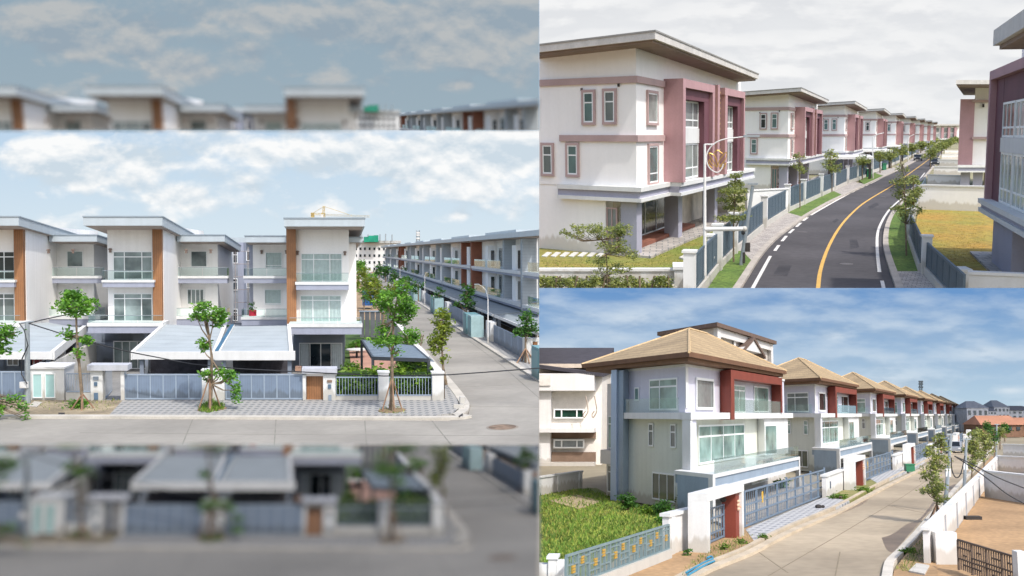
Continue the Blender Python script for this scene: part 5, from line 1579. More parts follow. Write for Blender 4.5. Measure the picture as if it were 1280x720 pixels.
    # stepping stones on the first lawn
    st = mat('pale_stepping_stone', '#cfccc4', .85, .08, 2, .08, .2)
    for i in range(7):
        u = 677 + i * 11.2
        MB().prism(gpoly([(u, 321.5), (u + 7, 316.5), (u + 13, 317.2), (u + 6, 322.5)]), .0, .07).build('stepping_stone', st, None, 'pale stepping stone, %s of the seven on the lawn by the end wall' % ORD[i], 'stepping stone', 'stepping stones on the lawn')
    MB().prism(gpoly([(849, 324), (860, 318), (872, 321), (861, 328)]), .0, .10).build('paving_slab', st, None, 'square pale slab on the lawn beside the slatted fence', 'slab')
    # ---------------------------------------------------------------- lamps and poles
    yl = PL.g(881, 362).y
    t = thing('street_lamp', 'white lamp post with ring and golden butterfly ornament', 'street lamp', PL.g(881, 364))
    MB().tube([PL.at(881, 364, yl), PL.at(881, 300, yl), PL.at(881, 180, yl)], [.07, .065, .045], 10).build('pole', T, t)
    arc = [PL.at(893 + 11.5 * math.cos(a), 200 - 16 * math.sin(a), yl) for a in [math.radians(-30 - 12 * i) for i in range(21)]]
    ring = [(904, 205), (902, 211), (897, 215.5), (890, 213), (885, 207), (883, 199), (884, 191), (889, 183), (897, 177), (908, 173.5), (925, 171.5), (940, 170)]
    MB().tube([PL.at(u, v, yl) for u, v in smooth_px(ring, 4)], .026, 6).build('curved_arm', T, t)
    MB().tube([PL.at(881, 180.5, yl), PL.at(893, 180.5, yl)], .035, 6).build('bracket', T, t)
    a = PL.at(941, 170, yl); MB().wb(a.x - .35, a.x + .25, a.y - .12, a.y + .12, a.z - .04, a.z + .04).build('lamp_head', m_steel(), t)
    go = mat('golden_ornament', '#c9a24c', .35, .1, 3, 0, 0, metal=.6)
    for (pts) in ([(896, 209), (891, 201), (887, 194), (886, 191.5), (891, 193), (895, 198), (897, 206)], [(897, 209), (899, 201), (904, 194), (908, 190), (908, 196), (904, 203), (899, 208)],
                  [(894, 208), (889, 204), (887, 199), (886, 205), (890, 210)], [(899, 209), (905, 206), (907, 203), (906, 209), (901, 212)], [(892, 192), (896, 188), (899, 189), (903, 192)]):
        MB().tube([PL.at(u, v, yl) for u, v in smooth_px(pts, 3)], .017, 5).build('butterfly_wing', go, t)
    MB().tube([PL.at(881, 286.5, yl), PL.at(930, 286, yl)], .085, 8).build('camera_arm', T, t)
    t = thing('security_camera', 'white security camera on the arm of the lamp post', 'camera', PL.at(930, 290, yl))
    c = PL.at(930.5, 286, yl); MB().ball(c, .11, 8).build('housing', T, t)
    c = PL.at(929, 290.5, yl); MB().ball(c, .08, 8, 1.3).build('lens', mat('dark_camera_lens', '#2b2d30', .3), t)
    yb = PL.g(926, 334).y
    t = thing('leaning_pole', 'leaning grey metal pole standing on the grass beside the road', 'pole', PL.g(926, 334))
    MB().tube([PL.g(926, 334), PL.at(941, 232, yb)], [.1, .075], 8).build('pole', m_steel(), t)
    c = PL.at(941, 231, yb); MB().wb(c.x - .22, c.x + .22, c.y - .1, c.y + .1, c.z, c.z + .08).build('cap_plate', m_steel(), t)
    c = PL.at(932, 309, yb); MB().wb(c.x - .02, c.x + .2, c.y - .1, c.y + .1, c.z - .2, c.z + .2).build('switch_box', m_dark(), t)
    c = PL.at(927.5, 322, yb); MB().wb(c.x + .02, c.x + .14, c.y - .1, c.y + .1, c.z - .25, c.z + .25).build('switch_box', m_dark(), t)
    # far lamps
    for (u, vb, vt, du, lb) in ((1091, 224, 168, 14, 'white street lamp by the left kerb before the third townhouse'), (1135, 203, 170, 8, 'smaller white street lamp farther up the left pavement')):
        yy = PL.g(u, vb).y; t = thing('street_lamp', lb, 'street lamp', PL.g(u, vb))
        MB().tube([PL.g(u, vb), PL.at(u, vt + 3, yy)], [.12, .07], 6).build('pole', T, t)
        MB().tube([PL.at(u, vt + 3, yy), PL.at(u + du * .4, vt, yy), PL.at(u + du, vt - 2, yy)], .06, 5).build('arm', T, t)
    # carport canopies at the foot of the row
    for i, (u, v) in enumerate(((1062, 199), (1093, 190), (1113, 184))):
        y = [128, 170, 212][i]; a = PL.at(u, v, y)
        t = thing('carport_canopy', 'white carport canopy jutting out at the foot of the %s townhouse' % ['third', 'fourth', 'fifth'][i], 'canopy', (a.x, a.y, 0), 'carport canopies of the mauve row')
        MB().prism([(a.x - 3, a.y, 0), (a.x + 3.2, a.y, 0), (a.x + 5.6, a.y + 14, 0), (a.x, a.y + 14, 0)], a.z, a.z + .3).build('roof', T, t)
        for dx in (-2.6, 2.8): MB().wb(a.x + dx - .15, a.x + dx + .15, a.y + .2, a.y + .5, 0, a.z).build('post', m_dark(), t)
    # bins and parked cars
    for (u, v, lb) in ((1086, 222, 'small green wheelie bin by the left kerb'), (1105, 213, 'second green bin further along the left pavement')):
        b = PL.g(u, v); t = thing('wheelie_bin', lb, 'bin', b)
        gm = mat('green_bin_plastic', '#2b7a55', .5)
        MB().prism([(b.x - .3, b.y - .35), (b.x + .3, b.y - .35), (b.x + .3, b.y + .35), (b.x - .3, b.y + .35)], .1, 1.1).build('body', gm, t)
        MB().wb(b.x - .34, b.x + .34, b.y - .42, b.y + .38, 1.1, 1.2).build('lid', gm, t)
        MB().wb(b.x - .36, b.x + .36, b.y + .2, b.y + .4, .02, .22).build('wheel', m_dark(), t)
    parked_car(1147, 201.5, 'dark car parked beside the far left pavement under the trees', '#2e3238', PL.vp(1185))
    parked_car(1168, 208, 'dark car parked on the right of the far road by the walls', '#3a3d42', PL.vp(1190))
    parked_car(1160, 190, 'pale grey car parked far up the left side of the road', '#b9bcc0', PL.vp(1188))
    # ---------------------------------------------------------------- trees
    T_ = lambda l, y, tr_, bl_, n, leaf, *a, **k: tree(l, y, tr_, bl_, int(n * 1.35), leaf * 1.12, *a, **k); gt = 'young trees by the curving road'
    T_('loose small-leaved garden tree in front of the porch', PL.g(759, 372).y, [(759, 380), (759, 345), (758, 318), (752, 300)],
       [(735, 285, 24, 6), (758, 290, 22, 8), (778, 287, 14, 8), (720, 294, 14, 4), (768, 308, 22, 9), (750, 325, 16, 6), (788, 318, 12, 7), (705, 291, 6, 3), (765, 338, 26, 6)], 2300, 2.6, 'olive', 1.3, group=gt, name='young_tree', limbs=6)
    t = thing('shrub', 'mass of small-leaved shrubs spilling over the low white wall', 'shrub', PL.g(750, 365))
    y = PL.g(750, 372).y; px = y / F
    m = MB()
    for u in range(680, 840, 12): m.tube([PL.at(u, 372, y), PL.at(u + random.uniform(-6, 6), 345, y)], .04, 5)
    m.build('stem', m_bark(), t, kind='stuff')
    bl = []
    for u in range(672, 842, 9):
        c = PL.at(u, 353 + random.uniform(-3, 5), y + random.uniform(-.6, .6)); bl.append((c.x, c.y, c.z, 9 * px, 9 * px, 8 * px, 1))
    leaf_cloud(bl, 8500, 3.0 * px * .62, hollow=.1).build('foliage', m_leaf('olive'), t, nofill=True)
    m = leaf_cloud(bl, 500, 2.0 * px * .62, hollow=.6)
    m.build('blossom', mat('white_blossom', '#d9d6c4', .7), t, nofill=True)
    T_('small layered tree with flat tiers in front of the blue driveway fence', PL.g(917, 330).y, [(917, 330), (917, 290), (918, 250), (919, 222)],
       [(919, 219, 9, 3), (917, 238, 21, 5), (915, 250, 20, 5), (918, 260, 16, 3.5), (912, 273, 18, 4), (928, 272, 9, 4), (920, 230, 12, 4)], 1900, 2.6, 'olive', 1.3, group=gt, name='young_tree', limbs=5)
    T_('thin young tree on the long green verge, bare lower trunk', PL.g(1000, 262).y, [(1000, 262), (1000, 235), (999, 200), (998, 190)],
       [(999, 196, 8, 6), (996, 206, 8, 5), (1003, 212, 8, 4)], 260, 2.3, 'olive', .8, group=gt, name='young_tree')
    T_('thin tiered tree beside the second verge and fence', PL.g(1040, 241).y, [(1040, 241), (1040, 215), (1038, 192)],
       [(1039, 197, 11, 5), (1035, 207, 10, 5), (1044, 210, 9, 5), (1038, 190, 5, 3)], 450, 2.3, 'olive', .9, group=gt, name='young_tree')
    T_('tall wispy young tree on the right verge', PL.g(1133, 322).y, [(1133, 322), (1132, 280), (1131, 240), (1128, 205)],
       [(1128, 212, 9, 9), (1126, 228, 13, 10), (1133, 245, 16, 11), (1126, 262, 14, 8), (1142, 262, 17, 7), (1137, 276, 10, 4), (1120, 240, 8, 6)], 1150, 2.4, 'olive', 1.2, group=gt, name='young_tree', limbs=6)
    T_('tree just behind the tall wispy tree of the right verge', PL.g(1143, 290).y, [(1143, 290), (1142, 260), (1142, 225)],
       [(1142, 225, 8, 8), (1146, 240, 9, 8), (1139, 252, 8, 6)], 700, 2.4, 'olive', 1.1, group=gt, name='young_tree')
    fars = [(1078, 226, 196, 9, 'left'), (1100, 217, 190, 9, 'left'), (1114, 211, 188, 9, 'left'), (1126, 205, 183, 8, 'left'), (1140, 198, 180, 7, 'left'), (1151, 192, 177, 6, 'left'), (1160, 187, 175, 5, 'left'), (1168, 182, 172, 4, 'left'),
            (1163, 212, 186, 9, 'right'), (1170, 201, 181, 8, 'right'), (1177, 194, 178, 7, 'right'), (1183, 188, 176, 6, 'right'), (1188, 183, 173, 5, 'right'), (1193, 180, 172, 5, 'right')]
    cnt = {'left': 0, 'right': 0}
    for (u, vb, vt, r, sd) in fars:
        i = cnt[sd]; cnt[sd] += 1
        T_('distant roadside tree, %s along the %s pavement' % (ORD[i], sd), PL.g(u, vb).y, [(u, vb), (u, (vb + vt) / 2), (u, vt + 3)],
           [(u, vt + 3, r, r * .6), (u - r * .3, vt + r * .9, r * .9, r * .5), (u + r * .4, vt + r * .7, r * .7, r * .5)], 320, 2.2, 'olive', .8, group=gt, name='young_tree', limbs=2)
    # grass on lawns and verges
    gm = mat('dry_grass_blades', '#8f9440', .9, .2, .6, .1, 0, col2='#6d7f30')
    grass([(674, 326), (800, 328), (850, 305), (872, 300), (895, 320), (845, 362), (674, 340)], 6000, .07, 'grass', gm, None, .03, cat=None)
    grass([(895, 345), (918, 318), (940, 330), (900, 362), (885, 362)], 3500, .08, 'grass', m_leaf('hedge'), None, .03, cat=None)
    grass([(1140, 300), (1152, 262), (1232, 266), (1232, 330), (1156, 340)], 7000, .06, 'grass', mat('straw_grass', '#b5943f', .9, .2, .5, .1, 0, col2='#8f8a38'), None, .03, cat=None)
    grass([(1112, 322), (1109, 290), (1122, 262), (1137, 300), (1147, 341), (1118, 341)], 3500, .08, 'grass', m_leaf('hedge'), None, .03, cat=None)

def parked_car(u, v, label, colour, d, L_=4.4, W_=1.8, H_=1.45):
    b = PL.g(u, v); d = Vector(d).normalized(); n = Vector((-d.y, d.x, 0))
    q = Pl(b, d, n)
    t = thing('parked_car', label, 'car', b)
    body = mat('car_paint_' + colour[1:], colour, .3, .03, 1, 0, 0, metal=.2)
    prof = [(0, .35), (0, .8), (.15, .92), (1.15, 1.0), (1.75, H_), (3.3, H_), (3.95, 1.02), (4.35, .92), (4.4, .4)]
    m = MB(); k = L_ / 4.4
    vs = [q.P(a * k, -W_ / 2, z) for a, z in prof] + [q.P(a * k, W_ / 2, z) for a, z in prof]; nn = len(prof)
    m.add(vs, [tuple(range(nn)), tuple(range(2 * nn - 1, nn - 1, -1))] + [(i, (i + 1) % nn, nn + (i + 1) % nn, nn + i) for i in range(nn)])
    m.build('body', body, t)
    g = mat('car_glass', '#1b2024', .05)
    for sgn in (-1, 1):
        w = W_ / 2 * sgn
        m = MB(); m.add([q.P(a * k, w * 1.012, z) for a, z in ((1.3, 1.02), (1.8, H_ - .07), (3.2, H_ - .07), (3.75, 1.02))] + [q.P(a * k, w * .99, z) for a, z in ((1.3, 1.02), (1.8, H_ - .07), (3.2, H_ - .07), (3.75, 1.02))],
                        [(0, 1, 2, 3), (7, 6, 5, 4), (0, 1, 5, 4), (1, 2, 6, 5), (2, 3, 7, 6), (3, 0, 4, 7)])
        m.build('side_window', g, t)
    for (p0, p1) in (((1.18, 1.04), (1.7, H_ - .05)), ((3.92, 1.06), (3.36, H_ - .05))):
        o = -.02 if p0[0] < 2 else .02
        m = MB(); m.add([q.P(p0[0] * k + o, -.7, p0[1]), q.P(p0[0] * k + o, .7, p0[1]), q.P(p1[0] * k + o, .62, p1[1]), q.P(p1[0] * k + o, -.62, p1[1]),
                         q.P(p0[0] * k, -.7, p0[1]), q.P(p0[0] * k, .7, p0[1]), q.P(p1[0] * k, .62, p1[1]), q.P(p1[0] * k, -.62, p1[1])],
                        [(0, 1, 2, 3), (7, 6, 5, 4), (0, 1, 5, 4), (1, 2, 6, 5), (2, 3, 7, 6), (3, 0, 4, 7)])
        m.build('windscreen', g, t)
    tm = mat('tyre_rubber', '#1d1d1f', .9)
    for a in (.85, 3.5):
        for sgn in (-1, 1):
            m = MB(); c0 = Vector(q.P(a * k, sgn * (W_ / 2 - .2), .34)); c1 = Vector(q.P(a * k, sgn * (W_ / 2 + .02), .34))
            m.tube([c0, c1], .34, 12); w = m.build('wheel', tm, t)
            MB().tube([c1, c1 + n * sgn * .01], .2, 10).build('rim', m_steel(), w)
    for a, nm, cc in ((-.02, 'headlight', '#e4e6e6'), (4.39 * k, 'tail_light', '#8a2222')):
        for w in (-.65, .65):
            MB().box(q, a, a + .04, w - .18, w + .18, .68, .84).build(nm, mat('car_' + nm, cc, .2), t)
    return t
# ================================================================== the brown-roofed villas by the sunny street
def build_bottom(place):
    use(place)
    W = mat('white_stucco', '#d6d5d3', 0.85, 0.03, 0.4, 0.02, 0.1, streak=.05)
    T = m_trim()
    LV = mat('pale_lavender_stucco', '#c9c9d6', 0.85, 0.03, 0.5, 0.02, 0.1, streak=.05)
    GRN = mat('pale_sage_stucco', '#d3d6cb', 0.85, 0.03, 0.5, 0.02, 0.1, streak=.06)
    BL = mat('blue_grey_stucco', '#8f9fae', 0.85, 0.05, 0.6, 0.03, 0.15, streak=.06)
    BL2 = mat('light_blue_stucco', '#a9bcd2', 0.85, 0.04, 0.6, 0.03, 0.1)
    RD = mat('red_brown_cladding', '#7f3a2b', 0.6, 0.1, 0.8, 0.04, 0.1)
    RF = mat('tan_roof_tiles', '#b59d78', 0.9, 0.12, 0.4, 0.16, 0.6, kind='grooves', axis=2, gs=3.6, gc=.6, gw=.3)
    RE = mat('brown_eave_board', '#6f4f38', 0.8, 0.1, 1, .05, 0)
    CR = mat('cream_soffit_band', '#d6cfc0', 0.85, .04, 1, .02, 0)
    GT = mat('sea_green_glass', '#96b5ad', 0.08, 0.25, 0.5, 0, 0, spec=.8, col2='#4c6560')
    GK = mat('navy_window_glass', '#27313f', 0.06, 0.2, 0.5, 0, 0, spec=.8)
    clr = m_clear()
    gate_m = mat('blue_grey_gate_paint', '#6d7e8f', 0.5, 0.05, 2, .03, 0)
    conc = mat('tan_concrete_road', '#ae9f87', 0.9, 0.2, 0.12, 0.06, 0.3, streak=0)
    soil = mat('tan_bare_ground', '#b4926a', 0.95, 0.14, 0.25, 0.12, 0.5)
    pav = mat('grey_patterned_paving', '#c3c3c2', 0.9, 0.1, 1, .1, .2, kind='pavers', dark='#8b8e92', bscale=2.0, cell=(.2, .5), rot=.5, mortar='#a0a0a0')
    kerbm = mat('sandy_kerb', '#c3b49c', 0.9, .1, .8, .06, .2)
    lawn = mat('rough_meadow', '#6f8c34', 0.95, .25, .5, .3, .7, col2='#93934c')
    MB().wb(-900, 900, 30, 1450, -.5, -.12).build('ground', mat('far_ground_dry', '#9b917a', .95, .2, .03), kind='structure')
    # ---------------------------------------------------------------- road, kerbs, paths
    Lk = smooth_px([(780, 772), (845, 735), (885, 714), (935, 694), (965, 678), (1000, 661), (1050, 640), (1100, 613), (1152, 587), (1190, 566), (1222, 548), (1244, 536)], 3)
    Rk = smooth_px([(1098, 760), (1108, 728), (1112, 706), (1124, 693), (1142, 674), (1160, 652), (1180, 629), (1200, 606), (1220, 584), (1236, 566), (1250, 548), (1256, 536)], 3)
    A = [PL.g(*p) for p in Lk]; B = [PL.g(*p) for p in Rk]
    MB().ribbon(A, B, -.1, 0).build('road', conc, kind='structure')
    line_strip(Lk, .42, -.1, .13).build('kerb', kerbm, kind='structure')
    line_strip([(u - 9, v - 3.5) for u, v in Lk], .25, -.1, .15).build('kerb', kerbm, kind='structure')
    line_strip(Rk, .38, -.1, .13).build('kerb', mat('pale_kerb', '#cfc8ba', .9, .08, 1, .05, .1), kind='structure')
    jm = mat('joint_filler_tan', '#8d8069', 0.9, 0.1, 1, 0.1, 0)
    for j in ([(948, 690), (985, 716)], [(1110, 632), (1164, 643)], [(1050, 690), (1040, 740)], [(1143, 600), (1190, 606)], [(960, 720), (1050, 668), (1130, 620), (1200, 572)]):
        line_strip(j, .05, -.05, .006).build('expansion_joint', jm, kind='structure')
    patch_m = mat('damp_stain', '#84705c', .35, .2, .8, .1, .1)  # darker, smoother patches along the kerbs
    for pts in ([(1102, 672), (1115, 668), (1134, 655), (1150, 648), (1168, 626), (1166, 634), (1150, 652), (1128, 678), (1116, 690), (1108, 686)], [(1048, 641), (1066, 630), (1084, 623), (1080, 629), (1064, 637), (1050, 642)], [(1186, 608), (1196, 606), (1180, 626), (1172, 632)]):
        MB().prism(gpoly(smooth_px(pts + [pts[0]], 4)[:-1]), -.01, .004).build('damp_patch', patch_m, kind='structure')
    def flat(nm, pts, z, m_): return MB().prism(gpoly(pts), -.12, z).build(nm, m_, kind='structure')
    flat('verge', [(770, 760), (700, 735), (835, 690), (875, 675), (930, 650), (941, 664), (945, 682), (885, 708), (845, 728)], .09, soil)
    flat('footpath', [(945, 682), (932, 664), (1032, 622), (1062, 628), (1052, 633), (1000, 654), (962, 672)], .10, pav)
    flat('verge', [(1032, 622), (1060, 612), (1090, 600), (1098, 606), (1090, 612), (1062, 628)], .085, mat('green_verge_b', '#7b8a3c', .95, .2, .8, .2, .5, col2='#a29262'))
    flat('footpath', [(1098, 606), (1085, 598), (1135, 578), (1160, 574), (1148, 584)], .10, pav)
    flat('footpath', [(1160, 574), (1140, 577), (1200, 548), (1240, 533), (1243, 536), (1220, 546), (1188, 564)], .095, pav)
    flat('verge', [(1108, 760), (1118, 715), (1130, 698), (1165, 658), (1182, 636), (1240, 570), (1245, 575), (1190, 650), (1165, 680), (1180, 760)], .08, soil)
    flat('lot_soil', [(1180, 770), (1166, 708), (1197, 661), (1229, 616), (1232, 613), (1500, 660), (1500, 800)], .04, soil)
    flat('lot_soil', [(1232, 612), (1252, 584), (1258, 576), (1500, 590), (1500, 640)], .035, soil)
    flat('meadow', [(500, 760), (560, 640), (650, 612), (700, 612), (745, 610), (779, 627), (862, 645), (868, 650), (836, 660), (700, 735), (640, 770)], .02, lawn)
    flat('concrete_pad', [(686, 627), (720, 619), (752, 628), (722, 637)], .07, mat('tan_concrete_pad', '#b8a587', .9, .1, .5, .08, .2))
    flat('driveway', [(880, 640), (1000, 600), (1032, 620), (932, 662), (900, 655)], .05, mat('driveway_tan', '#a9a49b', .9, .08, .5, .06, .2))
    # ---------------------------------------------------------------- villa
    O = PL.g(857, 639)
    e1, e2 = PL.vp(1258), PL.vp(190)
    P1 = Pl(O, e1, -e2); P2 = Pl(O, e2, -e1)
    def sx(u, v, d=0): return P1.px(u, v, d)[0]
    def house(label):
        t = thing('villa', label, 'house', O, 'brown-roofed villas')
        zt = P1.px(857, 455)[1]; zm = P1.px(857, 516)[1]
        sE = sx(980, 490); tL = P2.px(779, 560)[0]
        zg = P1.px(866, 585, .0)[1]
        # storeys
        MB().box(P1, 0, sE, -tL, 0, zm, zt).build('upper_wall', LV, t)
        MB().box(P1, .02, sE, -tL, -.02, 0, zm - .003).build('wall', GRN, t)
        MB().box(P1, -.12, sE + .1, -tL, .12, zt - .16, zt + .003).build('cornice', T, t)
        MB().box(P1, 0, .5, -.5 + .502, .10, zm + .3, zt - .2).build('corner_pilaster', T, t)
        MB().box(P1, .3, sE - .3, -tL + .3, -.3, zt, zt + .9).build('eave_wall', CR, t)
        # roof, hipped; eaves project
        ov = 2.0
        a0, b0 = -ov, ov * .9
        a1 = P1.px(983, 452, b0)[0]
        b1 = -P2.off(ov).px(727, 456)[0]
        ze = PL.at(852, 446, Vector(P1.P(a0, b0, 0)).y).z
        E = [Vector(P1.P(a0, b0, ze)), Vector(P1.P(a1, b0, ze)), Vector(P1.P(a1, b1, ze)), Vector(P1.P(a0, b1, ze))]
        rm = (b0 + b1) / 2; h = (b0 - b1) / 2
        ra, zr = P1.px(861, 411, rm)
        ra = min(ra, a1 - 1.5); rb_ = min(a1 - 1.0, ra + (a1 - ra) * .35)
        R1, R2 = Vector(P1.P(ra, rm, zr)), Vector(P1.P(rb_, rm, zr))
        up = Vector((0, 0, .3))
        m = MB(); m.add([tuple(p + up) for p in E] + [tuple(R1), tuple(R2 + Vector((0, 0, .001)))], [(0, 1, 5, 4), (1, 2, 5), (2, 3, 4, 5), (3, 0, 4), (0, 3, 2, 1)])
        r = m.build('roof', RF, t, nofill=False)
        m = MB(); m.prism(E, ze + .02, ze + .32); m.build('fascia', RE, r)
        hip = mat('tan_hip_tiles', '#bfa67f', .9, .1, 2)
        for a, b in ((0, R1), (1, R2), (2, R2), (3, R1)):
            MB().tube([E[a] + up, b], .1, 5).build('hip_tiles', hip, r)
        MB().tube([R1, R2], .12, 5).build('ridge_tiles', hip, r)
        ins = [Vector(P1.P(a0 + .4, b0 - .4, 0)), Vector(P1.P(a1 - .4, b0 - .4, 0)), Vector(P1.P(a1 - .4, b1 + .4, 0)), Vector(P1.P(a0 + .4, b1 + .4, 0))]
        MB().prism(ins, ze - .22, ze + .01).build('soffit', mat('brown_soffit_b', '#7b5c44', .85), r)
        # blue fin on the left wall end
        t0 = P2.px(779, 560)[0]; fa = 1.1
        MB().box(P2, t0 - .9, t0 + .0, .0, fa, 0, zt - .1).build('blue_fin', BL, t)
        MB().box(P2, t0 + .003, t0 + .9, -3, fa + .25, 0, zt - .05).build('light_blue_fin', BL2, t)
        # left wing with glazed bay
        MB().box(P2, t0 + .9, t0 + 3.4, -5, -.6, 0, zt - .9).build('side_wing', W, t)
        for z0_, z1_ in ((.3, zg - .3), (zg + .9, zm - .2)):
            win(t, P2, (t0 + 1.1, t0 + 3.1, z0_, z1_), -.58, (.5,), (.75,), gm=GT, fw=.09)
        MB().box(P2, t0 + .92, t0 + 3.9, -4, .1, zg - .2, zg + .8).build('wing_band', W, t)
        # corner pier and slab
        pw = .95
        zb0 = P1.px(870, 524)[1]
        MB().box(P1, -1.0, sE + .05, -.05, 1.35, zm - .42, zm + .02).build('balcony_slab', T, t)
        tb = P2.px(783, 515)[0]
        MB().box(P2, -.2, tb, .002, 1.0, zm - .40, zm + .018).build('side_balcony_slab', T, t)
        MB().box(P2, .2, tb, .93, .97, zm + .02, zm + .95).build('glass_panel', clr, t)
        pr1 = sx(871, 545, 1.2)
        MB().box(P1, -.95, -.55, .2, 1.25, zg, zm - .42).build('white_pier', T, t)
        MB().box(P1, -.55, pr1 if pr1 > 0 else .4, .1, 1.15, zg, zm - .43).build('corner_pier', LV, t)
        # upper windows: left wall
        win(t, P2, P2.rect(812, 473, 847, 513), 0, (.62,), (.74,), gm=GT, fw=.12)
        win(t, P2, P2.rect(793.5, 484, 799, 501), 0, (), (), gm=GT, fw=.1)
        win(t, P2, P2.rect(811, 529, 817, 558), 0, (), (.66,), gm=GT, fw=.1)
        win(t, P2, P2.rect(838, 530, 845, 560), 0, (), (.66,), gm=GT, fw=.1)
        win(t, P2, P2.rect(815.5, 591, 844, 626), 0, (.33, .68), (), gm=mat('olive_dark_glass', '#4c5748', .08, .3, .6, 0, 0), fw=.1)
        # upper windows: road front
        win(t, P1, P1.rect(869, 473, 891, 512), 0, (), (), gm=GT, fw=.16, th=.2)
        # red box frame
        rd = 1.5
        ra0 = sx(900, 490); rb0 = sx(914, 490, rd); rE = sx(978, 490, rd)
        ztp = P1.px(914, 462, rd)[1]; zbt = zm + .03
        thk = .5
        f = MB(); f.box(P1, ra0, ra0 + .9, .003, rd, zbt - .5, ztp); f.build('red_frame', RD, t)
        MB().box(P1, ra0 + .902, rE, .003, rd - .003, ztp - .62, ztp - .003).build('red_frame_top', RD, t)
        MB().box(P1, rE - .5, rE, .003, rd - .003, zbt + .0, ztp - .625).build('red_frame_side', RD, t)
        a = sx(916, 495); b = sx(930, 495)
        win(t, P1, (sx(915, 500), sx(931, 500), zbt, zbt + (ztp - zbt) * .70), 0.0, (.5,), (.8,), gm=GT, fw=.1, name='balcony_door')
        win(t, P1, (sx(942, 500), sx(960, 500), zbt + .05, zbt + (ztp - zbt) * .72), 0.0, (.25,), (), gm=GT, fw=.1)
        MB().box(P1, ra0 + 1.0, rE - .55, rd - .1, rd - .06, zbt, zbt + .95).build('glass_panel', clr, t)
        # first floor: big window and white door surround
        win(t, P1, (sx(872.5, 550), sx(930, 550), zg + .15, zm - .8), 0.0, (.24, .5, .76), (.70,), gm=GT, fw=.12)
        MB().box(P1, sx(947, 540), sx(977, 540), 0, 1.0, zg, zm - .43).build('door_surround', T, t)
        win(t, P1.off(1.0), (sx(956, 545, 1), sx(970, 545, 1), zg + .1, zm - .95), 0, (), (), gm=GT, fw=.1, name='balcony_door')
        # lower slab and carport
        lc = PL.g(866, 587, zg)
        d = 4.6
        sL = -2.2; sRr = sx(1000, 566, d)
        z1 = zg + .05
        za = z1 - 1.0
        m = MB(); m.box(P1, sL, sRr, -.02, d, z1 - .22, z1); s = m.build('carport_slab', T, t)
        MB().box(P1, sL + .25, sRr - .2, .0, d - .12, za + .25, z1 - .223).build('slab_band', BL, t)
        MB().box(P1, sL + .12, sRr - .1, .0, d - .04, za, za + .247).build('slab_lip', T, t)
        MB().box(P1, sL, sL + .24, .4, d - .5, 0, z1 - .225).build('blue_side_wall', BL, t)
        MB().box(P1, sL - .02, sL + .5, d - .5, d, 0, z1 - .222).build('carport_post', T, t)
        MB().box(P1, sRr - .5, sRr, d - .5, d - .001, 0, z1 - .223).build('carport_post', T, t)
        MB().box(P1, sRr - .45, sRr - .05, -.0, d - .5, 0, za).build('carport_end_wall', LV, t) if False else None
        MB().box(P1, sL + .5, sRr - .4, d - .12, d - .08, z1, z1 + .85).build('glass_panel', clr, t)
        MB().box(P1, .5, sE, .0, .05, 0, za).build('carport_wall', W, t)
        gw = mat('grey_room_glass', '#5f6d6c', .1, .3, .6, 0, 0)
        win(t, P1, (sx(868, 606), sx(894, 606), .5, za - .4), .06, (.5,), (.72,), gm=gw, fw=.1)
        win(t, P1, (sx(938, 596), sx(958, 596), .5, za - .3), .06, (.5,), (.74,), gm=GT, fw=.1)
        MB().box(P1, sx(906, 600), sx(928, 600), .05, .1, .1, za - .7).build('door', T, t)
        for uu, vv in ((903, 599), (932, 591)):
            a, z = P1.px(uu, vv); MB().box(P1, a - .1, a + .1, .05, .25, z - .15, z + .15).build('wall_lamp', m_dark(), t)
        MB().box(P1, -.6, sRr, .05, d, 0, .12).build('carport_floor', mat('carport_floor', '#a09e9a', .8), t)
        return t
    h1 = house('nearest white villa with tan hipped roof, red balcony frame and overgrown lawn')
    step = Vector((14.6, 41.0, 0))
    nm = ['second tan-roofed villa with dark blue windows behind the plain white wall', 'third tan-roofed villa along the sunny street', 'fourth tan-roofed villa along the sunny street',
          'fifth tan-roofed villa along the sunny street', 'sixth tan-roofed villa along the sunny street', 'seventh tan-roofed villa along the sunny street', 'last small tan-roofed villa of the row']
    for i, l in enumerate(nm):
        c = dup(h1, step * (i + 1), l)
        if i == 0:
            ws = [w for w in c.children if w.name.startswith('window')]
            rr = P2.rect(806, 470, 848, 513)
            # its side window is wider and dark: darken the panes of that one
            for w in ws[2:3]:
                for p_ in w.children:
                    if p_.name.startswith('pane'):
                        p_.data = p_.data.copy(); p_.data.materials[0] = GK
    # ---------------------------------------------------------------- fence parts
    def rails_gate(A_, B_, h, label, n, posts=(), lower=.12, yellow=(), grp='blue-grey street gates'):
        d = (B_ - A_); Lw = d.length; d.normalize(); w = Pl(A_, d, Vector((d.y, -d.x, 0)))
        t = thing('sliding_gate', label, 'gate', A_, grp)
        m = MB()
        for z in (lower + .05, h * .38, h * .62, h - .05): m.box(w, 0, Lw, -.045, .045, z - .045, z + .045)
        m.build('rails', gate_m, t)
        for i in range(n + 1):
            a = Lw * i / n; MB().box(w, a - .055, a + .055, -.06, .06, lower, h + (.12 if i in posts else .0)).build('upright', gate_m, t)
        m = MB(); k = n * 6
        for i in range(k): a = Lw * (i + .5) / k; m.box(w, a - .014, a + .014, -.012, .012, lower + .1, h - .1)
        m.build('bars', gate_m, t, kind='stuff')
        for f_ in yellow:
            MB().box(w, Lw * f_, Lw * f_ + .28, .02, .05, h * .55, h * .85).build('yellow_panel', mat('yellow_panel', '#c9a23a', .5), t)
        return t
    gA, gB = PL.g(931, 662), PL.g(1031, 621)
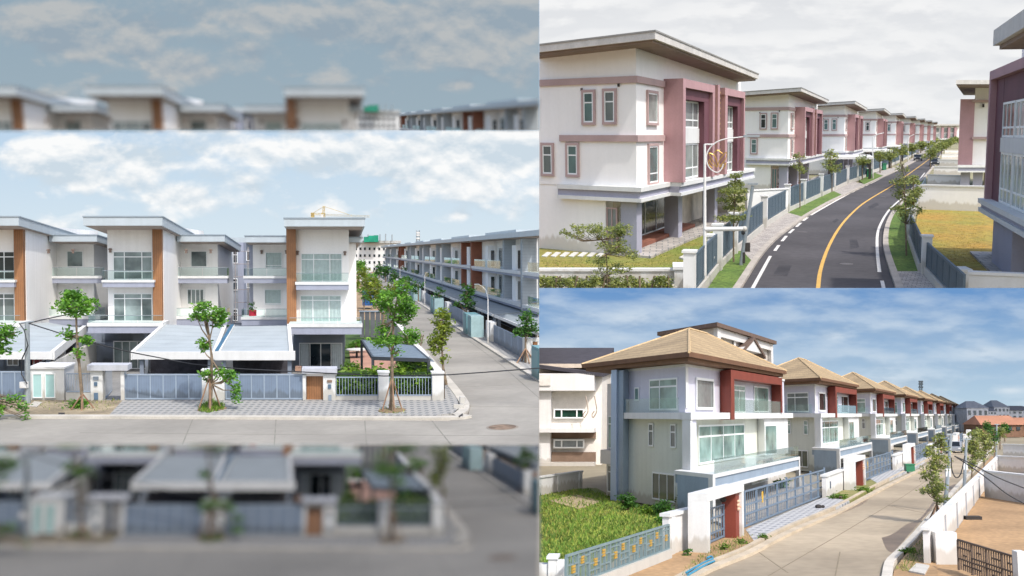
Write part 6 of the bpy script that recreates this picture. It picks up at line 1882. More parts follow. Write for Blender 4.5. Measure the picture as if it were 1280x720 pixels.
    G = rails_gate(gA, gB, 2.0, 'long blue-grey sliding gate between the nearest red-sided portal and white wall', 9, (4, 7, 9), yellow=(.16,))
    def portal(base_u, base_v, label):
        b = PL.g(base_u, base_v)
        t = thing('entrance_portal', label, 'gateway', b, 'white portals with red inner side')
        d = PL.vp(1250); w = Pl(b, d, Vector((d.y, -d.x, 0)))
        Lp = w.px(930, 650)[0] if base_u < 950 else 4
        Hh = w.px(base_u, 627)[1]
        dep = .9
        MB().box(w, -.0, .35, -dep, .0, 0, Hh).build('left_jamb', T, t)
        MB().box(w, 0.0, Lp, -dep, .02, Hh + .003, Hh + .34).build('lintel', T, t)
        MB().box(w, Lp - .35, Lp, -dep, 0, 0, Hh).build('right_jamb', T, t)
        MB().box(w, Lp - 1.0, Lp - .352, -dep + .05, -.15, 0, Hh - .003).build('red_side_wall', RD, t)
        zq = Hh * .72
        c = w.P(Lp - .7, -.1, zq); 
        m = MB()
        for (dx, dz, r_) in ((0, .18, .09), (0, 0, .1), (0, -.18, .09), (-.12, -.08, .05), (.12, -.08, .05)):
            m.ball((c[0] + dx, c[1] - .02, c[2] + dz), r_, 6)
        m.build('house_emblem', mat('pale_emblem', '#d9b9a0', .6), t)
        # bar gate
        m = MB(); n = 11
        for i in range(n): a = .4 + (Lp - 1.45) * i / (n - 1); m.box(w, a - .02, a + .02, -.75, -.71, .15, Hh * .72)
        m.build('bars', gate_m, t, kind='stuff')
        m = MB()
        for z in (.15, .5, Hh * .52, Hh * .72): m.box(w, .38, Lp - 1.0, -.78, -.70, z, z + .07)
        for a in (.4, (.4 + Lp - 1.05) / 2, Lp - 1.05): m.box(w, a - .04, a + .04, -.78, -.70, .1, Hh * .74)
        m.build('gate_leaf', gate_m, t)
        c = w.P(Lp - 1.25, -.7, Hh * .85); MB().ball(c, .16, 6, .8).build('gate_lamp', m_dark(), t)
        return t
    Pt = portal(885, 694, 'nearest white entrance portal with red inner wall and bar gate')
    def wall_run(a, b, vt, label, th=.3, pil=(), grp=None, obj=None):
        A_, B_ = PL.g(*a), PL.g(*b); d = (B_ - A_); Lw = d.length; d.normalize(); w = Pl(A_, d, Vector((d.y, -d.x, 0)))
        h = PL.at(a[0], vt, A_.y).z
        t = thing('boundary_wall', label, 'wall', A_, grp)
        MB().box(w, 0, Lw, -th, 0, 0, h).build('wall', W, t)
        MB().box(w, -.08, Lw + .05, -th - .1, .1, h + .003, h + .14).build('coping', T, t)
        for f_ in pil: MB().box(w, Lw * f_ - .2, Lw * f_ + .2, .002, .07, 0, h).build('pilaster', T, t)
        return t, w, h, Lw
    WLL, w, h, Lw = wall_run((1033, 624), (1060, 611), 596, 'white wall piece with small plaque left of the second portal', pil=(.1, .95))
    a, z = w.px(1037.5, 606, .0); 
    MB().box(w, a - .15, a + .15, .0, .06, z - .25, z + .25).build('plaque', mat('navy_plaque', '#3f4f66', .4), WLL)
    stepF = Vector((13.2, 34.6, 0))
    for i in range(5):
        if i: pass
        dup(Pt, stepF * (i + 1), '%s white entrance portal with red inner wall along the street' % ORD[i + 1])
        if i < 4:
            dup(G, stepF * (i + 1), '%s blue-grey sliding gate along the street' % ORD[i + 1])
            dup(WLL, stepF * (i + 1), '%s white wall piece along the street beside its portal' % ORD[i + 1])
    wall_run((1160, 574 - 3), (1164, 572), 560, 'thin white wall piece') if False else None
    # near wall left of the first portal
    wall_run((836, 697), (874, 684), 646, 'white boundary wall left of the nearest portal with raised panels', pil=(.1, .9))
    # near decorative fence
    A_, B_ = PL.g(707, 752), PL.g(836, 700)
    d = (B_ - A_); Lw = d.length; d.normalize(); w = Pl(A_, d, Vector((d.y, -d.x, 0)))
    hT = PL.at(836, 657, B_.y).z
    fg = mat('sage_green_fence_paint', '#74878a', .5, .05, 2, .03, 0)
    yl = mat('yellow_fence_square', '#b89440', .5, .05, 2)
    t = thing('ornamental_fence', 'sage green metal fence with yellow squares before the overgrown lawn', 'fence', A_)
    MB().box(w, -.3, Lw, -.15, .15, 0, .45).build('low_wall', T, t)
    z0, z1 = .50, hT
    n = 11
    for i in range(n + 1): a = Lw * i / n; MB().box(w, a - .04, a + .04, -.04, .04, z0, z1).build('upright', fg, t)
    MB().box(w, 0, Lw, -.05, .05, z1, z1 + .07).build('top_rail', fg, t); MB().box(w, 0, Lw, -.05, .05, z0 - .06, z0).build('bottom_rail', fg, t)
    for i in range(n):
        a, b = Lw * i / n + .04, Lw * (i + 1) / n - .04
        m = MB(); hs = (z1 - z0)
        for f_ in ((.30, .68), (.55, .85), (.22, .48, .9))[i % 3]: m.box(w, a, b, -.03, .03, z0 + hs * f_ - .025, z0 + hs * f_ + .025)
        c_ = a + (b - a) * (.5 if i % 2 else .62); m.box(w, c_ - .025, c_ + .025, -.03, .03, z0, z1)
        m.build('panel_bars', fg, t)
        m = MB(); k = 6
        for j in range(1, k): x = a + (b - a) * j / k; m.box(w, x - .011, x + .011, -.012, .012, z0, z1)
        m.build('thin_bars', fg, t, kind='stuff')
        yy = z0 + hs * (.36 if i % 2 == 0 else .60); x = a + (b - a) * (.2 if i % 2 else .45)
        for q in range(3): MB().box(w, x, x + (b - a) * .28, .0, .045, yy + hs * .10 * q, yy + hs * .10 * q + hs * .075).build('yellow_square', yl, t)
    p = Pl((0, PL.g(695, 745).y, 0), (1, 0, 0), (0, -1, 0))
    t = thing('fence_pillar', 'white pillar at the lower left end of the sage green fence', 'pillar', PL.g(690, 745))
    r = p.rect(685, 699, 695, 745); MB().box(p, r[0], r[1], -.6, 0, 0, r[3]).build('shaft', T, t); MB().box(p, r[0] - .06, r[1] + .06, -.66, .06, r[3] + .003, r[3] + .1).build('cap', T, t)
    r = p.rect(640, 706, 684, 745); MB().box(p, r[0], r[1], -.5, -.1, 0, r[3]).build('side_wall', T, t)
    r = p.rect(695.2, 701, 708, 745); MB().box(p, r[0], r[1], -.4, .0, 0, r[3]).build('side_wall', T, t)
    # back garden wall, left
    A_, B_ = PL.g(640, 626), PL.g(728, 610); d = (B_ - A_); Lw = d.length; d.normalize(); w = Pl(A_, d, Vector((d.y, -d.x, 0)))
    t = thing('boundary_wall', 'white panelled garden wall at the back left of the overgrown lawn', 'wall', A_)
    h = PL.at(728, 590, B_.y).z
    MB().box(w, 0, Lw, -.3, 0, 0, h).build('wall', W, t); MB().box(w, 0, Lw, -.36, .08, h + .002, h + .12).build('coping', T, t)
    for f_ in (.3, .62, .95): MB().box(w, Lw * f_ - .2, Lw * f_ + .2, .002, .08, 0, h).build('pilaster', T, t)
    # ---------------------------------------------------------------- neighbours behind
    yN = 120.0; q = Pl((0, yN, 0), (1, 0, 0), (0, -1, 0))
    t = thing('neighbour_house', 'white neighbouring house with dark roof and green windows behind the lawn', 'house', (PL.at(705, 560, yN).x, yN, 0))
    def qb(u0, v0, u1, v1, b=-20, f=0.0, Q=None):
        Q = Q or q; r = Q.rect(u0, v0, u1, v1); return MB().box(Q, r[0], r[1], b, f, r[2], r[3])
    brw = mat('brown_wall_band', '#7b6656', .85, .08)
    cr = mat('sandy_wall_band', '#e6e1d8', .85, .05)
    qb(640, 458, 752, 610).build('wall', cr, t)
    qb(640, 456, 745, 461, 0, 2.5).build('eave', mat('pale_eave', '#cdbfae', .8), t)
    r = q.rect(640, 436, 757, 457)
    P = [Vector(q.P(r[0], 3, 0)), Vector(q.P(r[1], 3, 0)), Vector(q.P(r[1], -20, 0)), Vector(q.P(r[0], -20, 0))]
    MB().prism(P, [r[2], r[2] - 1.5, r[2], r[2]], [r[2] + .4, r[2] - 1.1, r[3] + 1.5, r[3] + 1.5]).build('roof', mat('charcoal_roof_tiles', '#3f3d45', .9, .15, 1, .1, .3, kind='grooves', axis=1, gs=.6), t)
    qb(674, 468, 745, 489, 0, 3.0).build('balcony_parapet', W, t)
    qb(676, 489, 745, 540, 0, .5).build('upper_band', cr, t)
    qb(674, 535, 745, 540, 0, 3.2).build('ledge', W, t)
    qb(640, 489, 690, 600, 0, 2.0).build('pier', W, t)
    qb(690, 540, 745, 548, 0, .6).build('brown_band', brw, t); qb(690, 565, 745, 582, 0, .6).build('brown_band', brw, t); qb(690, 580, 745, 600, 0, .5).build('brown_band', brw, t)
    qb(674, 577, 745, 581, 0, 3.0).build('ledge', W, t)
    gd = mat('dark_green_glass', '#1f4034', .1, .3, .5, 0, 0)
    for (v0_, v1_) in ((511, 523), (549, 560)):
        win(t, q, q.rect(693, v0_, 731, v1_), .6, (.26, .76), (), gm=gd, fw=.16, th=.4)
    qb(675, 470, 692, 483, 3.0, 3.2).build('parapet_panel', mat('pale_panel', '#d9d4cc', .8), t)
    # balcony furniture tangle (small dark ornaments) seen above the parapet
    t = thing('wall_ornament', 'pair of curled metal ornaments on the neighbouring white facade', 'ornament', (PL.at(735, 505, yN - 4).x, yN - 4, PL.at(735, 523, yN - 4).z))
    rust = mat('pale_rusty_metal', '#a89a8c', .7)
    for u in (732, 743):
        MB().tube([PL.at(a, b, yN - 3.5) for a, b in smooth_px([(u, 495), (u + 2, 505), (u + 3, 514), (u, 520), (u - 2, 522), (u - 3, 518), (u, 514)], 3)], .07, 5).build('scroll', rust, t)
    # white building behind the roof
    y3 = 128.0; q3 = Pl((0, y3, 0), (1, 0, 0), (0, -1, 0))
    t = thing('rear_building', 'white top storey with flat brown roof rising behind the nearest villa', 'building', (PL.at(920, 440, y3).x, y3, 0))
    A_ = PL.at(892, 409, y3); 
    f3 = Pl((A_.x, A_.y, 0), PL.vp(1258), -PL.vp(190)); f3b = Pl((A_.x, A_.y, 0), PL.vp(190), -PL.vp(1258))
    s_e = f3.px(962, 430)[0]; zt = f3.px(892, 410)[1]; zlow = f3.px(892, 470)[1]
    MB().box(f3, 0, s_e, -14, 0, 0, zt).build('wall', mat('recessed_grey_wall', '#c8c2ba', .85), t)
    MB().box(f3, -1.2, s_e + 1.2, -15.5, 1.6, zt + .003, zt + .55).build('roof', mat('brown_flat_roof', '#6b584d', .8), t)
    MB().box(f3, 0, 1.6, .01, 1.0, zlow, zt).build('corner_post', W, t); MB().box(f3, s_e - 1.4, s_e, .01, 1.0, zlow, zt).build('corner_post', W, t)
    MB().box(f3, 1.61, s_e - 1.41, .01, .9, zt - 1.1, zt - .01).build('beam', W, t)
    for f_ in (.3, .55, .8):
        MB().box(f3, s_e * f_ - .35, s_e * f_ + .35, .01, .5, zlow, zt - 1.1).build('pilaster', W, t)
    # small gable (dormer) in front of it
    c = f3.px(928, 445)[0]; zz = f3.px(930, 440)[1]; zp = f3.px(931, 425)[1]
    a, b = f3.px(918, 440)[0], f3.px(945, 440)[0]
    m = MB(); m.add([f3.P(a, 2.2, zz), f3.P(b, 2.2, zz), f3.P((a + b) / 2, 2.2, zp), f3.P(a, 0, zz), f3.P(b, 0, zz), f3.P((a + b) / 2, 0, zp)], [(0, 1, 2), (5, 4, 3), (0, 2, 5, 3), (1, 4, 5, 2), (0, 3, 4, 1)])
    m.build('gable', W, t)
    for (x0, x1) in ((a - .6, (a + b) / 2), (b + .6, (a + b) / 2)):
        m = MB(); m.add([f3.P(x0, 2.5, zz - .3), f3.P(x1, 2.5, zp + .3), f3.P(x1, -.1, zp + .3), f3.P(x0, -.1, zz - .3), f3.P(x0, 2.5, zz - .7), f3.P(x1, 2.5, zp - .1), f3.P(x1, -.1, zp - .1), f3.P(x0, -.1, zz - .7)],
                        [(0, 1, 2, 3), (7, 6, 5, 4), (0, 1, 5, 4), (1, 2, 6, 5), (2, 3, 7, 6), (3, 0, 4, 7)])
        m.build('gable_roof', mat('brown_flat_roof', '#6b584d'), t)
    # ---------------------------------------------------------------- right side walls and lots
    zc = None
    A_ = PL.g(1196, 714); B_ = PL.g(1233, 622); C_ = PL.g(1256, 581)
    h = PL.at(1180, 661, PL.g(1180, 708).y).z
    t = thing('boundary_wall', 'long white wall with panels running along the right of the street', 'wall', A_)
    d = PL.vp(1300); A2 = PL.g(1163, 707); w = Pl(A2, d, Vector((d.y, -d.x, 0)))
    Lw = w.px(1251, 590)[0]
    h = w.px(1163, 661)[1]
    MB().box(w, 0, Lw, -.25, 0, 0, h).build('wall', W, t)
    MB().box(w, -.1, Lw, -.32, .07, h + .003, h + .12).build('coping', T, t)
    n = 11
    for i in range(1, n): MB().box(w, Lw * i / n - .1, Lw * i / n + .1, .002, .07, 0, h).build('panel_joint', mat('grey_joint_paint', '#a3a6ab', .8), t)
    pq = Pl(A2, (1, 0, 0), (0, -1, 0)); MB().box(pq, .25, pq.px(1197, 690)[0], -.6, .0, 0, h - .1).build('end_pier', W, t)
    for (a, b, vt, lb) in (((1231, 622), (1420, 652), 590, 'white cross wall dividing the two bare lots on the right'), ((1248, 591), (1420, 603), 571, 'farther white cross wall beyond the second bare lot'),
                           ((1254, 571), (1420, 577), 556, 'third white cross wall near the orange roof')):
        wall_run(a, b, vt, lb)
    A_, B_ = PL.g(1199, 716), PL.g(1275, 745)
    d = (B_ - A_); Lw = d.length; d.normalize(); w = Pl(A_, d, Vector((d.y, -d.x, 0))); hT = w.px(1199, 676)[1]
    dk = mat('dark_brown_fence_metal', '#5a4b40', .6)
    t = thing('ornamental_fence', 'dark metal lattice fence at the bottom right before the bare lot', 'fence', A_)
    n = 4
    for i in range(n + 1): a = Lw * i / n; MB().box(w, a - .04, a + .04, -.04, .04, .1, hT).build('upright', dk, t)
    MB().box(w, 0, Lw, -.04, .04, hT - .003, hT + .06).build('top_rail', dk, t)
    for i in range(n):
        a, b = Lw * i / n + .04, Lw * (i + 1) / n - .04
        m = MB()
        for j in range(1, 6): x = a + (b - a) * j / 6; m.box(w, x - .02, x + .02, -.02, .02, .15, hT)
        m.build('bars', dk, t, kind='stuff')
        m = MB()
        for z_ in (hT - .25, hT - .5, hT * .45, hT * .3):
            x0 = a + (b - a) * random.choice((0, .33)); x1 = b - (b - a) * random.choice((0, .33)); m.box(w, x0, x1, -.025, .025, z_ - .025, z_ + .025)
        m.build('cross_bars', dk, t)
    p = Pl((0, PL.g(1278, 748).y, 0), (1, 0, 0), (0, -1, 0)); r = p.rect(1273, 690, 1284, 748)
    MB().box(p, r[0], r[1], -.5, 0, 0, r[3]).build('fence_pillar', T, None, 'white pillar at the extreme bottom right corner', 'pillar')
    # things on the ground
    MB().prism(gpoly([(1136, 718), (1146, 708), (1162, 711), (1156, 722)]), .08, .14).build('drain_cover', mat('pale_cover', '#c4bfb4', .8), None, 'pale rectangular drain cover on the right verge', 'drain cover')
    c = PL.g(1216, 650); MB().wb(c.x - .45, c.x + .45, c.y - .3, c.y + .3, .04, .22).build('concrete_scrap', m_dark(), None, 'small dark scrap lying on the bare lot', 'debris')
    # blue hose
    hp = [(858, 722), (868, 716), (878, 710), (886, 706), (891, 704), (889, 701), (884, 703)]
    MB().tube([PL.g(a, b) + Vector((0, 0, .18)) for a, b in smooth_px(hp, 4)], .045, 6).build('hose', mat('blue_hose', '#3f8aa8', .5), None, 'blue hose lying along the kerb at the bottom', 'hose')
    MB().tube([PL.g(a + 2, b + 2.5) + Vector((0, 0, .16)) for a, b in smooth_px(hp[:5], 4)], .045, 6).build('pipe', mat('blue_hose', '#3f8aa8'), None, 'second light blue pipe lying right beside the hose', 'pipe')
    c = PL.g(1023, 637)
    m = MB(); m.ball((c.x, c.y, .2), .22, 6, .6); m.ball((c.x + .3, c.y + .1, .18), .14, 6, .7); m.build('rubble_pile', m_dark(), None, 'small dark rubble pile on the paved drive by the gate', 'rubble')
    b = PL.g(1137, 590); t = thing('wheelie_bin', 'dark green bin on the verge before the third portal', 'bin', b)
    MB().wb(b.x - .45, b.x + .45, b.y - .5, b.y + .5, .05, .75).build('body', mat('green_bin_plastic', '#2b6a45', .5), t); MB().wb(b.x - .5, b.x + .5, b.y - .55, b.y + .55, .75, .85).build('lid', mat('green_bin_plastic', '#2b6a45'), t)
    parked_car(1194, 566.5, 'silver pickup-like car parked in front of the fourth portal', '#8f9499', PL.vp(1262), 5.2, 1.95, 1.75)
    parked_car(1229, 541, 'small pale car far along the street', '#d0d2d4', PL.vp(1260))
    # ---------------------------------------------------------------- far buildings
    yF = 335.0; qf = Pl((0, yF, 0), (1, 0, 0), (0, -1, 0))
    def hall(u0, v0, u1, v1, vr, label, wallm, roofm, nwin=4, y=yF, storeys=2, hip=True, ridge=.3):
        Q = Pl((0, y, 0), (1, 0, 0), (0, -1, 0)); r = Q.rect(u0, v0, u1, v1)
        t = thing('distant_house', label, 'house', (Q.P((r[0] + r[1]) / 2, 0, 0)), 'distant houses beyond the street')
        MB().box(Q, r[0], r[1], -16, 0, 0, r[3]).build('wall', wallm, t)
        zr = PL.at(u0, vr, y).z; o = (r[1] - r[0]) * .05
        E = [Vector(Q.P(r[0] - o, o, 0)), Vector(Q.P(r[1] + o, o, 0)), Vector(Q.P(r[1] + o, -16, 0)), Vector(Q.P(r[0] - o, -16, 0))]
        x0, x1 = r[0] + (r[1] - r[0]) * ridge, r[1] - (r[1] - r[0]) * ridge
        m = MB(); m.add([(p.x, p.y, r[3]) for p in E] + [Q.P(x0, -8, zr), Q.P(x1, -8, zr)], [(0, 1, 5, 4), (1, 2, 5), (2, 3, 4, 5), (3, 0, 4), (0, 3, 2, 1)])
        m.build('roof', roofm, t)
        H_ = r[3] - r[2]
        for s_ in range(storeys):
            for i in range(nwin):
                a = r[0] + (r[1] - r[0]) * (i + .25) / nwin; b = a + (r[1] - r[0]) * .45 / nwin
                MB().box(Q, a, b, 0, .2, r[2] + H_ * (s_ + .3) / storeys, r[2] + H_ * (s_ + .75) / storeys).build('window', m_dglass(), t)
        return t
    wg = mat('distant_white_wall', '#d9dadc', .85); gr = mat('distant_grey_roof', '#a3a7ad', .8); dr = mat('distant_dark_roof', '#85868e', .8); orr = mat('orange_tile_roof', '#b58166', .85, .1, .2)
    hall(1209, 510, 1236, 535, 501, 'grey distant house with pale pyramid roof left of the orange roof', wg, gr, 4)
    hall(1243, 509, 1262, 524, 500, 'tall white distant house with ornate pale roofs', wg, gr, 4, 345, 2)
    hall(1258, 513, 1300, 524, 507, 'long pale distant block at the right edge of the skyline', wg, dr, 6, 350, 2)
    hall(1234, 514, 1246, 524, 508, 'small dark-roofed distant house between two white ones', wg, dr, 3, 340, 2)
    hall(1228, 531, 1278, 541, 519.5, 'low building with broad orange tiled roof at the end of the street', mat('brown_hall_wall', '#7a5c48', .85), orr, 5, 260, 1, ridge=.05)
    hall(1278, 530, 1330, 541, 522, 'second low orange-roofed building at the right edge', mat('brown_hall_wall', '#7a5c48'), orr, 5, 265, 1, ridge=.05)
    t = thing('telecom_mast', 'thin telecom mast above the tan roofs', 'mast', PL.at(1151, 518, 480))
    lattice(t, PL.at(1151, 518, 480), PL.at(1151, 476, 480), .9, 9, m_steel(), 'mast')
    for v in (477, 480, 484):
        a = PL.at(1151, v, 479); MB().wb(a.x - 1.1, a.x + 1.1, a.y - .3, a.y + .3, a.z - .4, a.z + .4).build('antenna', m_steel(), t)
    # poles and cables
    yp_ = PL.g(1180, 642).y
    def pole(u0, v0, u1, v1, label):
        b = PL.g(u0, v0); t = thing('utility_pole', label, 'pole', b, 'grey utility poles of the sunny street')
        MB().tube([b, PL.at(u1, v1, b.y)], [.14, .10], 8).build('pole', m_steel(), t)
        c = PL.at(u1, v1, b.y); MB().wb(c.x - .3, c.x + .3, c.y - .08, c.y + .08, c.z - .1, c.z).build('cross_arm', m_steel(), t)
        c = (b + PL.at(u1, v1, b.y)) / 2; MB().wb(c.x - .16, c.x + .16, c.y - .1, c.y + .1, c.z - .25, c.z + .25).build('junction_box', T, t)
    pole(1181, 640, 1189, 542, 'leaning grey utility pole beside the nearest street tree')
    pole(1205, 618, 1208, 548, 'second grey utility pole between the street trees')
    pole(1245, 575, 1246, 530, 'short grey utility pole near the orange roof')
    cab = mat('black_cable_b', '#26282c', .6)
    for pts, lb in (([(1193, 570), (1210, 581), (1234, 598), (1258, 617), (1285, 632)], 'black overhead cable crossing above the bare lots, lower one'), ([(1193, 570), (1215, 580), (1245, 596), (1285, 612)], 'black overhead cable crossing above the bare lots, upper one'),
                    ([(1189, 572), (1190, 588), (1195, 597), (1201, 592), (1206, 570)], 'black cable looping between the two leaning poles')):
        MB().tube([PL.at(a, b, 48) for a, b in smooth_px(pts, 3)], .03, 5).build('cable', cab, None, lb, 'cable', 'overhead cables of the sunny street')
    # ---------------------------------------------------------------- plants
    gt = 'street trees of the sunny street'
    tree('nearest slender staked street tree casting its shadow on the road', PL.g(1171, 655).y, [(1171, 655), (1171, 625), (1170, 590), (1172, 550)],
         [(1173, 550, 8, 8), (1164, 565, 10, 10), (1175, 578, 11, 10), (1163, 590, 12, 9), (1172, 605, 13, 9), (1160, 612, 10, 6), (1175, 622, 12, 6), (1180, 560, 6, 8)], 2100, 3.4, 'olive', 1.5, group=gt, stakes=25, limbs=5)
    tree('second leafy street tree between the two grey poles', PL.g(1214, 612).y, [(1214, 612), (1215, 590), (1216, 560)],
         [(1217, 548, 9, 9), (1212, 560, 8, 8), (1221, 565, 9, 9), (1215, 578, 8, 6)], 1100, 3.0, 'olive', 1.3, group=gt)
    tree('third leafy street tree left of the small wall gap', PL.g(1230, 594).y, [(1230, 594), (1230, 575), (1230, 550)],
         [(1231, 545, 8, 9), (1235, 558, 8, 9), (1228, 568, 7, 7)], 900, 2.8, 'olive', 1.2, group=gt)
    for i, (u, vb, vt, r) in enumerate(((1243, 575, 542, 7), (1250, 562, 536, 6), (1256, 552, 532, 5), (1222, 565, 538, 6), (1234, 550, 531, 5), (1262, 545, 528, 5), (1270, 543, 527, 5))):
        tree('small distant street tree, %s counted away from the camera' % ORD[i], PL.g(u, vb).y, [(u, vb), (u, (vb + vt) / 2), (u, vt)], [(u, vt + 2, r, r), (u + 2, vt + r, r * .8, r)], 330, 2.6, 'olive' if i % 2 else 'dark', 1.0, group=gt, limbs=2)
    def bush(label, u, v, ru, rv, n, kind, leaf=3.0, nm='bush'):
        b = PL.g(u, v); y = b.y; px = y / F
        t = thing(nm, label, 'plant', b, 'plants by the nearest villa')
        m = MB()
        for q_ in range(5):
            a = random.uniform(0, 6.28); m.tube([(b.x, b.y, 0), (b.x + math.cos(a) * ru * px * .6, b.y + math.sin(a) * ru * px * .6, rv * px)], .04, 4)
        m.build('stem', m_bark(), t)
        bl = [(b.x + random.uniform(-.5, .5) * ru * px, b.y + random.uniform(-.5, .5) * ru * px, rv * px * random.uniform(.5, 1.1), ru * px * .6, ru * px * .6, rv * px * .6, 1) for _ in range(6)]
        leaf_cloud(bl, n, leaf * px * .62).build('foliage', m_leaf(kind), t, nofill=True)
    bush('dark overgrown bush under the blue fin of the villa', 784, 638, 12, 12, 700, 'dark')
    bush('dark bush beside the carport side wall', 829, 646, 12, 13, 700, 'dark')
    bush('low spreading green bush on the lawn behind the fence', 835, 656, 14, 8, 600, 'fresh')
    bush('bright weedy bush between the two dark bushes', 810, 643, 12, 7, 500, 'hedge')
    bush('tall pale weed clump against the blue side wall', 855, 642, 8, 14, 350, 'olive')
    bush('green shrub standing in the carport opening of the nearest villa', 976, 612, 9, 8, 400, 'fresh')
    bush('spiky dry plant on the soil verge by the white wall', 858, 697, 6, 6, 160, 'dark')
    for (u, v, l) in ((905, 690, 'small green shrub on soil just right of the nearest portal jamb'), (928, 682, 'small green shrub on soil at the foot of the gate end'), (953, 676, 'small green tuft on the kerb before the long gate')):
        bush(l, u, v, 6, 5, 220, 'hedge', 2.6, 'small_shrub')
    bush('green ground plants on the verge before the second portal, left', 1048, 625, 12, 5, 400, 'hedge', 2.6, 'small_shrub')
    bush('green ground plants on the verge before the second portal, right', 1078, 615, 9, 4, 300, 'hedge', 2.6, 'small_shrub')
    bush('green tuft on the corner of the right verge', 1133, 693, 9, 5, 350, 'hedge', 2.6, 'small_shrub')
    gmat = mat('meadow_blades', '#86a03c', .9, .2, .3, .1, 0, col2='#9c9c4c')
    mead = [(676, 640), (676, 612), (735, 612), (779, 628), (862, 648), (868, 652), (838, 664), (735, 700), (676, 712)]
    grass(mead, 11000, .13, 'grass', gmat, None, .045, cat=None)
    grass(mead, 3500, .26, 'grass', mat('meadow_blades_green', '#6f9030', .9, .2, .5, .1, 0, col2='#3d5c1c'), None, .05, cat=None)
    grass([(1120, 715), (1135, 695), (1165, 660), (1175, 655), (1160, 690), (1140, 718)], 700, .2, 'weeds', m_leaf('olive'), None, .03, cat=None)
    grass([(845, 728), (880, 690), (935, 665), (944, 680), (885, 705)], 700, .2, 'weeds', m_leaf('olive'), None, .03, cat=None)
# ================================================================== run
CLBL = [(60, 190, 60, 25, 1.2), (185, 205, 45, 22, 1.3), (215, 245, 50, 22, 1.2), (110, 225, 60, 18, 1), (20, 280, 60, 12, .8), (310, 185, 40, 15, .6),
        (560, 205, 90, 40, 1.3), (600, 175, 60, 20, 1.2), (440, 200, 60, 25, .9), (575, 268, 20, 8, .9), (650, 185, 40, 30, 1.0)]
def left_sky(Y, v0, v1, zen='#bed6ec', hz='#d9e8f1', cl='#fbfcfc', sh='#cddbe6', det=2.2):
    sky_backdrop('sky', Y, -160, v0, 700, v1, zen, hz, cl, sh, det, 0.475, 0.11, 4.2, CLBL, 1.7, 165, 310, 0.49, puff=0.3, bw=0.30)

left = Place('left', 314.0, 9.0, 1.0, (None, 163.0, 674.0, 556.5))
build_left(left, '', '')
left_sky(2900, 120, 335)

top = Place('top', 167.0, 6.06, 10.0, (674.0, None, None, 360.0))
build_top(top)
sky_backdrop('sky', 1450, 640, -60, 1480, 190, '#e6e8eb', '#eaecee', '#f8f8f8', '#dfe1e5', 2.2, 0.50, 0.25, 9.7, (), 3.2, 0, 170, 0.46)

bottom = Place('bottom', 518.0, 6.0, 1.0, (674.0, 360.0, None, None))
build_bottom(bottom)
sky_backdrop('sky', 1420, 640, 330, 1480, 535, '#6c98cb', '#bcd4e4', '#dbe6ef', '#b3c3d3', 2.0, 0.64, 0.26, 2.1, [(760, 395, 60, 14, .7), (1040, 420, 22, 8, 1.1), (950, 430, 60, 8, .6), (1100, 480, 90, 12, .9), (1240, 440, 60, 10, .8), (700, 440, 50, 12, .5), (1262, 488, 16, 4, 1.3)], 3.4, 365, 515, 0.42)

strip_top = Place('strip_top', 151.0, 9.0, 0.035, (None, None, 674.0, 163.0), 0.9, -163.0)
build_left(strip_top, 'blurred ', ' in top strip', False)
left_sky(420, 120, 335, '#94a9b8', '#9db0bc', '#b9bdbf', '#98a8b5', 2.2)

strip_bottom = Place('strip_bottom', 477.0, 9.0, 0.035, (None, 556.5, 674.0, None), 0.45, 163.0)
build_left(strip_bottom, 'blurred ', ' in bottom strip', False)

# ------------------------------------------------------------------ people live behind some of these windows: curtains drawn, rooms dark
def vary_windows():
    r = random.Random(11)
    choices = [mat('drawn_curtain_behind_glass', '#b9bfbc', .15, .1, 2, .02, 0), mat('dim_room_behind_glass', '#4c5655', .08, .3, .8, 0, 0), mat('pale_blind_behind_glass', '#9aa8a4', .12, .15, 1, .02, 0)]
    use(top)
    for o in list(D.objects):
        if o.type != 'MESH' or not o.name.startswith('window') or o.parent is None or PLACE_OF.get(o.name) not in (top, bottom, left): continue
        if r.random() > .4 or any(c.name.startswith('curtain') for c in o.children): continue
        m = r.choice(choices)
        for c in o.children:
            if c.name.startswith('pane'):
                c.material_slots[0].link = 'OBJECT'; c.material_slots[0].material = m
vary_windows()
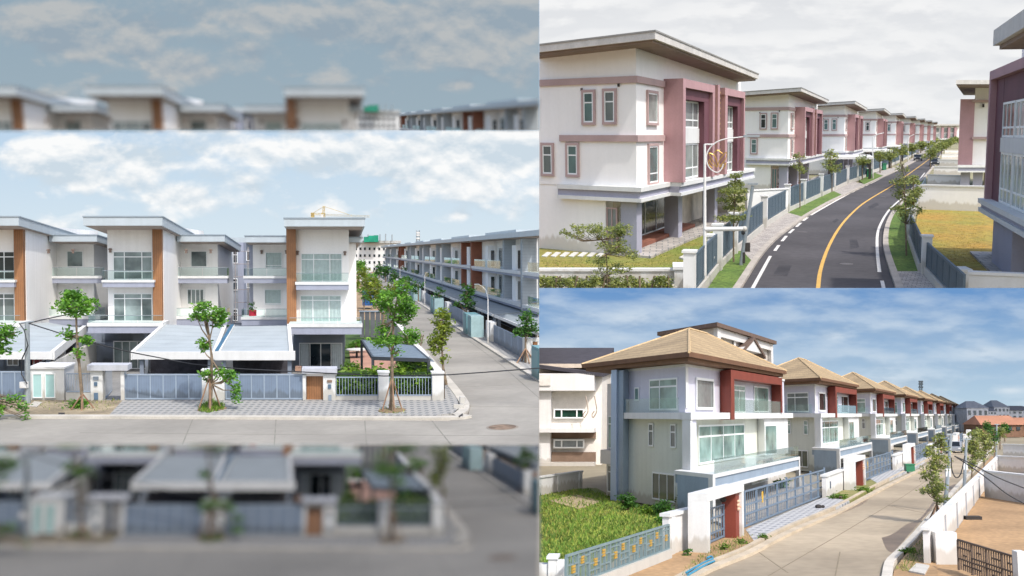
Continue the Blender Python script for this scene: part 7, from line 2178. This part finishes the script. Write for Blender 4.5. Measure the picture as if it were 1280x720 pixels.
# ------------------------------------------------------------------ trim each place to its own extent
def trim_places():
    bpy.context.view_layer.update()
    for o in list(D.objects):
        if o.type != 'MESH': continue
        pl = PLACE_OF.get(o.name)
        if pl is None: continue
        u0, v0, u1, v1 = pl.clip
        n = len(o.data.vertices)
        co = np.empty(n * 3); o.data.vertices.foreach_get('co', co); co = co.reshape(-1, 3)
        M = np.array(o.matrix_world)
        w = co @ M[:3, :3].T + M[:3, 3]
        planes = []
        if u0 is not None: planes.append(Vector((F, -(u0 - U0), 0)))
        if u1 is not None: planes.append(Vector((-F, (u1 - U0), 0)))
        if v0 is not None: planes.append(Vector((0, V0 - v0, -F)))
        if v1 is not None: planes.append(Vector((0, -(V0 - v1), F)))
        cuts = []; dead = False
        for p in planes:
            d = w @ np.array(p.normalized())
            if d.max() <= 1e-6: dead = True; break
            if d.min() < -1e-6: cuts.append(p.normalized())
        if not dead:
            far = w[:, 1].max()
            # things wholly outside the picture by a wide margin need not be kept
            y = np.maximum(w[:, 1], 0.01)
            uu = U0 + F * w[:, 0] / y; vv = V0 - F * w[:, 2] / y
            if w[:, 1].max() < 0.1 or uu.max() < -400 or uu.min() > 1700 or vv.max() < -300 or vv.min() > 1100: dead = True
        if dead:
            for ch in list(o.children): ch.parent = o.parent
            D.objects.remove(o); continue
        if not cuts: continue
        me = o.data.copy() if o.data.users > 1 else o.data
        fill = o.data.name not in NOFILL
        o.data = me
        bm = bmesh.new(); bm.from_mesh(me)
        Mi = o.matrix_world.inverted(); Mt = o.matrix_world.to_3x3().transposed()
        O = Mi @ Vector((0, 0, 0))
        for p in cuts:
            r = bmesh.ops.bisect_plane(bm, geom=bm.verts[:] + bm.edges[:] + bm.faces[:], dist=1e-6, plane_co=O, plane_no=(Mt @ p).normalized(), clear_inner=True)
            if fill:
                ed = [e for e in r['geom_cut'] if isinstance(e, bmesh.types.BMEdge) and e.is_valid]
                if ed: bmesh.ops.holes_fill(bm, edges=ed, sides=0)
        bm.to_mesh(me); nv = len(bm.verts); bm.free()
        if nv == 0:
            for ch in list(o.children): ch.parent = o.parent
            D.objects.remove(o)
    # empties left without any part
    for _ in range(3):
        for o in list(D.objects):
            if o.type == 'EMPTY' and not o.children: D.objects.remove(o)

trim_places()
